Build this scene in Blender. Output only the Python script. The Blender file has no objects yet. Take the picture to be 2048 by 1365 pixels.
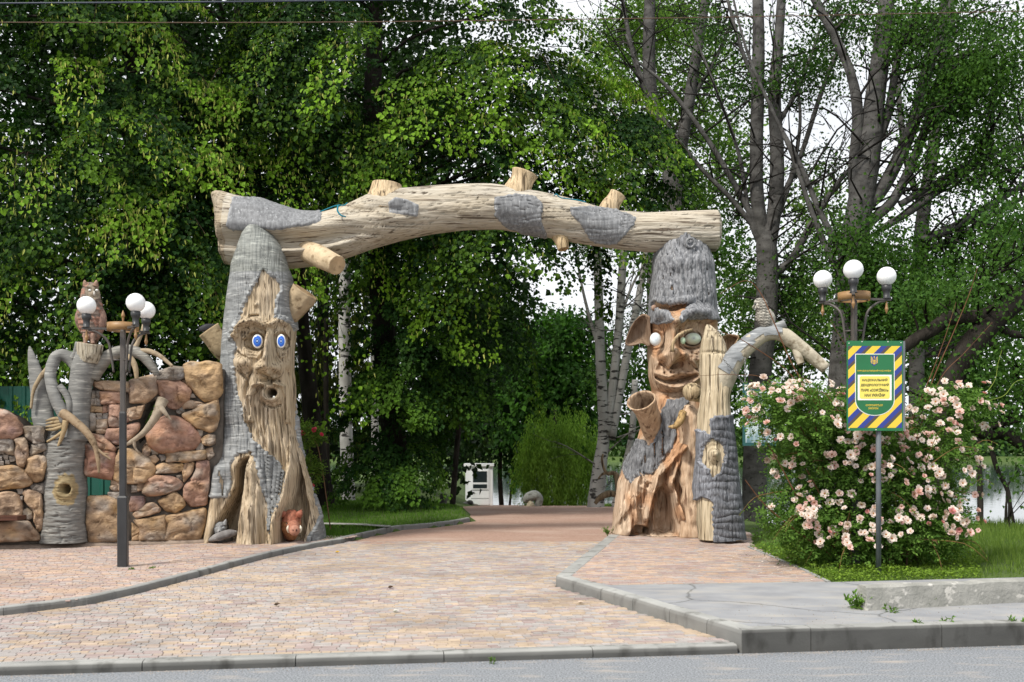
import bpy, math, random
import numpy as np
from mathutils import Vector, Matrix

# ---------------------------------------------------------------- camera, sky, sun, exposure
F, H, HY, CX = 2100.0, 1.5, 890.0, 1024.0      # focal length in photo pixels, eye height, horizon row, centre column
sc = bpy.context.scene
C = sc.collection
cam_d = bpy.data.cameras.new('camera'); cam = bpy.data.objects.new('camera', cam_d); C.objects.link(cam)
cam.location = (0, 0, H); cam.rotation_euler = (math.pi / 2, 0, 0)
cam_d.sensor_width = 36; cam_d.lens = F / 2048 * 36; cam_d.shift_y = (HY - 682.5) / 2048
cam_d.clip_start = 0.1; cam_d.clip_end = 3000
cam_d.dof.use_dof = True; cam_d.dof.focus_distance = 14.5; cam_d.dof.aperture_fstop = 3.5
sc.camera = cam

SUN_EL, SUN_AZ = math.radians(50), math.radians(222)     # azimuth clockwise from +Y: behind the camera, to its left
w = bpy.data.worlds.new('World'); sc.world = w; w.use_nodes = True
wn, wl = w.node_tree.nodes, w.node_tree.links
wn.clear()
sky = wn.new('ShaderNodeTexSky'); sky.sky_type = 'NISHITA'; sky.sun_disc = False
sky.sun_elevation = SUN_EL; sky.sun_rotation = SUN_AZ; sky.air_density = 1.0; sky.dust_density = 4.0; sky.ozone_density = 1.5
tc = wn.new('ShaderNodeTexCoord')
mp = wn.new('ShaderNodeMapping'); mp.inputs['Scale'].default_value = (1.6, 1.6, 4.0)
cn = wn.new('ShaderNodeTexNoise'); cn.inputs['Scale'].default_value = 2.2; cn.inputs['Detail'].default_value = 6
cr = wn.new('ShaderNodeValToRGB'); cr.color_ramp.elements[0].position = 0.30; cr.color_ramp.elements[1].position = 0.62
cr.color_ramp.elements[0].color = (0.78, 0.78, 0.78, 1); cr.color_ramp.elements[1].color = (1, 1, 1, 1)
cloud = wn.new('ShaderNodeRGB'); cloud.outputs[0].default_value = (12.0, 12.3, 12.7, 1)
mx = wn.new('ShaderNodeMixRGB')
bg = wn.new('ShaderNodeBackground'); bg.inputs['Strength'].default_value = 0.05
wo = wn.new('ShaderNodeOutputWorld')
wl.new(tc.outputs['Generated'], mp.inputs[0]); wl.new(mp.outputs[0], cn.inputs['Vector'])
wl.new(cn.outputs['Fac'], cr.inputs[0]); wl.new(cr.outputs[0], mx.inputs[0])
wl.new(sky.outputs[0], mx.inputs[1]); wl.new(cloud.outputs[0], mx.inputs[2])
wl.new(mx.outputs[0], bg.inputs[0]); wl.new(bg.outputs[0], wo.inputs[0])

sd = bpy.data.lights.new('sun', 'SUN'); sd.energy = 2.2; sd.angle = math.radians(10); sd.color = (1.0, 0.95, 0.86)
so = bpy.data.objects.new('sun', sd); C.objects.link(so)
_d = Vector((math.sin(SUN_AZ) * math.cos(SUN_EL), math.cos(SUN_AZ) * math.cos(SUN_EL), math.sin(SUN_EL)))
so.rotation_euler = _d.to_track_quat('Z', 'Y').to_euler(); so.location = _d * 60
vs = sc.view_settings
vs.view_transform = 'Standard'; vs.look = 'None'; vs.gamma = 1; vs.exposure = 0.95; vs.use_curve_mapping = False
sc.cycles.max_bounces = 6; sc.cycles.diffuse_bounces = 3; sc.cycles.transmission_bounces = 4; sc.cycles.transparent_max_bounces = 6
sc.cycles.glossy_bounces = 2; sc.cycles.caustics_reflective = False; sc.cycles.caustics_refractive = False
sc.cycles.use_denoising = True

# ---------------------------------------------------------------- helpers
rng = np.random.default_rng(11)
random.seed(5)
A = np.array

def at(px, py, Y):
    """world point seen at photo pixel (px, py) at distance Y"""
    return A([(px - CX) / F * Y, Y, H + (HY - py) / F * Y])

def gnd(px, py, z=0.0):
    """world point on the level z seen at photo pixel (px, py)"""
    Y = F * (H - z) / (py - HY)
    return A([(px - CX) / F * Y, Y, z])

def proj(V):
    return CX + F * V[..., 0] / V[..., 1], HY - F * (V[..., 2] - H) / V[..., 1]

def sstep(a, b, x):
    t = np.clip((x - a) / (b - a), 0, 1)
    return t * t * (3 - 2 * t)

def _hash(ix, iy, iz, seed):
    with np.errstate(over='ignore'):
        h = (ix.astype(np.uint32) * np.uint32(374761393) + iy.astype(np.uint32) * np.uint32(668265263)
             + iz.astype(np.uint32) * np.uint32(2147483647) + np.uint32(seed * 974711 + 13))
        h = (h ^ (h >> np.uint32(13))) * np.uint32(1274126177)
        h = h ^ (h >> np.uint32(16))
    return (h & np.uint32(0xFFFFFF)).astype(np.float64) / 8388607.5 - 1.0

def vnoise(P, seed=0):
    P = np.asarray(P, float)
    i = np.floor(P).astype(np.int64); f = P - i; f = f * f * (3 - 2 * f)
    i = i + 100000
    out = 0
    for dx in (0, 1):
        for dy in (0, 1):
            for dz in (0, 1):
                wgt = (f[..., 0] if dx else 1 - f[..., 0]) * (f[..., 1] if dy else 1 - f[..., 1]) * (f[..., 2] if dz else 1 - f[..., 2])
                out = out + wgt * _hash(i[..., 0] + dx, i[..., 1] + dy, i[..., 2] + dz, seed)
    return out

def fbm(P, octv=3, seed=0):
    s, a, t = 0, 1.0, 0
    for k in range(octv):
        s = s + a * vnoise(P * 2 ** k, seed + k); t += a; a *= .5
    return s / t

def n2(x, y, seed=0, octv=2):
    return fbm(np.stack([x, y, np.zeros_like(x)], -1), octv, seed)

def mk(name, V, Fs, mat=None, parent=None, smooth=True, col=None, mats=None, fmat=None):
    """one mesh object; Fs = int array (m,3|4) or a list of such arrays"""
    V = np.asarray(V, np.float32).reshape(-1, 3)
    me = bpy.data.meshes.new(name)
    fill(me, V, Fs, smooth, col, fmat)
    for m_ in (mats or ([mat] if mat else [])):
        me.materials.append(m_)
    return link(name, me, parent)

def fill(me, V, Fs, smooth=True, col=None, fmat=None):
    if isinstance(Fs, np.ndarray):
        Fs = [Fs]
    Fs = [np.asarray(f, np.int32) for f in Fs if len(f)]
    nl = sum(f.size for f in Fs); npoly = sum(len(f) for f in Fs)
    me.vertices.add(len(V)); me.vertices.foreach_set('co', V.ravel())
    me.loops.add(nl); me.loops.foreach_set('vertex_index', np.concatenate([f.ravel() for f in Fs]))
    me.polygons.add(npoly)
    tot = np.concatenate([np.full(len(f), f.shape[1], np.int32) for f in Fs])
    st = np.concatenate([[0], np.cumsum(tot)[:-1]]).astype(np.int32)
    me.polygons.foreach_set('loop_start', st)
    me.polygons.foreach_set('use_smooth', np.full(npoly, bool(smooth)))
    if fmat is not None:
        me.polygons.foreach_set('material_index', np.asarray(fmat, np.int32))
    me.update(calc_edges=True)
    if col is not None:
        col = np.asarray(col, np.float32)
        if col.ndim == 1:
            col = np.tile(col, (len(V), 1))
        c4 = np.ones((len(V), 4), np.float32); c4[:, :3] = col[:, :3]
        at_ = me.color_attributes.new('Col', 'FLOAT_COLOR', 'POINT')
        at_.data.foreach_set('color', c4.ravel())

def link(name, data, parent=None):
    o = bpy.data.objects.new(name, data); C.objects.link(o)
    if parent is not None:
        o.parent = parent
        loc = Vector((0, 0, 0)); p = parent
        while p is not None:
            loc += p.location if p.get('_emp') else Vector((0, 0, 0)); p = p.parent
        o.matrix_parent_inverse = Matrix.Translation(-loc) if parent.get('_emp') else Matrix.Identity(4)
    return o

def tag(o, label=None, cat=None, group=None, kind=None):
    if label: o['label'] = label
    if cat: o['category'] = cat
    if group: o['group'] = group
    if kind: o['kind'] = kind
    return o

def thing(name, loc, label, cat, group=None, kind=None):
    o = bpy.data.objects.new(name, None); C.objects.link(o)
    o.empty_display_size = .1
    o.location = Vector([float(v) for v in loc]); o['_emp'] = 1
    return tag(o, label, cat, group, kind or ('thing' if label else None))

class MB:
    """collects shapes into one mesh"""
    def __init__(s): s.V = []; s.T = []; s.Q = []; s.c = []; s.n = 0
    def add(s, V, Fs, col=None):
        V = np.asarray(V, float).reshape(-1, 3)
        for f in (Fs if isinstance(Fs, list) else [Fs]):
            f = np.asarray(f)
            if len(f): (s.T if f.shape[1] == 3 else s.Q).append(f + s.n)
        s.V.append(V); s.n += len(V)
        s.c.append(np.tile(A([1., 1, 1]) if col is None else A(col, ), (len(V), 1)) if (col is None or np.ndim(col) == 1) else np.asarray(col))
        return s
    def build(s, name, mat, parent=None, smooth=True):
        Fs = []
        if s.Q: Fs.append(np.concatenate(s.Q))
        if s.T: Fs.append(np.concatenate(s.T))
        return mk(name, np.concatenate(s.V), Fs, mat, parent, smooth, np.concatenate(s.c))

def gridF(nr, nc, closed=True, off=0):
    r = np.arange(nr - 1)[:, None]; m = nc if closed else nc - 1
    c = np.arange(m)[None, :]; c2 = (c + 1) % nc
    a = r * nc + c; b = r * nc + c2; d = (r + 1) * nc + c2; e = (r + 1) * nc + c
    return np.stack([a, b, d, e], -1).reshape(-1, 4) + off

def caps(G):
    """closing fans for a lofted grid G (nr,nc,3): returns V,[quads,tris]"""
    nr, nc = G.shape[:2]
    V = np.concatenate([G.reshape(-1, 3), G[0].mean(0)[None], G[-1].mean(0)[None]])
    i = np.arange(nc); j = (i + 1) % nc
    t0 = np.stack([np.full(nc, nr * nc), j, i], -1)
    t1 = np.stack([np.full(nc, nr * nc + 1), (nr - 1) * nc + i, (nr - 1) * nc + j], -1)
    return V, [gridF(nr, nc), np.concatenate([t0, t1])]

def spline(P, n):
    """Catmull-Rom through P (k,d) at n points evenly spaced in parameter"""
    P = np.asarray(P, float)
    if len(P) == 2:
        t = np.linspace(0, 1, n)[:, None]; return P[0] * (1 - t) + P[1] * t
    E = np.concatenate([[2 * P[0] - P[1]], P, [2 * P[-1] - P[-2]]])
    u = np.linspace(0, len(P) - 1 - 1e-9, n); k = u.astype(int); t = (u - k)[:, None]
    a, b, c, d = E[k], E[k + 1], E[k + 2], E[k + 3]
    return .5 * ((2 * b) + (-a + c) * t + (2 * a - 5 * b + 4 * c - d) * t * t + (-a + 3 * b - 3 * c + d) * t ** 3)

def tube(P, R, m=8, n=None, lump=0, lf=3.0, seed=0, cap=True, flat=1.0):
    """tapered tube through points P with radii R"""
    P = np.asarray(P, float); R = np.asarray(R, float)
    if n is None: n = len(P) if len(P) < 3 else (len(P) - 1) * 4 + 1
    Q = spline(np.concatenate([P, R[:, None]], 1), n); c, r = Q[:, :3], np.maximum(Q[:, 3], 1e-4)
    T = np.gradient(c, axis=0); T /= np.linalg.norm(T, axis=1)[:, None] + 1e-9
    u = np.cross(T[0], [0, 1, 0.01]); u /= np.linalg.norm(u) + 1e-9
    U = [u]
    for k in range(1, n):
        u = U[-1] - T[k] * np.dot(U[-1], T[k]); u /= np.linalg.norm(u) + 1e-9; U.append(u)
    U = A(U); W = np.cross(T, U)
    a = np.arange(m) / m * 2 * np.pi
    G = c[:, None] + r[:, None, None] * (U[:, None] * np.cos(a)[None, :, None] + flat * W[:, None] * np.sin(a)[None, :, None])
    if lump:
        nn = fbm(G * lf, 2, seed)
        G = c[:, None] + (G - c[:, None]) * (1 + lump * nn[..., None])
    if cap: return caps(G)
    return G.reshape(-1, 3), [gridF(n, m)]

def box(lo, hi, bev=0.0):
    lo, hi = A(lo, float), A(hi, float)
    V = A([[x, y, z] for z in (lo[2], hi[2]) for y in (lo[1], hi[1]) for x in (lo[0], hi[0])])
    Q = A([[0, 2, 3, 1], [4, 5, 7, 6], [0, 1, 5, 4], [2, 6, 7, 3], [0, 4, 6, 2], [1, 3, 7, 5]])
    return V, Q

def rotz(V, a, o=(0, 0, 0)):
    V = np.asarray(V, float) - A(o); c, s = math.cos(a), math.sin(a)
    return np.stack([V[..., 0] * c - V[..., 1] * s, V[..., 0] * s + V[..., 1] * c, V[..., 2]], -1) + A(o)

def sphere(c, r, nu=16, nv=10):
    r = np.broadcast_to(A(r, float), (3,))
    th = np.linspace(0, np.pi, nv)[:, None]; ph = np.arange(nu)[None] / nu * 2 * np.pi
    G = np.stack([np.sin(th) * np.cos(ph), np.sin(th) * np.sin(ph), -np.cos(th) * np.ones_like(ph)], -1) * r + A(c)
    return caps(G)

def pip(px, py, poly):
    """points in polygon"""
    poly = np.asarray(poly, float); ins = np.zeros(np.shape(px), bool); j = len(poly) - 1
    for i in range(len(poly)):
        xi, yi = poly[i]; xj, yj = poly[j]
        if yi != yj:
            ins ^= ((yi > py) != (yj > py)) & (px < (xj - xi) * (py - yi) / (yj - yi) + xi)
        j = i
    return ins

def dline(px, py, pts, closed=False):
    """distance to a polyline, and the parameter (0..1) of the nearest point"""
    pts = np.asarray(pts, float)
    if closed: pts = np.concatenate([pts, pts[:1]])
    L = np.linalg.norm(np.diff(pts, axis=0), axis=1); cum = np.concatenate([[0], np.cumsum(L)])
    best = np.full(np.shape(px), 1e9); par = np.zeros(np.shape(px))
    for k in range(len(pts) - 1):
        a, d = pts[k], pts[k + 1] - pts[k]; l2 = d @ d + 1e-9
        t = np.clip(((px - a[0]) * d[0] + (py - a[1]) * d[1]) / l2, 0, 1)
        q = np.hypot(px - a[0] - t * d[0], py - a[1] - t * d[1])
        mlt = q < best
        best = np.where(mlt, q, best); par = np.where(mlt, (cum[k] + t * L[k]) / cum[-1], par)
    return best, par

def sdpoly(px, py, poly):
    """signed distance, positive inside"""
    d, _ = dline(px, py, poly, True)
    return np.where(pip(px, py, poly), d, -d)

# ---------------------------------------------------------------- materials
def _nodes(name):
    m = bpy.data.materials.new(name); m.use_nodes = True
    nt = m.node_tree; return m, nt.nodes, nt.links, nt.nodes['Principled BSDF']

def pmat(name, c1, c2=None, rough=.8, sc1=(3, 3, 3), det=5, lo=.35, hi=.65, bump=0.0, sc2=None, bdist=.01, attr=False, spec=.25, metal=0.0,
         c3=None, sc3=None, lo3=.55, hi3=.7, dist=0.0, crack=0.0):
    """principled surface whose colour runs from c1 to c2 by a noise in object space (c3: a second, rarer stain)"""
    m, N, L, b = _nodes(name)
    b.inputs['Roughness'].default_value = rough; b.inputs['Metallic'].default_value = metal
    b.inputs['Specular IOR Level'].default_value = spec
    tcn = N.new('ShaderNodeTexCoord')
    def noise(scale, detail, d=0.0):
        mpn = N.new('ShaderNodeMapping'); mpn.inputs['Scale'].default_value = scale
        nz = N.new('ShaderNodeTexNoise'); nz.inputs['Scale'].default_value = 1; nz.inputs['Detail'].default_value = detail
        nz.inputs['Distortion'].default_value = d
        L.new(tcn.outputs['Object'], mpn.inputs[0]); L.new(mpn.outputs[0], nz.inputs['Vector']); return nz
    def ramp(nz, a, c, ca, cb):
        r = N.new('ShaderNodeValToRGB'); r.color_ramp.elements[0].position = a; r.color_ramp.elements[1].position = c
        r.color_ramp.elements[0].color = (*ca, 1); r.color_ramp.elements[1].color = (*cb, 1)
        L.new(nz.outputs['Fac'], r.inputs[0]); return r
    out = None
    c2 = c2 or c1
    r = ramp(noise(sc1, det, dist), lo, hi, c1, c2); out = r.outputs[0]
    if c3:
        r3 = ramp(noise(sc3 or sc1, 4), lo3, hi3, (0, 0, 0), (1, 1, 1))
        mxx = N.new('ShaderNodeMixRGB'); L.new(r3.outputs[0], mxx.inputs[0]); L.new(out, mxx.inputs[1]); mxx.inputs[2].default_value = (*c3, 1)
        out = mxx.outputs[0]
    if crack:
        vo = N.new('ShaderNodeTexVoronoi'); vo.feature = 'DISTANCE_TO_EDGE'; vo.inputs['Scale'].default_value = crack
        nzc = noise((1.3, 1.3, 1.3), 5); mvx = N.new('ShaderNodeMixRGB'); mvx.inputs[0].default_value = .35; L.new(tcn.outputs['Object'], mvx.inputs[1]); L.new(nzc.outputs['Color'], mvx.inputs[2]); L.new(mvx.outputs[0], vo.inputs['Vector'])
        rc = N.new('ShaderNodeValToRGB'); rc.color_ramp.elements[0].position = 0; rc.color_ramp.elements[1].position = .012; rc.color_ramp.elements[0].color = (.35, .35, .33, 1); rc.color_ramp.elements[1].color = (1, 1, 1, 1); L.new(vo.outputs['Distance'], rc.inputs[0])
        mc = N.new('ShaderNodeMixRGB'); mc.blend_type = 'MULTIPLY'; mc.inputs[0].default_value = .8; L.new(out, mc.inputs[1]); L.new(rc.outputs[0], mc.inputs[2]); out = mc.outputs[0]
    if attr:
        a = N.new('ShaderNodeVertexColor'); a.layer_name = 'Col'
        mm = N.new('ShaderNodeMixRGB'); mm.blend_type = 'MULTIPLY'; mm.inputs[0].default_value = 1
        L.new(out, mm.inputs[1]); L.new(a.outputs[0], mm.inputs[2]); out = mm.outputs[0]
    L.new(out, b.inputs['Base Color'])
    if bump:
        bp = N.new('ShaderNodeBump'); bp.inputs['Strength'].default_value = bump; bp.inputs['Distance'].default_value = bdist
        L.new(noise(sc2 or sc1, 6, dist).outputs['Fac'], bp.inputs['Height']); L.new(bp.outputs[0], b.inputs['Normal'])
    return m

def leafmat(name, trans=.28, rough=.45, gain=1.0):
    m, N, L, b = _nodes(name)
    a = N.new('ShaderNodeVertexColor'); a.layer_name = 'Col'
    b.inputs['Roughness'].default_value = max(rough, .55); b.inputs['Specular IOR Level'].default_value = .10
    L.new(a.outputs[0], b.inputs['Base Color'])
    t = N.new('ShaderNodeBsdfTranslucent')
    mm = N.new('ShaderNodeMixRGB'); mm.blend_type = 'MULTIPLY'; mm.inputs[0].default_value = 1; mm.inputs[2].default_value = (1.25 * gain, 1.35 * gain, .6 * gain, 1)
    L.new(a.outputs[0], mm.inputs[1]); L.new(mm.outputs[0], t.inputs[0])
    ms = N.new('ShaderNodeMixShader'); ms.inputs[0].default_value = trans
    out = N['Material Output']
    L.new(b.outputs[0], ms.inputs[1]); L.new(t.outputs[0], ms.inputs[2]); L.new(ms.outputs[0], out.inputs[0])
    return m

M = {}
M['asphalt'] = pmat('asphalt', (.13, .14, .155), (.32, .335, .355), .95, (75, 75, 75), 3, .36, .64, 1.0, (110, 110, 110), .008, c3=(.36, .33, .30), sc3=(2.5, 9, 1), lo3=.55, hi3=.75)
M['sidewalk'] = pmat('sidewalk_asphalt', (.23, .235, .25), (.31, .315, .325), .95, (3, 3, 3), 8, .3, .7, .5, (150, 150, 150), .003, c3=(.37, .35, .32), sc3=(1.6, 4, 1), lo3=.5, hi3=.75, crack=.9)
M['concrete'] = pmat('kerb_concrete', (.25, .25, .24), (.36, .36, .345), .9, (2.5, 2.5, 5), 8, .3, .7, .4, (60, 60, 60), .004, attr=True, c3=(.13, .128, .118), sc3=(7, 7, 3), lo3=.54, hi3=.74)
M['old_concrete'] = pmat('old_concrete', (.24, .24, .22), (.34, .335, .31), .95, (6, 6, 6), 8, .35, .65, .8, (40, 40, 40), .01, c3=(.50, .485, .45), sc3=(9, 9, 12), lo3=.60, hi3=.66)
M['paver'] = pmat('paver', (.82, .82, .82), (1.1, 1.1, 1.1), .9, (9, 9, 9), 6, .3, .7, .35, (220, 220, 220), .002, attr=True, c3=(.66, .64, .62), sc3=(.8, .8, .8), lo3=.5, hi3=.75)
M['gravel'] = pmat('red_gravel', (.31, .195, .15), (.43, .295, .235), .95, (25, 25, 25), 8, .3, .7, .9, (90, 90, 90), .012, c3=(.45, .34, .28), sc3=(.6, 1.4, 1), lo3=.5, hi3=.75)
M['soil'] = pmat('lawn_soil', (.045, .075, .018), (.085, .13, .03), .95, (1.2, 1.2, 1.2), 8, .3, .7, .8, (30, 30, 30), .03)
M['joint'] = pmat('joint_sand', (.23, .21, .185), (.30, .275, .24), .95, (20, 20, 20))
M['leaf'] = leafmat('leaf')
M['grass'] = leafmat('grass_blade', .3, .5)
# ================================================================ THE GROUND
KU = A([1, .145]) / math.hypot(1, .145)             # direction of the road kerb
KN = A([-KU[1], KU[0]])
KP = gnd(0, 1352, 0)[:2]
ZD, ZL, ZR = .06, .125, .16                          # driveway, plaza by the wall, verge on the other side
def kerb_pt(px):                                     # where the column px of the photo meets the kerb's road face
    # solve KP + t*KU on the ray x = (px-CX)/F*y
    k = (px - CX) / F
    t = (k * KP[1] - KP[0]) / (KU[0] - k * KU[1]); return KP + t * KU

def xy(pts, z): return A([gnd(a, b, z)[:2] for a, b in pts])
left_edge = [(-900, 1262), (-560, 1250), (-260, 1233), (-120, 1224), (0, 1214), (100, 1204), (200, 1188), (300, 1164), (400, 1138), (500, 1112), (570, 1096), (640, 1083), (680, 1077)]
LK = spline(xy(left_edge, ZL), 80)                    # kerb of the plaza, top outer line
lawn_edge = [(680, 1077), (730, 1066), (774, 1057), (813, 1049), (853, 1048), (900, 1043), (940, 1036)]
LN = spline(xy(lawn_edge, .13), 24)
corner_l, corner_r = gnd(1112, 1152, ZR)[:2], gnd(1218, 1070, ZR)[:2]
k_right = kerb_pt(1484) + KN * .12

# road
x0, x1 = -60, 60
def sheet(name, poly, z, mat, parent=None):
    poly = np.asarray(poly, float)
    V = np.concatenate([poly, np.full((len(poly), 1), z)], 1)
    from mathutils.geometry import tessellate_polygon
    T = A(tessellate_polygon([[Vector(v) for v in V]]))
    a = V[T]; nz = np.cross(a[:, 1] - a[:, 0], a[:, 2] - a[:, 0])[:, 2]
    T[nz < 0] = T[nz < 0][:, ::-1]
    return mk(name, V, T, mat, parent, False)
e0, e1 = KP + KU * -60, KP + KU * 70
tag(sheet('road', [(e0[0], -30), (e1[0], -30), tuple(e1 + KN * .05), tuple(e0 + KN * .05)], 0.0, M['asphalt']), kind='structure')

# terrain: one sheet to the horizon, falling to a lake behind
def lake_shore(X): return np.where(X > 0, 1, 0)
def gz(X, Y):
    wr = sstep(3.0, 6.5, X - (Y - 18) * .12)
    zc = .05 - .055 * np.clip(Y - 23.5, 0, 34) - .12 * np.clip(Y - 57, 0, 40)
    zr = .12 - .115 * np.clip(Y - 18.2, 0, 30)
    z = zc * (1 - wr) + zr * wr
    wl_ = sstep(-1.0, -5, X)
    z = z * (1 - wl_) + wl_ * (.12 - .02 * np.clip(Y - 30, 0, 200))
    z = np.maximum(z, -3.2)
    far = sstep(205, 222, Y + X * .03)
    z = z * (1 - far) + far * (-1.2 + .03 * np.clip(Y - 215, 0, 300))
    return z
drive = np.concatenate([LK, LN, xy([(925, 1028), (905, 1019)], .05), [(-3, 34), (-2, 60), (3, 60), (3.5, 34)], xy([(1240, 1017), (1225, 1040)], .05), [corner_r, corner_l, k_right],
                        [KP + KU * 5.0, KP - KU * 10]])
xs = np.concatenate([np.linspace(-420, -16, 24), np.arange(-15, 17, .2), np.linspace(18, 420, 24)])
ys = np.concatenate([np.linspace(-40, 6, 6), np.arange(6.4, 34, .2), np.linspace(34.5, 80, 60), np.linspace(84, 700, 60)])
X, Y = np.meshgrid(xs, ys)
Z = gz(X, Y) + .02 * fbm(np.stack([X * .8, Y * .8, X * 0], -1), 3, 4) * (Y > 9)
paved = pip(X, Y, drive)
road_side = ((X - KP[0]) * KN[0] + (Y - KP[1]) * KN[1]) < .3
near_l = (X < -2.6) & (Y < 15.3) & ~paved
plaza_r = [corner_l, corner_r] + list(xy([(1240, 1066), (1500, 1070), (1495, 1095), (1640, 1158), (1652, 1166), (2400, 1130), (2400, 1240)], ZR)) + [k_right]
side_r = pip(X, Y, plaza_r)
Z = np.where(paved, np.minimum(Z - .05, ZD - .06), Z)
Z = np.where(near_l, .04, Z); Z = np.where(side_r & (Y < 15.5), .04, Z)
verge = ~side_r & ~paved & ~road_side & (X > 1.0) & (Y < 15.5)
Z = np.where(verge, .14 + .03 * fbm(np.stack([X * 2, Y * 2, X * 0], -1), 2, 9), Z)
Z = np.where(road_side, -.25, Z)
lawnl = ~paved & (X < 0) & (Y >= 15.3) & (Y < 26)
Z = np.where(lawnl, .10 + .16 * np.exp(-((X + 2.2) / 1.6) ** 2 - ((Y - 21.5) / 2.2) ** 2) + .02 * vnoise(np.stack([X * 2, Y * 2, X * 0], -1), 3), Z)
ground = mk('ground', np.stack([X, Y, Z], -1), gridF(len(ys), len(xs), False), M['soil']); tag(ground, kind='structure')
from bisect import bisect
def zat(x, y):
    """height of the built terrain sheet"""
    x = np.asarray(x, float); y = np.asarray(y, float)
    i = np.clip(np.searchsorted(xs, x) - 1, 0, len(xs) - 2); j = np.clip(np.searchsorted(ys, y) - 1, 0, len(ys) - 2)
    u = (x - xs[i]) / (xs[i + 1] - xs[i]); v = (y - ys[j]) / (ys[j + 1] - ys[j])
    return (Z[j, i] * (1 - u) + Z[j, i + 1] * u) * (1 - v) + (Z[j + 1, i] * (1 - u) + Z[j + 1, i + 1] * u) * v

# lake
m, N, L, b = _nodes('lake_water')
b.inputs['Base Color'].default_value = (.03, .05, .045, 1); b.inputs['Roughness'].default_value = .06; b.inputs['IOR'].default_value = 1.33
tcn = N.new('ShaderNodeTexCoord'); mpn = N.new('ShaderNodeMapping'); mpn.inputs['Scale'].default_value = (.8, .25, 1)
nz = N.new('ShaderNodeTexNoise'); nz.inputs['Scale'].default_value = 1.2; nz.inputs['Detail'].default_value = 4
bp = N.new('ShaderNodeBump'); bp.inputs['Strength'].default_value = .12; bp.inputs['Distance'].default_value = .05
L.new(tcn.outputs['Object'], mpn.inputs[0]); L.new(mpn.outputs[0], nz.inputs['Vector']); L.new(nz.outputs['Fac'], bp.inputs['Height']); L.new(bp.outputs[0], b.inputs['Normal'])
lake = mk('lake', [[-400, 28, -2.0], [400, 28, -2.0], [400, 240, -2.0], [-400, 240, -2.0]], A([[0, 1, 2, 3]]), m); tag(lake, kind='structure')

# joint bed under the pavers, gravel path
drive_pave = np.concatenate([LK, xy([(700, 1083), (1205, 1083)], ZD), [corner_l + A([-.02, 0]), k_right + A([0, -.02])], [kerb_pt(1480) + KN * .16, KP + KN * .16, KP + KN * .16 - KU * 10]])
bed = sheet('driveway', drive_pave, ZD - .007, M['joint']); tag(bed, kind='structure')
gpoly = np.concatenate([xy([(640, 1092), (1210, 1092), (1222, 1068)], ZD), xy([(1222, 1040), (1240, 1030)], .05)])
# gravel follows the crest: a grid strip
gy = np.concatenate([np.linspace(15.2, 24, 50), np.linspace(24.5, 60, 60)])
G = []
for yy in gy:
    la = np.interp(yy, A([15.0, LN[0][1], LN[-1][1], 24, 30, 60]), A([LK[-1][0] - .2, LN[0][0], LN[-1][0], -2.2, -3.2, -3.0]))
    k = np.argmin(abs(LN[:, 1] - yy)); la = LN[k][0] + .05 if LN[0][1] <= yy <= LN[-1][1] else la
    ra = np.interp(yy, [15, 17, 20, 24, 30, 60], [1.55, 1.62, 2.1, 2.9, 3.5, 3.2])
    xx = np.linspace(la, ra, 26); G.append(np.stack([xx, np.full(26, yy), np.zeros(26)], -1))
G = A(G)
G[..., 2] = np.where(G[..., 1] < 23, ZD - .004, np.minimum(gz(G[..., 0] * .3, G[..., 1]) + .015, ZD - .004)) + .008 * fbm(G * 1.5, 3, 2)
tag(mk('gravel_path', G, gridF(len(gy), 26, False), M['gravel']), kind='structure')
SP = A([gnd(560, 1051, .12)[:2], gnd(640, 1052, .12)[:2], gnd(720, 1054, .12)[:2], gnd(778, 1058, .12)[:2]])
Vs = np.concatenate([np.c_[SP + A([0, .28]), np.full(4, .155)], np.c_[SP - A([0, .05]), np.full(4, .155)]])
tag(mk('footpath', Vs, A([[4, 5, 1, 0], [5, 6, 2, 1], [6, 7, 3, 2]]), M['old_concrete'], smooth=False), kind='structure')

# pavers ---------------------------------------------------------------
plaza_l = np.concatenate([[(-14, 7.0)], LK, [(-2.3, 15.9), (-14, 15.9)]])
bedl = sheet('plaza', plaza_l, ZL - .007, M['joint']); tag(bedl, kind='structure')
plz_r = np.concatenate([[corner_l + A([.07, .05]), corner_r + A([.06, 0])], xy([(1260, 1060), (1500, 1064), (1500, 1092), (1640, 1157), (1650, 1162), (1228, 1170)], ZR)])
bedr = sheet('forecourt', plz_r, ZR - .007, M['joint']); tag(bedr, kind='structure')
PW = .062
def paver_mesh(l, wd):
    b_, h_ = .0032, .02
    V = []
    for (ix, z) in ((b_, 0), (0, -.009)):
        V += [[ix, ix, z], [l - ix, ix, z], [l - ix, wd - ix, z], [ix, wd - ix, z]]
    Q = [[0, 1, 2, 3]]
    for r in range(1):
        for k in range(4):
            a, b2 = r * 4 + k, r * 4 + (k + 1) % 4
            Q.append([a, a + 4, b2 + 4, b2])
    return A(V), A(Q)
PAL_D = [(.56, .455, .32), (.525, .43, .325), (.48, .41, .35), (.41, .41, .405), (.44, .435, .425), (.42, .355, .345), (.37, .295, .285)]
PAL_D = [tuple((A(c) * .74 + A(PAL_D).mean(0) * .26) * A([.87, .83, .83])) for c in PAL_D]
PAL_L = [(.54, .415, .31), (.50, .375, .29), (.45, .39, .345), (.41, .395, .38), (.42, .335, .31), (.37, .295, .28)]
PAL_L = [tuple((A(c) * .76 + A(PAL_L).mean(0) * .24) * A([.93, .87, .86])) for c in PAL_L]
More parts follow.
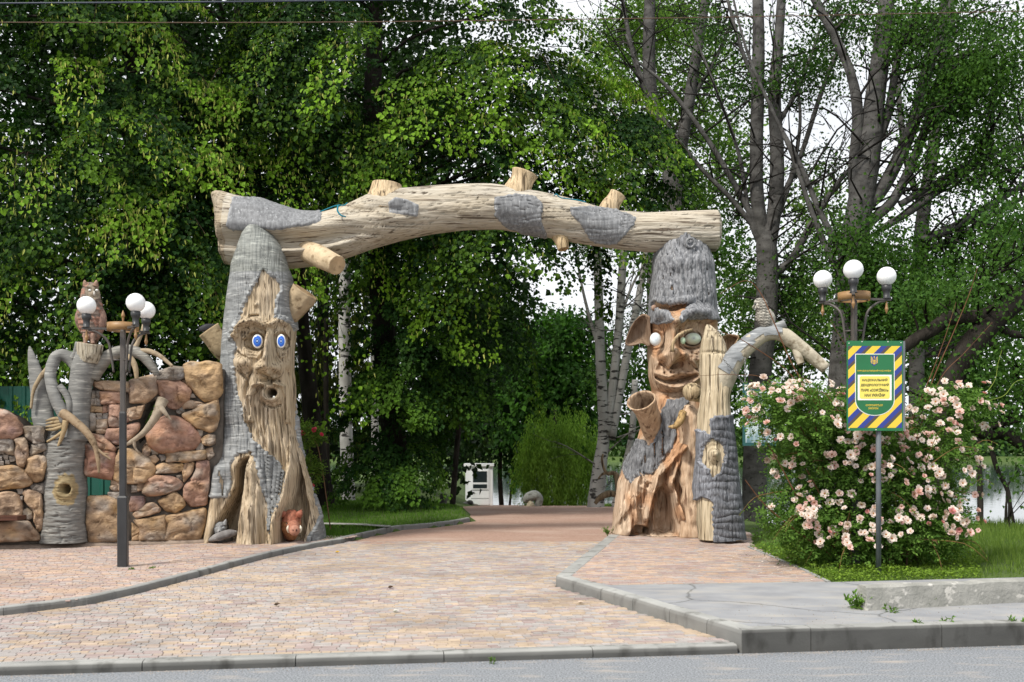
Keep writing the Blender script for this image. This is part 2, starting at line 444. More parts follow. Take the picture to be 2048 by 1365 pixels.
def lay(poly, z, pal, seed, sep, parent, name='paver', clus=4.5):
    """rows of pavers parallel to the road kerb; the `sep` nearest are objects of their own"""
    r = np.random.default_rng(seed)
    pl = np.asarray(poly); uu = pl @ KU; nn = pl @ KN
    lens = [.066, .095, .128]; L_, items = [], []
    for row, v in enumerate(np.arange(nn.min(), nn.max(), PW)):
        u = uu.min() + r.random() * .1
        while u < uu.max():
            l = lens[r.choice(3, p=[.28, .27, .45])]
            c = KU * (u + l / 2) + KN * (v + PW / 2)
            items.append((u, v, l, c[0], c[1])); u += l
    I = A(items)
    ins = pip(I[:, 3], I[:, 4], pl)
    px = CX + F * I[:, 3] / I[:, 4]
    I = I[ins & (px > -520) & (px < 2210)]
    # colours run on from stone to stone, as the machine mixes them
    base = vnoise(np.stack([I[:, 0] * clus, I[:, 1] * clus * 2.2, I[:, 0] * 0], -1), seed)
    pick = np.clip(((base * .5 + .5) * len(pal) * .9 + r.normal(0, 1.35, len(I))), 0, len(pal) - .01).astype(int)
    cols = A(pal)[pick] * (1 + r.normal(0, .07, (len(I), 1)))
    order = np.argsort(I[:, 4]); sepset = order[:sep]; rest = order[sep:]
    mb = MB()
    PMs = {l: paver_mesh(l - .0025, PW - .005) for l in lens}
    for l in lens:
        V0, Q0 = PMs[l]; sel = rest[np.abs(I[rest, 2] - l) < 1e-6]; n = len(sel)
        if not n: continue
        o = KU[None] * I[sel, 0][:, None] + KN[None] * I[sel, 1][:, None]
        tz = r.normal(0, .0012, n); tl = r.normal(0, .008, (n, 2))
        VV = np.empty((n, len(V0), 3))
        VV[..., 0] = o[:, 0, None] + V0[None, :, 0] * KU[0] + V0[None, :, 1] * KN[0]
        VV[..., 1] = o[:, 1, None] + V0[None, :, 0] * KU[1] + V0[None, :, 1] * KN[1]
        VV[..., 2] = z + V0[None, :, 2] + tz[:, None] + tl[:, :1] * (V0[None, :, 0] - l / 2) + tl[:, 1:] * (V0[None, :, 1] - .03)
        QQ = (Q0[None] + (np.arange(n) * len(V0))[:, None, None]).reshape(-1, 4)
        mb.add(VV.reshape(-1, 3), QQ, np.repeat(cols[sel], len(V0), 0))
    o = mb.build(name, M['paver'], parent, False); o['kind'] = 'stuff'
    cache = {}
    ang = math.atan2(KU[1], KU[0])
    for s in sepset:
        key = (I[s, 2], pick[s])
        if key not in cache:
            me = bpy.data.meshes.new(name); V0, Q0 = PMs[key[0]]
            fill(me, V0.astype(np.float32), Q0, False, A(pal[key[1]])); me.materials.append(M['paver']); cache[key] = me
        ob = link(name, cache[key], parent)
        p = KU * I[s, 0] + KN * I[s, 1]
        ob.location = (p[0], p[1], z + r.normal(0, .0012)); ob.rotation_euler = (r.normal(0, .006), r.normal(0, .006), ang)
    return len(I)
npv = lay(drive_pave, ZD, PAL_D, 1, 300, bed)
npl = lay(plaza_l, ZL, PAL_L, 2, 150, bedl, clus=5.0)
npr = lay(plz_r, ZR, PAL_L, 3, 150, bedr, clus=5.0)
print('pavers', npv, npl, npr)

# kerbs ----------------------------------------------------------------
def kerb_stone(p, q, nrm, wd, zt, zb, parent, seed, rnd=.02, gap=.006, tone=1.0, face_tone=.30):
    """one kerb stone from p to q (road-side line); nrm points to its back"""
    p, q, nrm = A(p), A(q), A(nrm); d = (q - p); ln = np.linalg.norm(d); d /= ln
    prof = [(0, zb), (0, zt - rnd - .012), (.006, zt - rnd * .5), (rnd, zt - .002), (rnd + .02, zt), (wd - .008, zt), (wd, zt - .008), (wd, zb)]
    ns = max(2, int(ln / .12)); G = []
    for k in range(ns + 1):
        t = gap / 2 + (ln - gap) * k / ns
        G.append([np.r_[p + d * t + nrm * a, z] for a, z in prof])
    G = A(G); G += .0022 * fbm(G * 9, 2, seed)[..., None] * A([nrm[0], nrm[1], .8])
    # chipped edge
    e = vnoise(G[:, 3] * 7, seed + 5); G[:, 2:5, 2] -= (np.clip(e - .45, 0, 1) * .035)[:, None] * A([1, .9, .3])
    V, Fs = caps(G)
    prof_tone = np.ones((ns + 1, len(prof))); prof_tone[:, :2] = face_tone; prof_tone[:, 2] = (face_tone + .75) / 2  # vertex colour: road-side face darker than the top and back
    prof_tone = np.concatenate([prof_tone.ravel(), [.8, .8]])
    o = mk('kerb_stone', V, Fs, M['concrete'], parent, False, prof_tone[:, None] * A([1., 1, 1]) * tone * (1 + .06 * math.sin(seed * 7.7)))
    return o
kr = thing('kerb', (0, 7.2, 0), None, None, kind='structure')
tj = [np.dot(kerb_pt(p) - KP, KU) for p in (284, 591, 888, 1186, 1476)]
st = tj[1] - tj[0]
js = [tj[0] - st * k for k in (7, 6, 5, 4, 3, 2, 1)] + tj
for k in range(len(js) - 1):
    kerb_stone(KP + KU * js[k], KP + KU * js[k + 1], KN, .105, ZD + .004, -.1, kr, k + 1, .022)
tw = np.dot(kerb_pt(1484) - KP, KU); tr = np.dot(kerb_pt(1622) - KP, KU)
jr = [tw, tr] + [tr + 1.02 * k for k in range(1, 5)]
for k in range(len(jr) - 1):
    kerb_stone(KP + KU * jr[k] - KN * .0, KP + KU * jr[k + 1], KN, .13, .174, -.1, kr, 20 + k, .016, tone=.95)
for k in range(11):                                    # thin edging strip of stones behind the low kerb
    a = js[0] + (js[-1] - .03 - js[0]) * k / 11; b2 = js[0] + (js[-1] - .03 - js[0]) * (k + 1) / 11
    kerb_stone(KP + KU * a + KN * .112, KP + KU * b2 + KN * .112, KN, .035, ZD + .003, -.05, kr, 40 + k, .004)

kl = thing('plaza_kerb', (-2.5, 11, 0), None, None, kind='structure')
def along(P, seg, nside, wd, zt, zb, parent, seed, rnd=.018, tone=1.0):
    L_ = np.concatenate([[0], np.cumsum(np.linalg.norm(np.diff(P, axis=0), axis=1))])
    n = max(1, round(L_[-1] / seg)); ts = np.linspace(0, L_[-1], n + 1)
    pts = np.stack([np.interp(ts, L_, P[:, 0]), np.interp(ts, L_, P[:, 1])], -1)
    for k in range(n):
        d = pts[k + 1] - pts[k]; d /= np.linalg.norm(d); nr_ = A([-d[1], d[0]]) * nside
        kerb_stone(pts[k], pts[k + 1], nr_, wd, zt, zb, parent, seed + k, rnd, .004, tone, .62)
off = np.gradient(LK, axis=0); off /= np.linalg.norm(off, axis=1)[:, None]; nl = np.stack([-off[:, 1], off[:, 0]], -1)
along(LK - nl * .075, .78, 1, .085, ZL + .006, 0, kl, 60, .02, .92)
kw = thing('lawn_kerb', (-2, 18, 0), None, None, kind='structure')
along(LN - A([0, .0]), .75, 1, .08, .135, 0, kw, 90, .012, .95)
kq = thing('forecourt_kerb', (1.2, 10, 0), None, None, kind='structure')
along(A([corner_l, corner_r]), .8, -1, .16, ZR + .004, 0, kq, 120, .006, 1.0)
d_ = k_right - corner_l; d_ /= np.linalg.norm(d_); nr = A([-d_[1], d_[0]])
endp = kerb_pt(1484) + KN * .004
for k, (a, b2) in enumerate(zip([0, .13, .31, .5, .69, .86], [.13, .31, .5, .69, .86, 1])):
    pa, pb = corner_l * (1 - a) + endp * a, corner_l * (1 - b2) + endp * b2
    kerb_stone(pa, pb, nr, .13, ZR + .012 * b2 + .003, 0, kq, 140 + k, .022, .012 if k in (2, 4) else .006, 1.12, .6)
kp = thing('paving_edge', (2, 9.8, 0), None, None, kind='structure')
along(xy([(1226, 1173), (1652, 1166)], ZR)[::1], 1.0, 1, .06, ZR + .006, 0, kp, 160, .006, .95)
along(xy([(1652, 1164), (1640, 1156), (1560, 1122), (1492, 1094)], ZR), .8, -1, .05, ZR + .008, 0, kp, 170, .006, .9)

# asphalt pavement by the road
pv = np.concatenate([[corner_l + nr * .1 + d_ * .5], xy([(1228, 1173), (1655, 1166)], ZR), xy([(2500, 1145), (2500, 1215)], ZR), [KP + KU * jr[-1] + KN * .1, endp + KN * .10 + nr * .02]])
tag(sheet('sidewalk', pv, ZR + .006, M['sidewalk']), kind='structure')

# low old concrete wall at the edge of the verge
a0, a1 = gnd(1735, 1222, .166)[:2], gnd(2048, 1205, .166)[:2]
dw = (a1 - a0) / np.linalg.norm(a1 - a0); nw = A([-dw[1], dw[0]])
lw = thing('concrete_wall', (*a0, .166), 'low weathered concrete wall with flaking white paint at the verge', 'low wall')
for k, (s0, s1) in enumerate(((0, 2.35), (2.36, 4.7))):
    G = []
    for t in np.linspace(s0, s1, 48):
        pr = [(0, .1), (0, .13), (.004, .28), (.012, .345), (.03, .358), (.11, .36), (.135, .348), (.14, .1)]
        G.append([np.r_[a0 + dw * t + nw * a, z] for a, z in pr])
    G = A(G); nn = fbm(G * 6, 3, 50 + k); G += nn[..., None] * A([nw[0] * .012, nw[1] * .012, .010])
    e = np.clip(vnoise(G[:, 3] * 5, 8) - .3, 0, 1) * .05; G[:, 3:6, 2] -= e[:, None]
    V, Fs = caps(G); mk('wall_block', V, Fs, M['old_concrete'], lw, False)

# grit washed along the gutter and over the pavement edge
r_ = np.random.default_rng(77); n = 2600
tt = r_.uniform(-4, 9, n); off_ = -np.abs(r_.normal(0, .06, n)) - .004; P2 = KP[None] + KU[None] * tt[:, None] + KN[None] * off_[:, None]; sz_ = r_.uniform(.002, .007, n); zz0 = np.zeros(n)
sw = r_.random(n) < .2; q_ = KP[None] + KU[None] * r_.uniform(5.1, 8, n)[:, None] + KN[None] * r_.uniform(.15, 1.2, n)[:, None]; P2 = np.where(sw[:, None], q_, P2); zz0 = np.where(sw, ZR + .006, 0)
tv = A([[1, 0, -.3], [-.5, .87, -.3], [-.5, -.87, -.3], [0, 0, .9]]); V = np.c_[P2, zz0][:, None] + tv[None] * sz_[:, None, None] * r_.uniform(.6, 1.3, (n, 4, 1)); Q_ = (A([[0, 1, 3], [1, 2, 3], [2, 0, 3]])[None] + (np.arange(n) * 4)[:, None, None]).reshape(-1, 3)
o = mk('grit', V.reshape(-1, 3), Q_, M['paver'], None, False, np.repeat(A([.42, .36, .31]) * r_.uniform(.4, 1.2, (n, 1)), 4, 0)); tag(o, 'pale grit and crumbs along the road gutter', 'grit', kind='stuff')
# ================================================================ THE CARVED ARCH
M['wood'] = pmat('painted_wood', (.37, .275, .165), (.66, .53, .36), .72, (24, 24, 1.8), 7, .28, .72, 1.0, (55, 55, 3), .02, attr=True, c3=(.10, .07, .04), sc3=(30, 30, 1.5), lo3=.52, hi3=.66, dist=.6, spec=.35)
M['wood_log'] = pmat('painted_log_wood', (.40, .33, .235), (.62, .545, .43), .7, (1.4, 22, 22), 7, .28, .72, 1.0, (2.4, 50, 50), .02, attr=True, c3=(.12, .085, .055), sc3=(1.1, 27, 27), lo3=.55, hi3=.66, dist=.9, spec=.35)
M['bark_birch'] = pmat('painted_birch_bark', (.13, .136, .14), (.29, .298, .30), .68, (4, 4, 26), 7, .3, .72, .6, (9, 9, 60), .010, attr=True, c3=(.50, .51, .50), sc3=(5, 5, 40), lo3=.58, hi3=.74, dist=.4, spec=.35)
M['bark_log'] = pmat('painted_log_bark', (.115, .118, .125), (.25, .255, .265), .68, (26, 26, 4), 7, .3, .7, .6, (55, 55, 8), .010, attr=True, c3=(.42, .43, .44), sc3=(40, 40, 4), lo3=.6, hi3=.74, spec=.35)
M['bark_rough'] = pmat('painted_rough_bark', (.095, .097, .103), (.24, .245, .255), .75, (34, 34, 8), 6, .35, .62, .9, (60, 60, 14), .018, attr=True, c3=(.38, .38, .385), sc3=(46, 46, 9), lo3=.6, hi3=.7, spec=.3)
M['bark_hat'] = pmat('painted_hat_bark', (.10, .103, .11), (.27, .275, .285), .75, (26, 26, 11), 6, .35, .62, .9, (42, 42, 20), .022, attr=True, c3=(.40, .40, .405), sc3=(34, 34, 14), lo3=.6, hi3=.72, spec=.3)
M['rustwood'] = pmat('painted_rust_wood', (.36, .235, .15), (.60, .455, .325), .7, (20, 20, 3), 7, .28, .72, 1.0, (44, 44, 5), .02, attr=True, c3=(.15, .085, .05), sc3=(17, 17, 2.4), lo3=.53, hi3=.68, dist=.6, spec=.35)
M['bleached'] = pmat('bleached_wood', (.72, .70, .66), (1.12, 1.1, 1.06), .75, (7, 7, 7), 7, .3, .7, .8, (26, 26, 26), .012, attr=True, c3=(.45, .40, .34), sc3=(11, 11, 11), lo3=.56, hi3=.7)
M['plain'] = pmat('painted_detail', (.9, .9, .9), (1.05, 1.05, 1.05), .55, (30, 30, 30), 4, .3, .7, .2, (50, 50, 50), .004, attr=True)
M['eye'] = pmat('eye_enamel', (.97, .97, .97), (1.0, 1.0, 1.0), .18, (30, 30, 30), attr=True, spec=.6)

def g2(x, y, cx, cy, sx, sy=None, rot=0.0):
    sy = sy or sx; dx, dy = x - cx, y - cy
    if rot:
        c, s = math.cos(rot), math.sin(rot); dx, dy = dx * c + dy * s, -dx * s + dy * c
    return np.exp(-(dx / sx) ** 2 - (dy / sy) ** 2)
def rid(x, y, pts, wd, sharp=2.0):
    d, t = dline(x, y, pts)
    return np.exp(-(d / wd) ** sharp)
def ridt(x, y, pts, wd):
    """ridge that thins out towards both ends"""
    d, t = dline(x, y, pts); return np.exp(-(d / wd) ** 2) * np.clip(np.minimum(t, 1 - t) * 6, 0, 1)
def recess(x, y, poly, soft):
    return sstep(-soft * .3, soft, sdpoly(x, y, poly))

def relief_trunk(rows, Ym, dep, disp, nr, nf, nb):
    """rows: (py, left, right) outline as seen at distance Ym; dep(py) half depth. Returns grid + photo coordinates of the plain surface"""
    rows = A(rows, float); py = np.linspace(rows[0, 0], rows[-1, 0], nr)
    xl, xr = np.interp(py, rows[:, 0], rows[:, 1]), np.interp(py, rows[:, 0], rows[:, 2])
    k = np.ones(9) / 9
    for a in (xl, xr):
        a[4:-4] = np.convolve(a, k, 'valid')
    th = np.concatenate([np.linspace(-1.75, 1.75, nf, endpoint=False), np.linspace(1.75, 2 * np.pi - 1.75, nb, endpoint=False)])
    xc, hw = (xl + xr) / 2, (xr - xl) / 2
    s = Ym / F
    D = np.interp(py, *zip(*dep))
    Xw = (xc[:, None] - CX + hw[:, None] * np.sin(th)[None]) * s
    Yw = Ym - D[:, None] * np.sign(np.cos(th)) * np.abs(np.cos(th))[None] ** .8
    Zw = np.repeat((H + (HY - py) * s)[:, None], len(th), 1)
    G = np.stack([Xw, Yw, Zw], -1)
    qx, qy = proj(G)
    fw = np.clip(np.cos(th), 0, 1)[None] ** .45
    d = disp(qx, qy, G) * fw
    G[..., 1] -= d
    back = (1 - fw) * .05 * fbm(G * 2.2, 3, 3); rad = np.stack([np.sin(th), -np.cos(th), 0 * th], -1)[None]
    G += back[..., None] * rad
    return G, qx, qy, fw

def overlay(G, qx, qy, inside, name, mat, parent, thick=.022, soft=4.0, col=None, rag=2.2, seed=0):
    """bark as a sheet of its own over the grid G: covers where inside(px,py) > 0 and drops below the wood at its ragged rim"""
    sdv = inside + rag * 1.5 * n2(qx * .2, qy * .2, seed, 3)
    nr_, nc_ = qx.shape
    dx = np.roll(G, -1, 1) - np.roll(G, 1, 1); dz = np.gradient(G, axis=0)
    n = np.cross(dz, dx); n /= np.linalg.norm(n, axis=-1, keepdims=True) + 1e-9
    ctr = G.mean(1, keepdims=True)
    sgn = np.sign(((G - ctr) * n).sum(-1)); n *= np.where(sgn == 0, 1, sgn)[..., None]
    lip = np.exp(-((sdv - soft * .8) / (soft * .7)) ** 2) * .5
    off = -.012 + (thick + .012) * sstep(0, soft, sdv) + lip * thick
    P = G + n * off[..., None]
    q = gridF(nr_, nc_); keep = (sdv.ravel()[q] > -.4).any(1) & (inside.ravel()[q] > -3).all(1); q = q[keep]
    used, inv = np.unique(q, return_inverse=True)
    c = np.ones((len(used), 3)) if col is None else col.reshape(-1, 3)[used]
    # pale worn rim of the peeling bark
    rim = np.exp(-((sdv.ravel()[used] - soft * .5) / (soft * .5)) ** 2)[:, None] * .35
    c = c * (1 + rim)
    return mk(name, P.reshape(-1, 3)[used], inv.reshape(-1, 4), mat, parent, True, c)

def eye_part(c, rx, rz, parent, iris, name='eye', pr=.32, look=(0, 0), bulge=.6):
    """glazed eye facing the camera: white, iris, dark centre"""
    nv, nu = 22, 28
    r = np.linspace(0, 1, nv)[:, None]; a = np.arange(nu)[None] / nu * 2 * np.pi
    G = np.stack([c[0] + rx * r * np.cos(a), c[1] - bulge * rx * np.sqrt(np.clip(1 - r * r, 0, 1)) * np.ones_like(a) + .0 * a, c[2] + rz * r * np.sin(a)], -1)
    rr = np.hypot(r * np.cos(a) - look[0], r * np.sin(a) - look[1])
    col = np.where((rr < .78)[..., None], A(iris[1]), A(iris[0]))
    col = np.where((rr < .36)[..., None], A(iris[2]), col); col = np.where((rr < pr)[..., None], A(iris[3]), col)
    col = np.where((rr < .12)[..., None], A(iris[4]), col)
    return mk(name, G.reshape(-1, 3), gridF(nv, nu), M['eye'], parent, True, col.reshape(-1, 3))

# ---------------------------------------------------------------- the tree with the blue eyes
TL = thing('carved_tree', (*gnd(525, 1085, ZL)[:2] + A([0, .7]), ZL), 'carved bearded tree with blue eyes and open round mouth under the log', 'tree sculpture', 'carved trees of the arch')
YL = 15.45
rowsL = [(455, 497, 523), (462, 492, 531), (480, 484, 545), (500, 479, 559), (530, 468, 570), (560, 464, 581), (600, 460, 585), (640, 456, 588), (680, 451, 589), (740, 447, 588), (800, 443, 588),
         (850, 436, 590), (900, 428, 598), (950, 423, 617), (1000, 417, 631), (1040, 411, 640), (1078, 405, 646)]
depL = ([455, 500, 600, 850, 950, 1078], [.16, .36, .52, .56, .72, .86])
caveA = [(498, 914), (482, 920), (472, 936), (468, 975), (456, 1004), (442, 1032), (430, 1060), (420, 1092), (468, 1092), (479, 1030), (489, 960)]
caveB = [(594, 905), (601, 930), (612, 975), (617, 1020), (611, 1060), (606, 1092), (556, 1092), (559, 1040), (568, 1018), (580, 985), (590, 946)]
barkA = [(360, 430), (640, 430), (640, 655), (588, 664), (582, 650), (564, 640), (546, 637), (549, 599), (558, 582), (555, 564), (526, 543), (516, 564), (503, 584), (490, 610), (481, 634), (476, 654),
         (466, 670), (474, 694), (468, 722), (472, 751), (474, 780), (490, 821), (491, 844), (509, 880), (536, 904), (557, 922), (572, 955), (575, 970), (560, 1015), (546, 1030), (544, 1066), (532, 1063),
         (536, 1015), (524, 982), (515, 937), (503, 905), (473, 914), (462, 931), (463, 970), (455, 997), (425, 997), (360, 1003)]
barkB = [(592, 770), (588, 856), (596, 895), (617, 940), (629, 985), (635, 1030), (626, 1057), (614, 1072), (610, 1100), (700, 1100), (700, 850), (600, 770)]
def dispL(x, y, G):
    d = .045 * fbm(G * 2.0, 3, 21)
    face = sstep(640, 655, y)
    d += .085 * rid(x, y, [(468, 672), (476, 655), (492, 645), (512, 643), (528, 652)], 6.5) + .085 * rid(x, y, [(545, 650), (558, 643), (574, 645), (584, 656), (588, 668)], 6)
    d += .03 * n2(x * .35, y * .35, 5) * rid(x, y, [(468, 672), (480, 652), (512, 643), (540, 651), (574, 645), (588, 662)], 9)
    d -= .15 * g2(x, y, 511, 682, 20, 21) + .14 * g2(x, y, 564, 682, 15, 21)
    d += .055 * rid(x, y, [(488, 676), (500, 665), (514, 661), (525, 668)], 3.6) + .05 * rid(x, y, [(551, 668), (560, 661), (570, 664), (580, 676)], 3.6)   # lids
    for k, a in enumerate((.040, .034, .028)):                                                                                                       # bags
        o = k * 6.0
        d += a * ridt(x, y, [(484 + k * 2, 694 + o * .6), (498, 702 + o), (515, 704 + o), (528, 694 + o * .7)], 2.6)
        d += a * ridt(x, y, [(551, 696 + o * .7), (562, 703 + o), (574, 700 + o), (585 - k, 690 + o * .6)], 2.6)
    d += .17 * rid(x, y, [(539, 664), (540, 690), (541, 716)], 10) * sstep(650, 690, y)
    d += .21 * g2(x, y, 541, 735, 14, 16) + .13 * g2(x, y, 522, 738, 9, 9) + .13 * g2(x, y, 559, 738, 8.5, 9) + .09 * g2(x, y, 544, 752, 5, 6)
    d -= .09 * g2(x, y, 541, 763, 16, 6)
    d += .075 * g2(x, y, 485, 726, 17, 14) + .08 * g2(x, y, 580, 731, 8, 11)
    for k in range(4):                                                                                                                               # moustache strands
        o = k * 4.2
        d += .06 * rid(x, y, [(536 - o * .2, 764 + o * .6), (519 - o, 773), (507 - o, 792), (503 - o, 815), (505 - o, 842)], 2.4)
        d += .055 * rid(x, y, [(550 + o * .2, 764 + o * .5), (566 + o * .7, 774), (574 + o, 795), (576 + o, 820), (573 + o, 845)], 2.2)
    d -= .05 * rid(x, y, [(480, 745), (492, 760), (497, 790), (500, 830)], 3)
    r = np.hypot((x - 546) / 1.12, y - 787)
    d += .10 * np.exp(-((r - 14) / 6.0) ** 2) - .34 * sstep(9.5, 6.5, r)
    # beard strands running down, grain on the brow
    wx = x + 9 * np.sin(y * .013) + (y - 800) * -.06
    bm = sstep(795, 850, y) * sstep(455, 480, x)
    d += bm * (.030 * n2(wx * .20, y * .010, 31) + .020 * n2(wx * .45, y * .02, 32))
    d += .012 * n2(x * .33, y * .018, 33, 3) * (1 - bm)
    d += .03 * g2(x, y, 513, 609, 5, 5)                                                                                                             # knot on the brow
    d += .10 * rid(x, y, [(505, 930), (510, 985), (505, 1040), (505, 1088)], 17) * sstep(900, 950, y)
    d += .10 * rid(x, y, [(440, 940), (432, 1000), (415, 1085)], 12) * sstep(900, 960, y)
    d += .12 * rid(x, y, [(590, 860), (585, 930), (570, 990), (552, 1040), (548, 1088)], 8) * sstep(850, 900, y)
    d += .06 * rid(x, y, [(600, 890), (622, 960), (634, 1030), (640, 1088)], 9) * sstep(850, 900, y)
    cre = 0
    for pts in ([(490, 672), (502, 667), (516, 668), (527, 676)], [(550, 675), (560, 667), (571, 670), (580, 680)], [(487, 690), (500, 699), (516, 700), (529, 688)], [(552, 690), (562, 699), (574, 696), (584, 686)], [(530, 655), (533, 675), (530, 700), (522, 722)], [(549, 655), (549, 680), (553, 705), (562, 724)],
                [(512, 741), (524, 749), (540, 755), (556, 749), (566, 742)], [(508, 735), (498, 750), (490, 775), (492, 810)], [(570, 736), (579, 752), (583, 780), (584, 810)], [(474, 700), (480, 710), (496, 716)], [(520, 800), (530, 812), (548, 816), (566, 808)], [(494, 640), (500, 632), (520, 631)], [(548, 634), (560, 632)]):
        cre = cre + ridt(x, y, pts, 2.0)
    for k in range(13):
        xx0 = 482 + k * 8.6
        cre = cre + .8 * ridt(x, y, [(xx0, 800 + 10 * math.sin(k * 2.3)), (xx0 + 6 + 4 * math.sin(k), 850), (xx0 + 14 + 5 * math.cos(k * 1.7), 905), (xx0 * .5 + 290, 960 + 12 * math.sin(k * 3.1))], 2.0)
    cre = cre * sstep(3, -3, sdpoly(x, y, barkA))
    d = d * 1.75 - .075 * cre
    d -= .62 * recess(x, y, caveA, 9) + .58 * recess(x, y, caveB, 11)
    return d
G, qx, qy, fw = relief_trunk(rowsL, YL, list(zip(*depL)), dispL, 410, 210, 18)
tone = 1 + .10 * n2(qx * .05, qy * .05, 41, 3)[..., None]
hue = n2(qx * .03, qy * .02, 42, 2)[..., None]
colL = np.clip(A([.90, .92, .98]) * tone + hue * A([.02, .0, -.06]), .4, 1.3)
V, Fs = caps(G); colv = np.concatenate([colL.reshape(-1, 3), [[1, 1, 1]] * 2])
mk('trunk', V, Fs, M['wood'], TL, True, colv)
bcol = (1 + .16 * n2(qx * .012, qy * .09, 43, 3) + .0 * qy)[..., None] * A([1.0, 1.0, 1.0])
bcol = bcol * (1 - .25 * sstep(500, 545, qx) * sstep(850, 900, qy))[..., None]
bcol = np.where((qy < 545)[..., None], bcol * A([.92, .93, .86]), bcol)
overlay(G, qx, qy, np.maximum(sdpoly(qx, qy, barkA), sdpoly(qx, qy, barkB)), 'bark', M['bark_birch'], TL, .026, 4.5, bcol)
def surf_at(px, py):
    i = np.argmin((qx - px) ** 2 + (qy - py) ** 2 + 1e6 * (fw < .05)); return G.reshape(-1, 3)[i]
BLUE = [(.80, .82, .82), (.02, .12, .55), (.10, .30, .75), (.02, .06, .25), (.45, .6, .85)]
for (ex, ey, rx, rz) in ((515, 683, 10.6, 14.2), (562.5, 683, 8.8, 14.0)):
    c = at(ex, ey, 14.90); s = 14.90 / F
    eye_part(c, rx * s, rz * s, TL, BLUE, look=(.06, 0), bulge=.55)
# mouth: the dark hole already goes deep; a pale pebble lies in it
V, Fs = sphere(at(548, 795, 14.9), .02, 8, 6); mk('tooth', V, Fs, M['plain'], TL, True, A([.75, .75, .7]))
def stub(pts, rad, name, mat, parent, m=20, n=26, lump=.06, seed=0, col=(1, 1, 1), flare=0.0, flat=1.0, hollow=0.0):
    """sawn-off branch: grained tube with a flat end, slightly dished"""
    P = A(pts, float); R = A(rad, float)
    Q = spline(np.concatenate([P, R[:, None]], 1), n); c, r = Q[:, :3], Q[:, 3]
    T = np.gradient(c, axis=0); T /= np.linalg.norm(T, axis=1)[:, None]
    u = np.cross(T[0], [.13, 1, .21]); u /= np.linalg.norm(u); U = [u]
    for k in range(1, n):
        u = U[-1] - T[k] * np.dot(U[-1], T[k]); u /= np.linalg.norm(u); U.append(u)
    U = A(U); W = np.cross(T, U); a = np.arange(m) / m * 2 * np.pi
    G_ = c[:, None] + r[:, None, None] * (U[:, None] * np.cos(a)[None, :, None] + flat * W[:, None] * np.sin(a)[None, :, None])
    rad_ = G_ - c[:, None]
    st = n2(np.broadcast_to(a[None] * 3.2, G_.shape[:2]), np.broadcast_to(np.linspace(0, 1.5, n)[:, None], G_.shape[:2]) + seed, seed, 3)
    G_ = c[:, None] + rad_ * (1 + lump * st[..., None])
    e = G_[-1]; ec = e.mean(0)
    rings = [G_]
    for q, dp in ((.93, -.004), (.6, .01 + hollow * .5), (.25, .015 + hollow), (.04, .02 + hollow)):
        rings.append((ec + (e - ec) * q - T[-1] * dp)[None])
    G_ = np.concatenate(rings)
    cc = np.tile(A(col, float), (G_.shape[0], m, 1)); cc[n:] *= A([.88, .8, .72])
    V_, F_ = caps(G_)
    return mk(name, V_, F_, mat, parent, True, np.concatenate([cc.reshape(-1, 3), cc[:1, 0], cc[-1:, 0]]))
s = YL / F
stub([at(560, 655, YL), at(586, 622, YL - .08), at(602, 598, YL - .12), at(611, 584, YL - .14)], [.10, .15, .19, .20], 'branch_stub', M['bleached'], TL, 28, lump=.2, seed=1, flat=.8, col=(.40, .315, .21))
stub([at(462, 712, YL), at(445, 696, YL - .1), at(429, 676, YL - .15), at(417, 660, YL - .18)], [.16, .16, .155, .16], 'branch_stub', M['bleached'], TL, 28, lump=.2, seed=2, flat=.75, col=(.42, .33, .21))
Vs, Fs_ = tube([at(398, 660, YL - .25), at(414, 655, YL - .25), at(432, 651, YL - .2)], [.03, .05, .02], 6, lump=.3, flat=.3); mk('charred_edge', Vs, Fs_, M['plain'], TL, True, A([.03, .03, .035]))

# ---------------------------------------------------------------- the log across
LG = thing('log_beam', at(940, 430, 15.75), 'long pale knotted log lying across both carved trees', 'log')
YG = 15.85
topL = A([(423, 390), (426, 384), (434, 381), (445, 383), (480, 393), (520, 400), (560, 413), (600, 425), (640, 427), (680, 416), (710, 403), (740, 388), (780, 379), (820, 377), (860, 373), (920, 369), (980, 368), (1030, 375),
          (1100, 388), (1150, 400), (1190, 413), (1240, 422), (1300, 426), (1360, 423), (1433, 421), (1438, 430)], float)
botL = A([(423, 396), (426, 408), (434, 435), (441, 462), (448, 528), (470, 533), (520, 536), (580, 538), (640, 531), (700, 514), (740, 499), (800, 482), (860, 469), (930, 460), (1000, 459), (1080, 472), (1150, 486), (1230, 498),
          (1300, 505), (1380, 505), (1432, 503), (1440, 492)], float)
gxp = np.concatenate([np.linspace(423, 460, 26, endpoint=False), np.linspace(460, 1428, 340), np.linspace(1430, 1438, 6)])
tp, bt = np.interp(gxp, topL[:, 0], topL[:, 1]), np.interp(gxp, botL[:, 0], botL[:, 1])
for a in (tp, bt): a[20:-12] = np.convolve(a, np.ones(9) / 9, 'same')[20:-12]
nf, nb = 76, 18
th = np.concatenate([np.linspace(-1.8, 1.8, nf, endpoint=False), np.linspace(1.8, 2 * np.pi - 1.8, nb, endpoint=False)])
s = YG / F; cz = (tp + bt) / 2; rz = (bt - tp) / 2 * s; ry = np.minimum(rz * 1.0, .46)
G = np.stack([np.repeat(((gxp - CX) * s)[:, None], len(th), 1), YG - ry[:, None] * np.cos(th)[None], (H + (HY - cz) * s)[:, None] + rz[:, None] * np.sin(th)[None]], -1)
qx, qy = proj(G); fw = np.clip(np.cos(th), 0, 1)[None] ** .45 * np.ones_like(qx)
d = .03 * fbm(G * A([1.2, 3, 3]), 3, 61)
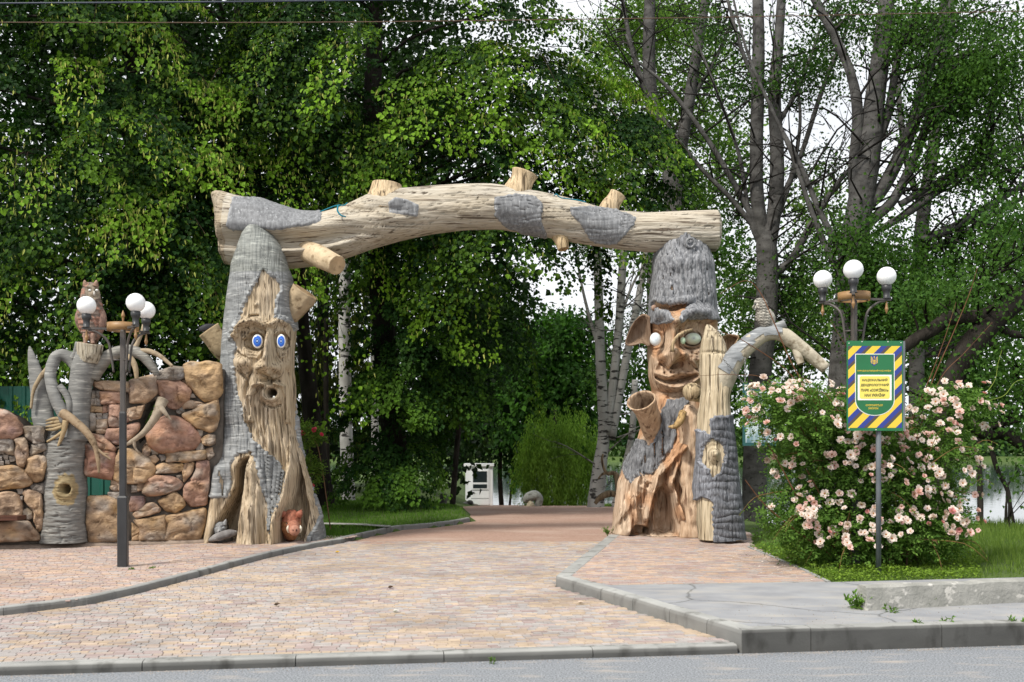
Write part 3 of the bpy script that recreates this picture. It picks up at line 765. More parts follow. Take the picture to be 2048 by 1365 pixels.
d += .016 * n2(qx * .012, (qy + 4 * np.sin(qx * .03)) * .30, 62, 3)
gfade = sstep(760, 640, qx)
d -= .17 * rid(qx, qy, [(446, 478), (520, 484), (600, 482), (660, 474), (730, 462)], 14) * gfade
d += .10 * rid(qx, qy, [(520, 505), (600, 502), (660, 497), (720, 478)], 8) * gfade
d += .06 * rid(qx, qy, [(450, 450), (560, 452), (640, 452), (700, 440)], 14) * gfade
d -= .05 * rid(qx, qy, [(700, 425), (760, 415), (800, 420)], 8)
# deep cracks along the grain
crk = np.abs(n2(qx * .010, (qy + 5 * np.sin(qx * .021)) * .16, 66, 2)); d -= .022 * sstep(.05, .0, crk) * sstep(640, 720, qx)
G[..., 1] -= d * fw
G[:26] += .03 * fbm(G[:26] * 6, 3, 65)[..., None] * A([.6, 1, .6])
tone = (1 + .10 * n2(qx * .02, qy * .06, 63, 3))[..., None]
colG = A([.90, .93, .98]) * tone
lower = sstep(.2, -.9, (G[..., 2] - (H + (HY - cz) * s)[:, None]) / rz[:, None])
crkc = sstep(.045, .012, crk) * sstep(640, 720, qx)
colG = colG * (1 - .35 * crkc[..., None])
colG = colG * (1 - .12 * n2(qx * .012, qy * .05, 64, 2)[..., None] * A([.3, .6, 1.1]))
colG[:26] *= A([.82, .76, .68])
V, Fs = caps(G)
mk('log_body', V, Fs, M['wood_log'], LG, True, np.concatenate([colG.reshape(-1, 3), [[.9, .8, .7]] * 2]))
patch = [[(462, 393), (520, 396), (600, 415), (645, 420), (642, 445), (615, 455), (560, 462), (462, 462), (452, 455), (458, 425)],
         [(775, 405), (790, 394), (815, 399), (838, 410), (836, 436), (810, 431), (778, 425)],
         [(988, 393), (1030, 388), (1070, 392), (1086, 408), (1084, 440), (1098, 478), (1060, 474), (1010, 455), (989, 435)],
         [(1140, 415), (1180, 412), (1230, 418), (1274, 434), (1268, 452), (1245, 478), (1235, 490), (1200, 490), (1180, 482), (1160, 448), (1142, 432)]]
for k, pl in enumerate(patch):
    cc = (1 + .15 * n2(qx * .04, qy * .03, 70 + k, 3))[..., None] * A([1., 1., 1.])
    overlay(G, qx, qy, np.where(fw > 0, sdpoly(qx, qy, pl), -9), 'bark_patch', M['bark_log'], LG, .024, 4, cc, 1.8 if k != 1 else .3, 71 + k)
stub([at(772, 420, YG), at(773, 392, YG - .02), at(773, 378, YG - .03), at(774, 368, YG - .03)], [.36, .29, .24, .225], 'branch_stub', M['wood'], LG, 28, seed=3, lump=.08, col=(1.08, 1.05, 1.0))
stub([at(1030, 405, YG), at(1035, 382, YG - .02), at(1044, 362, YG - .03), at(1050, 346, YG - .03)], [.27, .215, .175, .20], 'branch_stub', M['wood'], LG, 28, seed=4, lump=.08, col=(1.08, 1.05, 1.0))
stub([at(1215, 436, YG), at(1220, 415, YG - .04), at(1228, 402, YG - .05), at(1236, 388, YG - .05)], [.20, .15, .12, .125], 'branch_stub', M['wood'], LG, 24, seed=5, lump=.10, col=(1.05, 1.03, 1.0))
stub([at(600, 498, YG), at(635, 512, YG - .40), at(658, 523, YG - .62), at(674, 531, YG - .75)], [.15, .165, .15, .142], 'branch_stub', M['bleached'], LG, 28, seed=6, lump=.05, col=(.56, .45, .31))
stub([at(1120, 470, YG), at(1124, 486, YG - .1), at(1127, 499, YG - .12)], [.14, .10, .085], 'branch_stub', M['wood'], LG, 18, seed=7, lump=.08, col=(.95, .9, .8))
M['rope'] = pmat('blue_rope', (.01, .13, .19), (.02, .22, .30), .8, (60, 60, 60))
for k, pts in enumerate(([(640, 424), (665, 414), (676, 411), (688, 411), (695, 406)], [(1108, 392), (1113, 389), (1122, 396), (1150, 400), (1172, 405)])):
    V, Fs = tube([at(a, b_, 15.42 - .0 * i) for i, (a, b_) in enumerate(pts)], [.009] * len(pts), 5)
    mb = MB().add(V, Fs)
    if k == 0: mb.add(*tube([at(676, 412, 15.40), at(675, 422, 15.36), at(682, 431, 15.34), at(692, 434, 15.34)], [.014, .014, .012, .009], 5))
    tag(mb.build('rope', M['rope'], None), ['frayed blue rope looped over the log by the grey horn end', 'scrap of blue rope on the log above its two big bark patches'][k], 'rope')

# ---------------------------------------------------------------- the tree with the pale eyes
TR = thing('carved_tree', (*gnd(1320, 1070, ZR)[:2] + A([0, .7]), ZR), 'carved grinning tree with pale bulging eyes and tall grey bark hat', 'tree sculpture', 'carved trees of the arch')
YR = 15.95
rowsR = [(438, 1350, 1362), (444, 1341, 1374), (460, 1335, 1387), (480, 1323, 1402), (500, 1315, 1414), (530, 1308, 1424), (580, 1304, 1426), (640, 1300, 1432), (700, 1297, 1436), (760, 1298, 1436), (785, 1306, 1434), (820, 1302, 1432),
         (850, 1284, 1430), (880, 1273, 1430), (900, 1262, 1430), (930, 1249, 1430), (960, 1238, 1430), (1000, 1231, 1430), (1040, 1226, 1430), (1066, 1222, 1430)]
depR = ([438, 460, 520, 640, 800, 900, 1066], [.14, .30, .46, .52, .52, .62, .70])
caveR = [(1308, 985), (1330, 968), (1345, 985), (1352, 1030), (1356, 1072), (1290, 1072), (1296, 1030)]
chin = [(1335, 800), (1373, 794), (1379, 805), (1363, 827), (1352, 854), (1355, 867), (1346, 892), (1341, 903), (1319, 935), (1303, 951), (1279, 949), (1262, 968), (1251, 957), (1246, 930), (1262, 900), (1273, 876), (1290, 881), (1300, 892), (1317, 859), (1322, 821)]
def dispR(x, y, G):
    d = .04 * fbm(G * 2.0, 3, 81)
    hat = sstep(632, 622, y)
    d += hat * (.022 * n2(x * .30, y * .045, 82, 3) + .012 * np.sin(y * .11 + 2 * n2(x * .03, y * .02, 83)) )
    d += .15 * rid(x, y, [(1303, 640), (1316, 630), (1330, 634), (1340, 645)], 11) + .16 * rid(x, y, [(1352, 645), (1368, 630), (1388, 624), (1410, 628), (1426, 640)], 12)
    d -= .07 * rid(x, y, [(1308, 612), (1340, 620), (1378, 610)], 5); d += .05 * rid(x, y, [(1312, 603), (1345, 604), (1380, 600)], 5)
    d += .03 * ridt(x, y, [(1315, 618), (1340, 626), (1372, 616)], 3)
    d -= .15 * g2(x, y, 1312, 679, 16, 18) + .14 * g2(x, y, 1386, 679, 22, 17)
    for (cx, cy, a, b_) in ((1312, 679, 14, 16.5), (1386, 678, 19, 15.5)):
        r = np.hypot((x - cx) / a, (y - cy) / b_); d += .075 * np.exp(-((r - 1.05) / .20) ** 2) + .03 * np.exp(-((r - 1.5) / .12) ** 2) * (y > cy)
    d += .16 * rid(x, y, [(1345, 640), (1343, 670), (1341, 700)], 11) * sstep(632, 670, y)
    d += .28 * g2(x, y, 1341, 713, 18, 15) + .13 * g2(x, y, 1322, 715, 8, 8) + .13 * g2(x, y, 1366, 711, 9, 9) + .15 * g2(x, y, 1337, 729, 6, 9)
    d -= .12 * g2(x, y, 1352, 731, 13, 6, -.35) + .06 * g2(x, y, 1325, 728, 6, 4)
    d += .10 * g2(x, y, 1305, 722, 9, 16) + .11 * g2(x, y, 1392, 718, 14, 14)
    d += .05 * ridt(x, y, [(1318, 724), (1308, 736), (1303, 752)], 3.5) + .05 * ridt(x, y, [(1376, 718), (1388, 732), (1396, 750)], 4)
    for k in range(3):
        d += .025 * ridt(x, y, [(1372 + k * 3, 703 + k * 7), (1386 + k * 3, 708 + k * 7), (1402, 700 + k * 8)], 2.4)
    d += .08 * rid(x, y, [(1304, 746), (1320, 751), (1335, 755), (1346, 750), (1362, 746), (1380, 750), (1398, 748)], 4.5)
    d -= .12 * rid(x, y, [(1312, 756), (1330, 763), (1348, 764), (1372, 758), (1390, 752)], 3.8)
    d += .09 * rid(x, y, [(1303, 753), (1318, 767), (1336, 775), (1356, 775), (1380, 768), (1398, 755)], 5)
    d -= .08 * rid(x, y, [(1310, 785), (1345, 790), (1390, 784)], 7)
    # the hollow, root-like lower half
    low = sstep(800, 860, y)
    d += low * (.03 * n2(x * .14, y * .02, 84, 2) + .03 * n2(x * .09, y * .06, 85, 2))
    for pts, wdt, a in (([(1362, 892), (1338, 925), (1312, 955), (1303, 985), (1291, 1035)], 5.5, .15), ([(1364, 896), (1348, 940), (1340, 965), (1351, 1000), (1364, 1036)], 6, .14),
                       ([(1277, 950), (1265, 990), (1250, 1020), (1224, 1052)], 5.5, .13), ([(1262, 1000), (1272, 1040)], 5, .10), ([(1312, 1000), (1312, 1066)], 4, .10),
                       ([(1372, 880), (1368, 930), (1372, 990), (1380, 1040)], 6, .11), ([(1256, 1060), (1262, 1020), (1285, 960)], 8, .08)):
        d += a * rid(x, y, pts, wdt)
    cre = 0
    for pts in ([(1300, 668), (1308, 662), (1318, 664), (1326, 674)], [(1366, 668), (1378, 661), (1394, 662), (1406, 672)], [(1300, 694), (1310, 699), (1322, 696)], [(1368, 694), (1384, 699), (1402, 692)], [(1334, 650), (1330, 676), (1326, 700), (1314, 714)], [(1356, 652), (1360, 690), (1372, 704)],
                [(1313, 722), (1324, 730), (1336, 740), (1350, 728), (1372, 722)], [(1312, 728), (1304, 742), (1301, 758)], [(1378, 724), (1392, 740), (1402, 752)], [(1312, 780), (1340, 786), (1372, 782), (1396, 770)], [(1310, 612), (1340, 616), (1375, 608)], [(1300, 706), (1308, 716)], [(1380, 706), (1398, 712)], [(1328, 744), (1330, 750)], [(1342, 742), (1342, 749)]):
        cre = cre + ridt(x, y, pts, 2.0)
    for k in range(8):
        cre = cre + .8 * ridt(x, y, [(1240 + k * 7, 960 + 14 * math.sin(k * 2.1)), (1236 + k * 7.5, 1000), (1230 + k * 9, 1064)], 1.9) + .8 * ridt(x, y, [(1322 + k * 8, 905 + 10 * math.sin(k)), (1316 + k * 9, 960), (1318 + k * 9, 1030)], 1.9)
    cre = cre * sstep(3, -3, sdpoly(x, y, chin))
    d = d * 1.6 - .075 * cre
    d -= .40 * recess(x, y, caveR, 12) + .35 * recess(x, y, [(1262, 1060), (1272, 1050), (1292, 1052), (1304, 1062), (1304, 1074), (1258, 1074)], 5)
    lumps = sstep(.1, .7, n2(x * .11, y * .11, 86, 2)); m_ = sdpoly(x, y, [(1278, 955), (1305, 960), (1300, 990), (1290, 1030), (1275, 1035), (1268, 990)])
    d += .06 * lumps * sstep(-3, 5, m_)
    return d
G, qx, qy, fw = relief_trunk(rowsR, YR, list(zip(*depR)), dispR, 410, 200, 18)
tone = (1 + .12 * n2(qx * .05, qy * .05, 87, 3))[..., None]
pale = sstep(900, 1010, qy)[..., None]
rst = sstep(-.15, .4, n2(qx * .045, qy * .02, 188, 2))[..., None]
colR = np.clip((A([1, 1, 1]) * (1 - rst) + A([1.0, .78, .62]) * rst) * tone * (1 + pale * A([.10, .16, .22])), .4, 1.4)
V, Fs = caps(G); mk('trunk', V, Fs, M['rustwood'], TR, True, np.concatenate([colR.reshape(-1, 3), [[1, 1, 1]] * 2]))
hatp = [(1280, 420), (1450, 420), (1450, 650), (1434, 646), (1405, 640), (1372, 640), (1358, 652), (1350, 642), (1362, 626), (1378, 614), (1372, 606), (1344, 612), (1312, 606), (1306, 612), (1318, 622), (1334, 626), (1343, 640), (1338, 652), (1318, 650), (1290, 648)]
bc = (1 + .2 * n2(qx * .05, qy * .03, 88, 3))[..., None] * A([1, 1, 1.02])
overlay(G, qx, qy, sdpoly(qx, qy, hatp), 'bark_hat', M['bark_hat'], TR, .03, 4, bc * 1.0, 2, 89)
overlay(G, qx, qy, sdpoly(qx, qy, chin), 'bark_beard', M['bark_rough'], TR, .028, 4, bc * .78, 2.2, 90)
PALE = [(.75, .78, .78), (.72, .80, .84), (.66, .74, .80), (.60, .68, .74), (.70, .76, .80)]
GREENY = [(.50, .55, .47), (.55, .63, .50), (.50, .58, .46), (.42, .48, .42), (.24, .26, .26)]
s = 15.35 / F
eye_part(at(1311, 679, 15.46), 11.5 * s, 13.5 * s, TR, PALE, bulge=.85)
eye_part(at(1386, 678, 15.46), 16.5 * s, 12.5 * s, TR, GREENY, bulge=.75)
V, Fs = sphere(at(1366, 682, 15.05), (.038, .035, .052), 12, 8); mk('drop', V, Fs, M['eye'], TR, True, A([.45, .58, .40]))
V, Fs = tube([at(1344, 704, 14.98), at(1346, 688, 14.96), at(1356, 672, 14.98), at(1372, 663, 15.05), at(1384, 660, 15.2)], [.032, .026, .024, .024, .02], 10, lump=.1); mk('twig', V, Fs, M['wood'], TR, True, A([.85, .8, .72]))
# knot and wart on the hat
for (a, b_, r) in ((1381, 486, 9), (1380, 592, 8)):
    cpt = at(a, b_, 15.47); ang = np.linspace(0, 2 * np.pi, 12)
    V, Fs = tube(A([cpt + A([math.cos(t) * r * .0073, .0, math.sin(t) * r * .0073]) for t in ang]), [.022] * 12, 6, 24, lump=.2); mk('knot', V, Fs, M['bark_rough'], TR, True, A([1.2, 1.2, 1.2]) if b_ < 500 else A([1.9, 1.6, 1.1]))
V, Fs = sphere(at(1308, 616, 15.62), .045, 10, 8); mk('wart', V, Fs, M['rustwood'], TR, True, A([.7, .65, .7]))
def dish(poly, Yd, depth, thick, name, mat, parent, col, lean=0.0):
    """ear: a scooped, rimmed bowl with a traced outline"""
    P = A(poly, float); n = 36; P2 = spline(np.r_[P, P[:1]], n + 1)[:-1]; c = P2.mean(0); G_ = []
    for q, dy in ((.2, thick), (.6, thick * .95), (.9, thick * .6), (1.0, 0), (.97, -.035), (.88, -.02), (.7, depth * .55), (.45, depth * .9), (.15, depth)):
        pr = c + (P2 - c) * q; G_.append([at(a_, b_, Yd + dy + lean * (a_ - c[0])) for a_, b_ in pr])
    G_ = A(G_); G_ += .014 * fbm(G_ * 7, 2, 9)[..., None]; V_, F_ = caps(G_); cc = np.tile(A(col, float), (len(V_), 1)); cc[5 * n:] *= .8
    return mk(name, V_, F_, mat, parent, True, cc)
dish([(1300, 634), (1286, 628), (1271, 640), (1259, 660), (1251, 688), (1266, 692), (1284, 688), (1302, 692)], YR - .2, .14, .22, 'ear', M['rustwood'], TR, (.58, .55, .54), -.002)
dish([(1432, 678), (1455, 670), (1478, 672), (1472, 688), (1466, 706), (1446, 706), (1432, 702)], YR - .1, .12, .2, 'ear', M['rustwood'], TR, (.85, .8, .7), .002)
# hollow branch like a horn
def horn_open(cl, rx, tilt, name, mat, parent, col):
    n, m_ = len(cl), 30; a = np.arange(m_) / m_ * 2 * np.pi; G_ = []
    for (c, r, tl) in zip(cl, rx, tilt):
        u = A([math.cos(tl), 0, math.sin(tl)]); v = A([0, 1, 0]) * .72 + A([-math.sin(tl), 0, math.cos(tl)]) * .62
        G_.append(A(c) + r * (np.cos(a)[:, None] * u + np.sin(a)[:, None] * v))
    G_ = A(G_); G_ += (.010 * n2(np.broadcast_to(a * 4, G_.shape[:2]), np.broadcast_to(np.arange(n)[:, None] * .15, G_.shape[:2]), 7, 3))[..., None] * A([1, -1, .3])
    e = G_[-1]; c = e.mean(0); dn = A(cl[-3]) - A(cl[-1]); dn /= np.linalg.norm(dn)
    ins = [(c + (e - c) * q + dn * dp)[None] for q, dp in ((.93, -.008), (.84, .02), (.76, .15), (.66, .35), (.5, .5))]
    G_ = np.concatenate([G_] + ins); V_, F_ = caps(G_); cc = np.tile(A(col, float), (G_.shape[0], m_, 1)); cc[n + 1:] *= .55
    return mk(name, V_, F_, mat, parent, True, np.concatenate([cc.reshape(-1, 3), cc[:1, 0], cc[-1:, 0] * .5]))
cl = spline(A([[*at(1308, 886, YR - .25), .10], [*at(1303, 858, YR - .42), .155], [*at(1298, 835, YR - .55), .165], [*at(1290, 815, YR - .66), .18], [*at(1282, 801, YR - .74), .215]]), 22)
horn_open(cl[:, :3], cl[:, 3], np.linspace(0, .42, 22), 'hollow_branch', M['rustwood'], TR, (1.02, 1.0, .95))
# carved column with a horned head at its top
def lumpy(pts, rad, name, mat, parent, col, seed, amp=.35, lf=6, m_=26, n=70):
    V_, F_ = tube(A(pts), A(rad), m_, n, lump=amp, lf=lf, seed=seed); return mk(name, V_, F_, mat, parent, True, np.tile(A(col, float), (len(V_), 1)))
lumpy([at(1384, 1076, 15.2), at(1383, 1010, 15.2), at(1380, 940, 15.22), at(1381, 880, 15.22), at(1378, 835, 15.22), at(1378, 812, 15.25)], [.16, .15, .15, .15, .15, .07], 'carved_column', M['rustwood'], TR, (1.12, 1.12, 1.1), 8)
V, Fs = tube([at(1366, 826, 15.08), at(1360, 842, 14.98), at(1350, 853, 14.94), at(1337, 854, 14.94)], [.06, .055, .04, .012], 12, lump=.06); mk('horn', V, Fs, M['wood'], TR, True, A([.8, .68, .45]))
V, Fs = tube([at(1400, 795, 15.1), at(1386, 785, 15.0), at(1374, 786, 14.95)], [.08, .13, .10], 16, lump=.1, seed=3); mk('branch_stub', V, Fs, M['wood'], TR, True, A([.95, .95, .9]))

# ---------------------------------------------------------------- the post in front, with a bare branch
PO = thing('carved_post', (*gnd(1440, 1085, ZR)[:2] + A([0, .25]), ZR), 'carved post with peeling charcoal bark and a long bare branch', 'post')
YP = 14.55
rowsP = [(650, 1411, 1421), (655, 1408, 1428), (668, 1405, 1440), (682, 1403, 1448), (705, 1401, 1454), (740, 1401, 1462), (780, 1402, 1462), (800, 1400, 1458), (850, 1397, 1461), (900, 1395, 1467), (950, 1393, 1473), (1000, 1393, 1479), (1050, 1394, 1484), (1079, 1395, 1487)]
depP = ([650, 682, 760, 900, 1079], [.05, .16, .22, .26, .32])
def dispP(x, y, G):
    d = .02 * fbm(G * 3, 3, 101) + .014 * n2(x * .30, y * .016, 102, 3)
    d += .05 * g2(x, y, 1427, 913, 14, 18) + .10 * g2(x, y, 1427, 908, 9, 9) - .03 * np.exp(-((np.hypot(x - 1427, (y - 912) * .8) - 15) / 4) ** 2)
    d += .05 * sstep(1400, 1425, x) * sstep(985, 1005, y) * 0
    d -= .03 * rid(x, y, [(1402, 706), (1430, 704), (1455, 708)], 3)
    return d
G, qx, qy, fw = relief_trunk(rowsP, YP, list(zip(*depP)), dispP, 240, 90, 20)
colP = (1 + .1 * n2(qx * .05, qy * .03, 103, 3))[..., None] * A([1.0, 1.06, 1.12])
colP = np.where((qy < 705)[..., None], colP * .92, colP)
V, Fs = caps(G); mk('trunk', V, Fs, M['wood'], PO, True, np.concatenate([colP.reshape(-1, 3), [[1, 1, 1]] * 2]))
pbk = [(1380, 852), (1396, 857), (1412, 862), (1420, 870), (1419, 838), (1430, 832), (1500, 826), (1500, 1100), (1427, 1100), (1424, 1005), (1418, 1000), (1404, 997), (1392, 1004), (1380, 1010)]
pin = [(1410, 892), (1424, 878), (1446, 892), (1448, 915), (1438, 945), (1427, 955), (1420, 940), (1404, 925)]
dpb = np.minimum(sdpoly(qx, qy, pbk), -sdpoly(qx, qy, pin))
wav = .5 + .5 * np.sin(qy * .42 + 5 * n2(qx * .03, qy * .03, 104, 2)); G2 = G.copy(); G2[..., 1] -= .018 * wav * sstep(0, 10, dpb) * fw
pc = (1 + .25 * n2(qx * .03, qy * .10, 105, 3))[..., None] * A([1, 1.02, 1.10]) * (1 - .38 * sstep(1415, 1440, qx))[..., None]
overlay(G2, qx, qy, dpb, 'bark', M['bark_rough'], PO, .03, 4, pc, 2.4, 106)
bp_ = [at(1436, 775, YP - .02), at(1452, 745, YP - .08), at(1474, 712, YP - .12), at(1502, 686, YP - .15), (at(1530, 668, YP - .18)), at(1562, 668, YP - .2), at(1602, 696, YP - .22), at(1652, 738, YP - .25)]
br_ = [.20, .17, .135, .12, .11, .105, .095, .075]
V, Fs = tube(bp_, br_, 18, 60, lump=.07, lf=4, seed=4); mk('branch', V, Fs, M['bleached'], PO, True, np.tile(A([.50, .455, .37]), (len(V), 1)))
V, Fs = tube(bp_[1:6], A(br_[1:6]) * 1.07, 18, 50, lump=.12, lf=9, seed=6, cap=False)
V = V.reshape(50, 18, 3); kz = V[..., 2] > np.mean(V[..., 2], 1, keepdims=True) - .035 + .05 * vnoise(V * 9, 3) ; q = gridF(50, 18); kk = kz.ravel()[q].all(1)
mk('branch_bark', V.reshape(-1, 3), q[kk], M['bark_birch'], PO, True, np.tile(A([1.1, 1.12, 1.16]), (900, 1)))
stub([at(1530, 664, YP - .18), at(1552, 656, YP - .22), at(1570, 648, YP - .24)], [.075, .065, .058], 'branch_fork', M['bark_birch'], PO, 14, seed=8, lump=.15)
stub([at(1588, 690, YP - .2), at(1596, 712, YP - .25), at(1602, 728, YP - .28)], [.05, .055, .05], 'branch_fork', M['bleached'], PO, 14, seed=9, lump=.1, col=(.46, .42, .34))
# ================================================================ STONE WALL, ITS TREE, FENCE, ANIMALS, LAMPS, SIGNS
def Yw(px): return 13.95 + np.asarray(px, float) / 430 * .9          # the wall runs slightly away from the road
def W(px, py, off=0.0): return at(px, py, float(Yw(px)) - off)
Z6 = lambda P: A([(x / 3.591, 780 + y / 3.591) for x, y in P])
Z5 = lambda P: A([(x / 4.452, 540 + y / 4.452) for x, y in P])
TAN, RED, GRY, OCH, DRK = (.33, .24, .17), (.30, .19, .145), (.225, .205, .185), (.35, .245, .15), (.20, .13, .09)
stones = [  # traced outlines: (points, colour)
 (Z5([(835, 998), (900, 990), (1140, 1000), (1150, 1080), (1060, 1085), (900, 1065), (845, 1035)]), TAN), (Z5([(820, 1080), (890, 1080), (895, 1140), (815, 1145)]), GRY),
 (Z5([(795, 1150), (855, 1150), (855, 1205), (795, 1205)]), GRY), (Z5([(860, 1150), (898, 1150), (898, 1205), (860, 1205)]), GRY), (Z5([(900, 1090), (1080, 1090), (1080, 1190), (905, 1195)]), RED),
 (Z5([(795, 1215), (912, 1222), (912, 1268), (795, 1265)]), OCH), (Z5([(920, 1205), (975, 1205), (975, 1262), (920, 1268)]), RED), (Z6([(788, 112), (868, 112), (868, 262), (778, 262)]), RED),
 (Z6([(695, 170), (733, 170), (733, 210), (695, 210)]), GRY), (Z6([(738, 165), (774, 165), (774, 210), (738, 210)]), GRY), (Z6([(645, 170), (688, 175), (688, 290), (642, 290)]), GRY),
 (Z6([(693, 218), (768, 216), (764, 310), (693, 312)]), TAN), (Z6([(770, 285), (870, 268), (985, 235), (992, 290), (920, 370), (840, 395), (752, 348)]), RED),
 (Z6([(650, 312), (740, 332), (828, 412), (818, 442), (700, 418), (642, 378)]), RED), (Z6([(615, 385), (690, 430), (820, 450), (830, 520), (800, 640), (700, 625), (615, 608), (610, 500)]), (.25, .14, .10)),
 (Z6([(870, 432), (960, 430), (1060, 500), (1112, 560), (1098, 618), (1040, 662), (930, 668), (822, 640), (832, 500)]), OCH), (Z6([(800, 648), (870, 674), (862, 728), (812, 735), (797, 690)]), TAN),
 (Z6([(780, 738), (860, 740), (858, 798), (790, 790)]), GRY), (Z6([(628, 775), (780, 775), (858, 812), (858, 1085), (628, 1085)]), (.27, .19, .12)),
 (Z6([(1060, 330), (1110, 240), (1200, 190), (1270, 200), (1350, 240), (1420, 320), (1430, 370), (1380, 430), (1250, 445), (1150, 450), (1080, 410)]), (.32, .19, .14)),
 (Z5([(1650, 845), (1720, 828), (1790, 842), (1820, 818), (1960, 850), (1972, 1000), (1966, 1100), (1880, 1168), (1820, 1162), (1702, 1060), (1652, 960)]), (.37, .26, .15)),
 (Z5([(1398, 912), (1540, 862), (1638, 872), (1642, 958), (1600, 978), (1402, 978)]), GRY), (Z5([(1155, 992), (1388, 935), (1395, 1100), (1300, 1180), (1162, 1180)]), TAN),
 (Z5([(1412, 992), (1600, 990), (1640, 1022), (1698, 1080), (1680, 1150), (1590, 1230), (1520, 1230), (1422, 1110)]), RED), (Z5([(1622, 982), (1678, 972), (1688, 1022), (1642, 1014)]), TAN),
 (Z5([(1692, 1102), (1728, 1110), (1738, 1138), (1692, 1138)]), GRY), (Z6([(1312, 112), (1350, 75), (1455, 95), (1455, 118), (1400, 135), (1315, 135)]), TAN), (Z6([(1266, 130), (1310, 126), (1322, 160), (1290, 174), (1266, 160)]), GRY),
 (Z6([(1322, 172), (1410, 142), (1462, 112), (1558, 75), (1568, 200), (1540, 288), (1510, 298), (1400, 268), (1332, 210)]), OCH), (Z6([(1416, 290), (1458, 292), (1454, 328), (1426, 342)]), GRY),
 (Z6([(1447, 350), (1500, 317), (1543, 332), (1547, 380), (1510, 402), (1462, 394)]), OCH), (Z6([(1407, 402), (1440, 382), (1463, 396), (1463, 430), (1430, 438), (1410, 430)]), GRY),
 (Z6([(1482, 427), (1523, 417), (1533, 470), (1500, 502), (1478, 490)]), TAN), (Z6([(1200, 457), (1330, 442), (1463, 434), (1468, 500), (1330, 518), (1200, 514)]), OCH), (Z6([(1087, 432), (1130, 432), (1130, 463), (1092, 464)]), GRY),
 (Z6([(1078, 482), (1110, 468), (1143, 500), (1110, 528), (1082, 510)]), TAN), (Z6([(1142, 472), (1183, 462), (1193, 500), (1160, 514)]), GRY), (Z6([(1127, 547), (1170, 528), (1300, 532), (1308, 578), (1250, 598), (1132, 598)]), OCH),
 (Z6([(1322, 532), (1393, 527), (1378, 600), (1322, 660), (1312, 600)]), TAN), (Z6([(1402, 528), (1498, 518), (1498, 700), (1480, 818), (1370, 828), (1322, 770), (1332, 682), (1392, 622)]), RED),
 (Z6([(1262, 617), (1304, 612), (1304, 648), (1276, 648)]), GRY), (Z6([(1032, 738), (1062, 642), (1130, 612), (1250, 632), (1308, 680), (1288, 713), (1180, 748), (1062, 762)]), RED),
 (Z6([(946, 692), (984, 692), (984, 734), (946, 734)]), GRY), (Z6([(990, 682), (1038, 672), (1034, 718), (992, 728)]), TAN), (Z6([(942, 772), (1030, 768), (1038, 810), (1020, 858), (950, 868), (938, 820)]), RED),
 (Z6([(1137, 800), (1250, 738), (1318, 782), (1328, 830), (1260, 888), (1200, 868)]), OCH), (Z6([(962, 888), (1042, 822), (1100, 812), (1148, 852), (1138, 880), (1000, 918)]), TAN),
 (Z6([(962, 942), (1180, 902), (1183, 1080), (1005, 1083), (1000, 990)]), (.28, .20, .13)), (Z6([(1192, 912), (1330, 882), (1470, 852), (1480, 900), (1460, 1000), (1430, 1080), (1192, 1080)]), (.27, .19, .12)),
 (Z6([(946, 962), (996, 1000), (990, 1080), (946, 1083)]), OCH), (Z6([(1022, 420), (1050, 382), (1083, 430), (1060, 488), (1022, 470)]), TAN), (Z6([(925, 140), (1035, 108), (1008, 200), (935, 222)]), TAN),
 (Z6([(885, 160), (918, 155), (925, 225), (885, 240)]), RED),
 # lower stretch beyond the carved trunk
 (Z6([(-60, 140), (0, 145), (60, 155), (120, 200), (162, 260), (158, 308), (90, 348), (-60, 340)]), RED), (Z6([(177, 267), (308, 267), (318, 373), (250, 387), (177, 345)]), GRY), (Z6([(-60, 352), (88, 360), (93, 466), (60, 462), (-60, 420)]), GRY),
 (Z6([(107, 357), (180, 352), (203, 400), (198, 480), (170, 552), (132, 538), (102, 460)]), TAN), (Z6([(217, 397), (328, 387), (338, 430), (230, 468), (217, 440)]), GRY), (Z6([(202, 492), (260, 472), (320, 482), (338, 520), (308, 638), (260, 662), (232, 648), (192, 570)]), OCH),
 (Z6([(-10, 430), (33, 430), (33, 458), (-10, 460)]), GRY), (Z6([(20, 466), (54, 466), (54, 498), (22, 498)]), GRY), (Z6([(-14, 474), (16, 474), (16, 508), (-14, 508)]), GRY), (Z6([(-8, 515), (29, 515), (29, 543), (-8, 543)]), GRY), (Z6([(36, 505), (64, 505), (64, 534), (36, 534)]), GRY),
 (Z6([(67, 482), (109, 477), (113, 508), (72, 518)]), GRY), (Z6([(308, 442), (343, 442), (338, 478), (312, 478)]), GRY), (Z6([(-60, 570), (40, 552), (110, 547), (180, 592), (217, 650), (207, 688), (130, 702), (-60, 716)]), OCH),
 (Z6([(227, 682), (308, 672), (313, 743), (240, 743), (223, 720)]), GRY), (Z6([(-60, 765), (60, 733), (115, 742), (152, 830), (147, 908), (110, 928), (-60, 930)]), TAN), (Z6([(122, 717), (163, 712), (167, 748), (132, 752)]), GRY), (Z6([(142, 767), (163, 762), (163, 793), (147, 798)]), GRY),
 (Z6([(177, 742), (210, 722), (298, 757), (303, 900), (293, 1002), (262, 998), (237, 880), (182, 810)]), TAN), (Z6([(162, 872), (190, 857), (233, 882), (233, 918), (200, 933), (162, 918)]), GRY), (Z6([(-60, 957), (200, 943), (243, 1000), (288, 1078), (100, 1088), (-60, 1088)]), TAN),
]
stones += [(P + A([-100, 0]), c_) for P, c_ in list(stones) if P[:, 0].mean() < 62 and P[:, 0].min() > -30] + [(P * A([1, 1]) + A([-88, 0]), c_) for P, c_ in list(stones) if P[:, 0].min() < -12 and P[:, 0].mean() < 40]
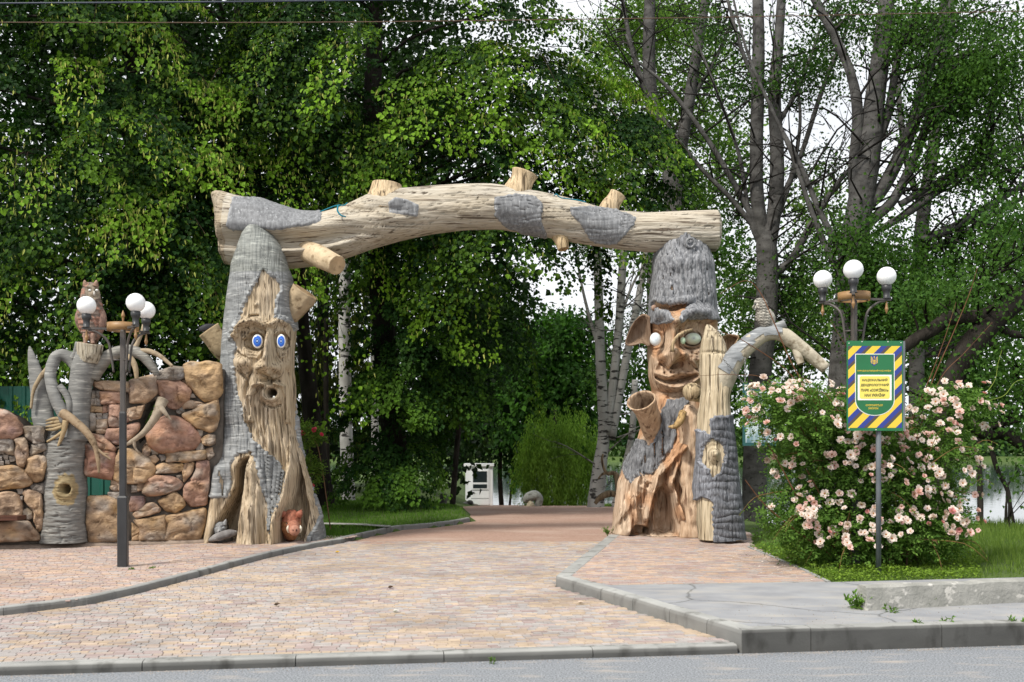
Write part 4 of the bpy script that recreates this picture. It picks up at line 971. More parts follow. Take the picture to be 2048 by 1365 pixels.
M['stone'] = pmat('painted_stone', (.62, .58, .55), (1.15, 1.12, 1.08), .75, (5, 5, 5), 8, .32, .68, .9, (16, 16, 24), .02, attr=True, c3=(.45, .42, .40), sc3=(7, 7, 12), lo3=.55, hi3=.7, dist=.8, spec=.3)
M['mortar'] = pmat('dark_mortar', (.06, .052, .045), (.15, .13, .11), .9, (9, 9, 9), 6, .3, .7, .6, (30, 30, 30), .015)
WL = thing('stone_wall', W(300, 1086), 'ochre and red rubble stone wall joined to the bearded tree', 'stone wall')
WS = thing('stone_wall', W(30, 1095), 'lower end of the stone wall beyond the carved trunk', 'stone wall')
def pillow(poly, off, hgt, seed, grow=1.0):
    """boulder face from a traced outline: rounded rim, bulging noisy front, buried back"""
    P = np.asarray(poly, float); c = P.mean(0); P = c + (P - c) * grow
    n = 42
    L_ = np.linalg.norm(np.diff(np.r_[P, P[:1]], axis=0), axis=1); cum = np.r_[0, np.cumsum(L_)]
    t = np.linspace(0, cum[-1], n, endpoint=False); R = np.stack([np.interp(t, cum, np.r_[P[:, 0], P[0, 0]]), np.interp(t, cum, np.r_[P[:, 1], P[0, 1]])], -1)
    for _ in range(1): R = .5 * R + .25 * (np.roll(R, 1, 0) + np.roll(R, -1, 0))
    size = math.sqrt(cum[-1]) ; rings = []
    for q, h in ((1.0, -.10), (1.0, .30), (.975, .55), (.935, .72), (.87, .84), (.79, .92), (.69, .97), (.58, 1.0), (.46, 1.01), (.34, 1.02), (.22, 1.02), (.1, 1.0)):
        pr = c + (R - c) * q
        rings.append([W(a, b_, off + h * hgt) for a, b_ in pr])
    G_ = A(rings); nn = fbm(G_ * 4.5, 3, seed); fl = vnoise(np.floor(G_ * 9 + .6 * vnoise(G_ * 5, seed + 3)[..., None]) * .77, seed + 9)
    G_[1:, :, 1] -= (.05 * nn + .030 * fl + .022 * fbm(G_ * 13, 3, seed + 21) - .03 * sstep(.12, 0, np.abs(vnoise(G_ * 5.5, seed + 31))))[1:] * min(1, hgt / .06)
    G_[1:3] += .012 * vnoise(G_[1:3] * 12, seed + 4)[..., None]
    V_, F_ = caps(G_); return V_, F_
for k, (P, colr) in enumerate(stones):
    area = abs(np.sum(P[:, 0] * np.roll(P[:, 1], 1) - P[:, 1] * np.roll(P[:, 0], 1))) / 2
    h = float(np.clip(.010 * math.sqrt(area) * .30, .045, .11))
    low = P[:, 0].mean() < 97
    V, Fs = pillow(P, (.06 if low else .02), h, k + 3, 1.09 + min(.12, 1.6 / math.sqrt(area)))
    nn = fbm(V * 5.2, 4, k + 40)[:, None]; n3 = vnoise(V * 6.5, k + 90)[:, None]
    gm = sstep(.05, .45, fbm(V * 4.5, 3, k + 140))[:, None]; cc = (A(colr) * (1 - .75 * gm) + A([.25, .225, .20]) * .75 * gm) * 1.18 * (1 + .5 * nn) + np.clip(n3 - .1, 0, 1) * A([.10, .05, -.015]) + np.clip(-n3 - .35, 0, 1) * A([-.10, -.05, .02])
    mk('stone', V, Fs, M['stone'], WS if low else WL, True, np.clip(cc, .02, 1))
def slab_mask(px0, px1, py0, py1, step, inside, front, thick, name, mat, parent):
    """solid sheet cut to a traced outline (with holes)"""
    gx, gy = np.meshgrid(np.arange(px0, px1, step), np.arange(py0, py1, step)); m_ = inside(gx, gy)
    cell = m_[:-1, :-1] & m_[1:, :-1] & m_[:-1, 1:] & m_[1:, 1:]
    nr_, nc_ = gx.shape; Yv = Yw(gx) - front
    def lay_(Yv): return np.stack([(gx - CX) / F * Yv, Yv, H + (HY - gy) / F * Yv], -1)
    Fr = lay_(Yv); Fr[..., 1] -= .02 * fbm(Fr * 6, 2, 3); Bk = Fr + A([0, thick, 0])
    id_ = np.arange(nr_ * nc_).reshape(nr_, nc_); a, b_, c, d = id_[:-1, :-1], id_[:-1, 1:], id_[1:, 1:], id_[1:, :-1]; o = nr_ * nc_
    q = [np.stack([a, d, c, b_], -1)[cell], np.stack([a, b_, c, d], -1)[cell] + o]
    pad = np.pad(cell, 1)
    for (dy, dx, e0_, e1_) in ((-1, 0, a, b_), (1, 0, c, d), (0, -1, d, a), (0, 1, b_, c)):
        nb_ = pad[1 + dy:pad.shape[0] - 1 + dy, 1 + dx:pad.shape[1] - 1 + dx]; ed = cell & ~nb_
        q.append(np.stack([e0_[ed], e1_[ed], e1_[ed] + o, e0_[ed] + o], -1))
    q = np.concatenate(q); used, inv = np.unique(q, return_inverse=True)
    return mk(name, np.concatenate([Fr.reshape(-1, 3), Bk.reshape(-1, 3)])[used], inv.reshape(-1, 4), mat, parent, False)
outR = [(170, 1092), (176, 900), (178, 790), (186, 770), (260, 771), (312, 752), (345, 740), (368, 736), (402, 738), (412, 733), (446, 738), (446, 1092)]
holeA = Z6([(628, 625), (795, 640), (778, 748), (632, 768)]); holeB = Z6([(1115, 70), (1062, 100), (1022, 170), (985, 240), (995, 300), (1000, 385), (1050, 345), (1060, 330), (1105, 238), (1150, 160), (1140, 90)])
slab_mask(166, 452, 720, 1100, 2.2, lambda x, y: pip(x, y, outR) & ~pip(x, y, holeA) & ~pip(x, y, holeB), -.0, .32, 'mortar', M['mortar'], WL)
outS = [(-130, 822), (5, 822), (35, 838), (48, 852), (92, 852), (100, 1100), (-130, 1100)]
slab_mask(-134, 110, 810, 1105, 2.4, lambda x, y: pip(x, y, outS), .04, .3, 'mortar', M['mortar'], WS)
# concrete footing along the wall
G_ = []
for pxx in np.linspace(-130, 425, 70):
    yf = float(Yw(pxx)); X_ = (pxx - CX) / F * yf
    G_.append([[X_, yf - .16, ZL - .02], [X_, yf - .15, ZL + .02], [X_, yf - .10, ZL + .05], [X_, yf + .05, ZL + .055], [X_, yf + .05, ZL - .02]])
G_ = A(G_); G_ += .014 * fbm(G_ * 6, 3, 2)[..., None]; V, Fs = caps(G_); mk('footing', V, Fs, M['stone'], WL, True, np.tile(A([.25, .20, .165]), (len(V), 1)))

# ---------------------------------------------------------------- carved trunk in the wall
CT = thing('carved_tree', W(132, 1090), 'carved grey trunk with arching branches, roots and a round knot hole in the wall', 'tree sculpture')
YT = 14.25
rowsT = [(862, 112, 160), (870, 97, 172), (890, 94, 171), (930, 95, 168), (980, 93, 171), (1040, 90, 173), (1084, 84, 176)]
def dispT(x, y, G):
    d = .03 * fbm(G * 3, 3, 120) + .020 * n2(x * .04, y * .22, 121, 3) - .02 * sstep(.06, 0, np.abs(n2(x * .02, y * .10, 125, 2)))
    r = np.hypot(x - 131, (y - 979)); d += .05 * np.exp(-((r - 15) / 5.5) ** 2) - .20 * sstep(11, 6, r) - .03 * g2(x, y, 131, 985, 26, 30)
    d -= .02 * ridt(x, y, [(117, 1050), (121, 1070), (126, 1086)], 3)
    return d
G, qx, qy, fw = relief_trunk(rowsT, YT, [(862, .12), (880, .26), (1084, .34)], dispT, 150, 110, 24)
G[..., 1] += 0
rr = np.hypot(qx - 131, qy - 982)
cT = (1 + .15 * n2(qx * .04, qy * .08, 122, 3))[..., None] * A([1., .95, .88]); wd = sstep(1.06, .94, np.hypot((qx - 131) / 26, (qy - 980) / 32) + .16 * n2(qx * .14, qy * .14, 123, 2))[..., None]
cT = cT * (1 - wd) + wd * A([1.35, 1.0, .52])
V, Fs = caps(G); mk('trunk', V, Fs, M['bark_birch'], CT, True, np.concatenate([cT.reshape(-1, 3), [[1, 1, 1]] * 2]) * .85)
def limb(pts, rpx, name='branch', mat='bark_birch', col=(.9, .87, .82), Yd=YT, m_=14, lump=.17, n=None, flat=1.0, seed=0, step=0.0):
    P = [at(p[0], p[1], Yd - (p[2] if len(p) > 2 else 0)) for p in pts]; R = A(rpx, float) * Yd / F
    V_, F_ = tube(P, R, m_, n or max(12, len(pts) * 8), lump=lump, lf=7, seed=seed, flat=flat)
    return mk(name, V_, F_, M[mat], CT, True, np.tile(A(col, float), (len(V_), 1)))
limb([(150, 880, .05), (154, 840, .05), (158, 800, .05), (163, 760, .05), (172, 725, .05), (180, 700, .05)], [26, 23, 22, 23, 25, 26], 'upper_trunk', lump=.06, m_=22, n=46)
stub([at(176, 722, YT - .1), at(179, 705, YT - .12), at(181, 688, YT - .13)], [.15, .17, .175], 'sawn_stump', M['wood'], CT, 26, seed=10, lump=.12, col=(.75, .85, 1.0), flat=.8)
limb([(98, 878), (88, 840), (80, 790), (70, 740), (62, 708), (59, 693)], [24, 23, 19, 13, 7, 1.5], 'side_horn', lump=.12, flat=.5, n=40, m_=18)
limb([(158, 735), (141, 718), (120, 710, .05), (106, 726, .1), (101, 757, .15), (110, 793, .2), (124, 824, .22), (128, 845, .2)], [15, 13, 12, 11, 11, 12, 11, 8], n=60, m_=16)
limb([(146, 716, .1), (152, 703, .12), (156, 685, .14)], [8, 6, 5])
limb([(119, 772, .2), (130, 786, .2), (138, 806, .2), (137, 832, .2)], [6, 6.5, 6, 4])
limb([(96, 738, .08), (80, 756, .1), (67, 782, .12), (62, 818, .12)], [6, 4.5, 3.5, 2.5], mat='bleached', col=(.34, .27, .18))
limb([(124, 826, .24), (150, 843, .26), (176, 868, .26), (190, 893, .25), (196, 920, .24), (198, 947, .22)], [10, 8.5, 7.5, 5.5, 4, 2], 'root', 'bleached', (.30, .225, .15), n=44)
limb([(191, 896, .24), (206, 908, .24), (222, 920, .23)], [4, 2.5, 1.2], 'root', 'bleached', (.30, .225, .15)); limb([(206, 908, .24), (218, 908, .23)], [2.4, 1], 'root', 'bleached', (.30, .225, .15))
limb([(132, 842, .26), (126, 868, .28), (116, 893, .27)], [6, 4.5, 2], 'root', 'bleached', (.38, .29, .17)); limb([(126, 864, .28), (110, 875, .27), (94, 884, .24)], [4, 3, 2], 'root', 'bleached', (.38, .29, .17))
for k in range(4): limb([(92, 842 + k * 6, .16), (108, 838 + k * 7, .2), (126, 838 + k * 5, .22)], [1.5, 3.5, 4], 'root', 'bleached', (.36, .28, .17), lump=.05)
limb([(184, 752), (196, 735, .02), (216, 714, .04), (243, 703, .05), (268, 703, .05), (290, 716, .04), (307, 738, .02), (314, 750, 0)], [17, 15, 13, 12, 12, 10, 8, 6], n=60, m_=16, col=(.92, .86, .76))
limb([(268, 700, .05), (276, 684, .06), (284, 664, .06), (287, 648, .06)], [6, 4, 3.5, 2.5], mat='bleached', col=(.38, .31, .22)); limb([(282, 702, .06), (300, 703, .06), (322, 714, .05), (345, 733, .05)], [5, 5, 4.5, 3], mat='bleached', col=(.38, .31, .22))
limb([(252, 710, .1), (264, 720, .12), (271, 738, .12), (273, 758, .1)], [4.5, 5.5, 5, 4], mat='bleached', col=(.38, .30, .20))
RT = thing('driftwood_root', W(300, 850), 'bleached driftwood root set in the narrow gap of the stone wall', 'driftwood')
for pts, rpx in (([(326, 800, .2), (318, 818, .26), (309, 838, .28), (287, 866, .26), (259, 886, .22), (231, 897, .2)], [12, 10, 8, 6, 4, 1.5]), ([(318, 812, .28), (330, 826, .3), (342, 840, .28)], [7, 4.5, 1.5]), ([(330, 824, .3), (333, 836, .28)], [3, 1]), ([(268, 880, .24), (270, 895, .22), (278, 906, .2)], [3.5, 2.5, 1])):
    P = [at(p[0], p[1], 14.6 - p[2]) for p in pts]; V, Fs = tube(P, A(rpx) * 14.4 / F, 12, len(pts) * 8, lump=.16, lf=10, seed=2); mk('root', V, Fs, M['bleached'], RT, True, np.tile(A([.34, .29, .23]), (len(V), 1)))
# plank seat on the wall
V, Fs = box([0, 0, 0], [1.3, .26, .055]); pb = at(-170, 1037, 13.55)
BN = thing('plank_bench', (pb[0] + .6, pb[1], ZL), 'dark brown plank bench end before the wall', 'bench')
M['brownpaint'] = pmat('brown_paint', (.055, .022, .014), (.09, .038, .024), .5, (4, 30, 30), 4, .3, .7, .2, (4, 60, 60), .004)
mk('seat', V + A([pb[0] + .02, pb[1], pb[2] - .03]), Fs, M['brownpaint'], BN, False)
for dx in (.15, .75): V, Fs = box([0, .03, 0], [.06, .2, pb[2] - .03 - ZL]); mk('leg', V + A([pb[0] + dx, pb[1], ZL]), Fs, M['brownpaint'], BN, False)

# ---------------------------------------------------------------- green metal fence
FN = thing('metal_fence', at(60, 1050, 17.2), 'dark green corrugated metal fence standing behind the stone wall', 'fence')
M['greenmetal'] = pmat('green_metal', (.002, .062, .042), (.004, .085, .06), .35, (2, 2, 2), 3, .3, .7, spec=.5)
xf = at(-60, 0, 17.2)[0]; zt_ = at(0, 773, 17.2)[2]; cnt = 0
prof = [(0, 0), (.018, .02), (.06, .02), (.078, 0), (.20, 0)]
for k in range(-3, 2):
    G_ = []
    for j in range(6):
        for (u, dpt) in prof[:-1]: G_.append((xf + k * 1.28 + j * .2133 + u, 17.2 - dpt))
    G_.append((xf + k * 1.28 + 1.28, 17.2)); G_ = A(G_); n = len(G_)
    V = np.concatenate([np.c_[G_, np.full(n, zt_)], np.c_[G_, np.full(n, .05)], np.c_[G_ + A([0, .006]), np.full(n, zt_)], np.c_[G_ + A([0, .006]), np.full(n, .05)]]); i = np.arange(n - 1)
    q = np.concatenate([np.stack([i, i + n, i + n + 1, i + 1], -1), np.stack([i + 2 * n, i + 2 * n + 1, i + 3 * n + 1, i + 3 * n], -1), np.stack([i, i + 1, i + 1 + 2 * n, i + 2 * n], -1)])
    V[:, 1] -= .004 * (k + 3); mk('sheet', V, q, M['greenmetal'], FN, False)
for dx in (-3.7, -2.4, -1.1, 0.1, 1.2, 2.4): V, Fs = box([xf + dx, 17.22, 0], [xf + dx + .05, 17.27, zt_ - .05]); mk('post', V, Fs, M['greenmetal'], FN, False)

# ---------------------------------------------------------------- owls
M['owl'] = pmat('painted_feathers', (.62, .6, .58), (1.2, 1.15, 1.1), .7, (30, 30, 16), 5, .35, .65, .9, (60, 60, 30), .012, attr=True)
def lathe_body(rows, Yc, disp, seed, ncol=64, nrow=110):
    """rows: (py, left, right, depth px, lean px)"""
    R = spline(A(rows, float), nrow); th = np.arange(ncol) / ncol * 2 * np.pi - np.pi; s = Yc / F
    xc, hw = (R[:, 1] + R[:, 2]) / 2, (R[:, 2] - R[:, 1]) / 2
    G = np.stack([(xc[:, None] - CX + hw[:, None] * np.sin(th)) * s, Yc - R[:, 3][:, None] * s * np.cos(th), np.repeat((H + (HY - R[:, 0]) * s)[:, None], ncol, 1)], -1)
    qx, qy = proj(G); d, c = disp(qx, qy, th[None] * np.ones_like(qx)); ctr = G.mean(1, keepdims=True); n = G - ctr; n /= np.linalg.norm(n, axis=-1, keepdims=True) + 1e-9
    G = G + n * d[..., None]; V, Fs = caps(G); return V, Fs, np.concatenate([c.reshape(-1, 3), c[0, :1], c[-1, :1]])
def feathers(qx, qy, th, k, amp):
    """overlapping rows of rounded feathers"""
    v = qy / k; r = np.floor(v); u = th * 4.2 + (r % 2) * .5; fu = u - np.floor(u) - .5; fv = v - r
    return amp * (fv * (1 - (2 * fu) ** 2 * .8))
YO = 14.2
OW = thing('owl_sculpture', at(180, 684, YO), 'tall brown carved owl perched on the stump above the stone wall', 'owl sculpture')
def dO(x, y, th):
    d = np.where(y > 602, feathers(x, y, th, 9, .020), 0) + .006 * n2(x * .4, y * .4, 130)
    hd = y < 598
    d += .02 * rid(x, y, [(163, 600), (178, 604), (197, 597)], 3)
    d -= .03 * g2(x, y, 178, 580, 5, 4) + .03 * g2(x, y, 193, 581, 4, 4); d += .03 * g2(x, y, 187, 586, 3.5, 6) + .018 * rid(x, y, [(168, 572), (178, 574), (186, 580), (192, 576), (196, 574)], 2.2)
    c = np.where((n2(x * .12, y * .12, 131, 3) > .05)[..., None], A([.30, .17, .13]), A([.19, .15, .13])) * (1 + .25 * n2(x * .5, y * .3, 132)[..., None])
    c = np.where((hd & (np.hypot(x - 186, y - 584) < 16))[..., None], A([.27, .23, .18]), c)
    return d, c
V, Fs, cc = lathe_body([(566, 172, 190, 7), (573, 167, 195, 13), (585, 163, 199, 17), (598, 161, 201, 18), (612, 159, 203, 18), (630, 158, 205, 18), (650, 159, 203, 16), (665, 165, 197, 13), (678, 168, 192, 9), (682, 170, 190, 4)], YO, dO, 3)
mk('body', V, Fs, M['owl'], OW, True, cc)
for ex, dx in ((171, -2), (191, 2)): V, Fs = tube([at(ex, 572, YO - .06), at(ex + dx * .6, 566, YO - .07), at(ex + dx, 561, YO - .06)], [.04, .028, .008], 8); mk('ear_tuft', V, Fs, M['owl'], OW, True, np.tile(A([.30, .20, .15]), (len(V), 1)))
for ex in (179.5, 193.5): V, Fs = sphere(at(ex, 581, YO - .105), (.022, .016, .017), 12, 8); mk('eye', V, Fs, M['eye'], OW, True, A([.62, .62, .58]))
V, Fs = tube([at(188, 583, YO - .13), at(188.5, 589, YO - .15), at(188, 593, YO - .13)], [.010, .014, .003], 8); mk('beak', V, Fs, M['plain'], OW, True, A([.45, .42, .38]))
for ex in (171, 186): V, Fs = tube([at(ex, 668, YO - .06), at(ex - 1, 680, YO - .07), at(ex, 688, YO - .08)], [.035, .026, .03], 8, lump=.2); mk('leg', V, Fs, M['owl'], OW, True, np.tile(A([.30, .2, .16]), (len(V), 1)))
V, Fs = tube([at(200, 612, YO + .02), at(203, 640, YO), at(196, 668, YO + .02), at(188, 690, YO + .08)], [.03, .07, .05, .015], 10, lump=.15); mk('wing', V, Fs, M['owl'], OW, True, np.tile(A([.25, .16, .13]), (len(V), 1)))
V, Fs = tube([at(162, 612, YO + .02), at(159, 640, YO), at(165, 668, YO + .02)], [.03, .06, .02], 10, lump=.15); mk('wing', V, Fs, M['owl'], OW, True, np.tile(A([.25, .16, .13]), (len(V), 1)))
YO2 = 14.35
OB = thing('owl_sculpture', at(1530, 656, YO2), 'small grey carved owl perched on the bare branch of the post', 'owl sculpture')
def dB(x, y, th):
    d = feathers(x, y, th, 6.0, .014) + .004 * n2(x * .6, y * .6, 140)
    d -= .02 * g2(x, y, 1511, 609, 4, 5); st = (np.sin(y * 1.15 + 2.2 * np.sin(x * .55)) + .9 * n2(x * .45, y * .45, 142)) > .1
    c = np.where(st[..., None], A([.42, .41, .37]), A([.19, .185, .17])) * (1 + .2 * n2(x * .5, y * .5, 141)[..., None])
    c = np.where((np.hypot(x - 1510, (y - 610) * .7) < 6)[..., None], A([.55, .54, .50]), c); return d, c
V, Fs, cc = lathe_body([(597, 1515, 1525, 4), (601, 1510, 1531, 9), (608, 1508, 1534, 12), (618, 1511, 1535, 12), (624, 1514, 1537, 12), (632, 1512, 1542, 14), (642, 1514, 1545, 14), (652, 1522, 1543, 10), (658, 1527, 1540, 5)], YO2, dB, 4, 48, 80)
mk('body', V, Fs, M['owl'], OB, True, cc)
for dy in (-.075, .01): V, Fs = sphere(at(1510.5, 609, YO2 + dy), (.014, .014, .017), 10, 8); mk('eye', V, Fs, M['eye'], OB, True, A([.05, .05, .05]))
V, Fs = tube([at(1508, 611, YO2 - .045), at(1506, 615, YO2 - .05), at(1507, 619, YO2 - .045)], [.008, .011, .002], 6); mk('beak', V, Fs, M['plain'], OB, True, A([.3, .28, .24]))
V, Fs = tube([at(1537, 620, YO2 - .05), at(1544, 636, YO2 - .04), at(1543, 650, YO2 - .02), at(1538, 662, YO2)], [.03, .05, .035, .012], 8, lump=.2, lf=14); mk('wing', V, Fs, M['owl'], OB, True, np.tile(A([.40, .39, .36]), (len(V), 1)))

# ---------------------------------------------------------------- wolf and boar in the root hollows
M['fur'] = pmat('painted_fur', (.72, .7, .68), (1.15, 1.12, 1.1), .65, (28, 28, 28), 5, .35, .65, .8, (55, 55, 30), .01, attr=True)
YF = 14.75
WF = thing('wolf_sculpture', (*gnd(440, 1083, ZL)[:2], ZL), 'small grey carved wolf head peering from the root hollow', 'wolf sculpture')
def dWf(x, y, th):
    d = .006 * fbm(np.stack([x * .3, y * .3, th * 3], -1), 3, 150) + .035 * g2(x, y, 439, 1062, 4.5, 6) - .018 * g2(x, y, 432, 1055, 3, 2.2) - .018 * g2(x, y, 446, 1054, 3, 2.2) - .015 * rid(x, y, [(433, 1067), (439, 1069), (445, 1066)], 1.2)
    c = np.tile(A([.22, .23, .24]), (*x.shape, 1)) * (1 + .2 * n2(x * .3, y * .3, 151)[..., None]); c = np.where((np.hypot(x - 439, y - 1064) < 4.5)[..., None], A([.36, .37, .38]), c); return d, c
V, Fs, cc = lathe_body([(1044, 432, 448, 6), (1049, 427, 452, 10), (1056, 425, 454, 12), (1063, 428, 451, 13), (1070, 432, 447, 12), (1080, 430, 449, 10)], YF, dWf, 5, 40, 50)
mk('head', V, Fs, M['fur'], WF, True, cc)
for a, b_ in ((430, 428), (449, 452)): V, Fs = tube([at(a, 1050, YF - .03), at((a + b_) / 2, 1044, YF - .03), at(b_, 1039, YF - .02)], [.033, .026, .006], 8); mk('ear', V, Fs, M['fur'], WF, True, np.tile(A([.24, .25, .26]), (len(V), 1)))
for a in (433, 446): V, Fs = sphere(at(a, 1056, YF - .075), (.010, .008, .007), 8, 6); mk('eye', V, Fs, M['eye'], WF, True, A([.42, .44, .46]))
V, Fs = sphere(at(439, 1063, YF - .125), (.013, .012, .010), 8, 6); mk('nose', V, Fs, M['plain'], WF, True, A([.05, .05, .055]))
V, Fs = tube([at(440, 1075, YF - .02), at(448, 1078, YF + .15), at(455, 1078, YF + .3)], [.07, .09, .08], 10); mk('body', V, Fs, M['fur'], WF, True, np.tile(A([.16, .165, .17]), (len(V), 1)))
RK = tube([at(414, 1083, 14.68), at(432, 1076, 14.62), at(455, 1068, 14.62), at(474, 1066, 14.66)], [.01, .055, .065, .03], 14, 26, lump=.25, lf=7, seed=5)
tag(mk('flat_rock', RK[0], RK[1], M['stone'], None, True, np.tile(A([.22, .22, .225]), (len(RK[0]), 1))), 'long grey flat rock lying before the wolf head', 'rock')
BO = thing('boar_sculpture', (*gnd(583, 1083, ZL)[:2], ZL), 'red-brown carved boar head with white tusks in the root hollow', 'boar sculpture')
YB = 14.85
def dBo(x, y, th):
    d = .010 * fbm(np.stack([x * .3, y * .3, th * 3], -1), 3, 160) + .02 * rid(x, y, [(570, 1044), (582, 1047), (594, 1043)], 2) - .02 * g2(x, y, 573, 1046, 3, 2.5) - .02 * g2(x, y, 594, 1046, 3, 2.5)
    c = np.where((y < 1044)[..., None], A([.27, .10, .06]), A([.32, .15, .07])) * (1 + .3 * n2(x * .3, y * .3, 161, 3)[..., None]); return d, c
V, Fs, cc = lathe_body([(1020, 576, 590, 5), (1026, 571, 596, 12), (1036, 566, 600, 18), (1048, 563, 602, 22), (1060, 564, 600, 22), (1070, 570, 596, 18), (1080, 576, 590, 8)], YB, dBo, 6, 48, 60)
mk('head', V, Fs, M['fur'], BO, True, cc)
V, Fs = tube([at(586, 1054, YB - .1), at(588, 1058, YB - .22), at(589, 1061, YB - .30)], [.10, .085, .075], 18, 20, lump=.05); mk('snout', V, Fs, M['fur'], BO, True, np.tile(A([.34, .15, .10]), (len(V), 1)))
V, Fs = tube([at(589, 1061, YB - .295), at(589.3, 1061.4, YB - .325)], [.077, .070], 18); mk('nose_disc', V, Fs, M['fur'], BO, True, np.tile(A([.40, .20, .14]), (len(V), 1)))
for a in (586, 593): V, Fs = sphere(at(a, 1061, YB - .326), (.011, .008, .018), 8, 6); mk('nostril', V, Fs, M['plain'], BO, True, A([.06, .02, .015]))
for a, sg in ((577, -1), (600, 1)): V, Fs = tube([at(a + sg * -1, 1064, YB - .22), at(a + sg * 1.5, 1057, YB - .26), at(a + sg * .5, 1051, YB - .25)], [.024, .020, .004], 8); mk('tusk', V, Fs, M['plain'], BO, True, A([.68, .62, .5]))
for a, b_, c_ in ((568, 565, 1022), (596, 603, 1020)): V, Fs = tube([at(a, 1034, YB - .05), at((a + b_) / 2, 1027, YB - .07), at(b_, c_, YB - .04)], [.05, .045, .008], 10, flat=.5); mk('ear', V, Fs, M['fur'], BO, True, np.tile(A([.30, .11, .07]), (len(V), 1)))
for a in (574, 594): V, Fs = sphere(at(a, 1047, YB - .155), .011, 8, 6); mk('eye', V, Fs, M['eye'], BO, True, A([.02, .015, .01]))
V, Fs = tube([at(581, 1068, YB), at(582, 1070, YB + .25)], [.10, .09], 12); mk('body', V, Fs, M['fur'], BO, True, np.tile(A([.22, .09, .055]), (len(V), 1)))

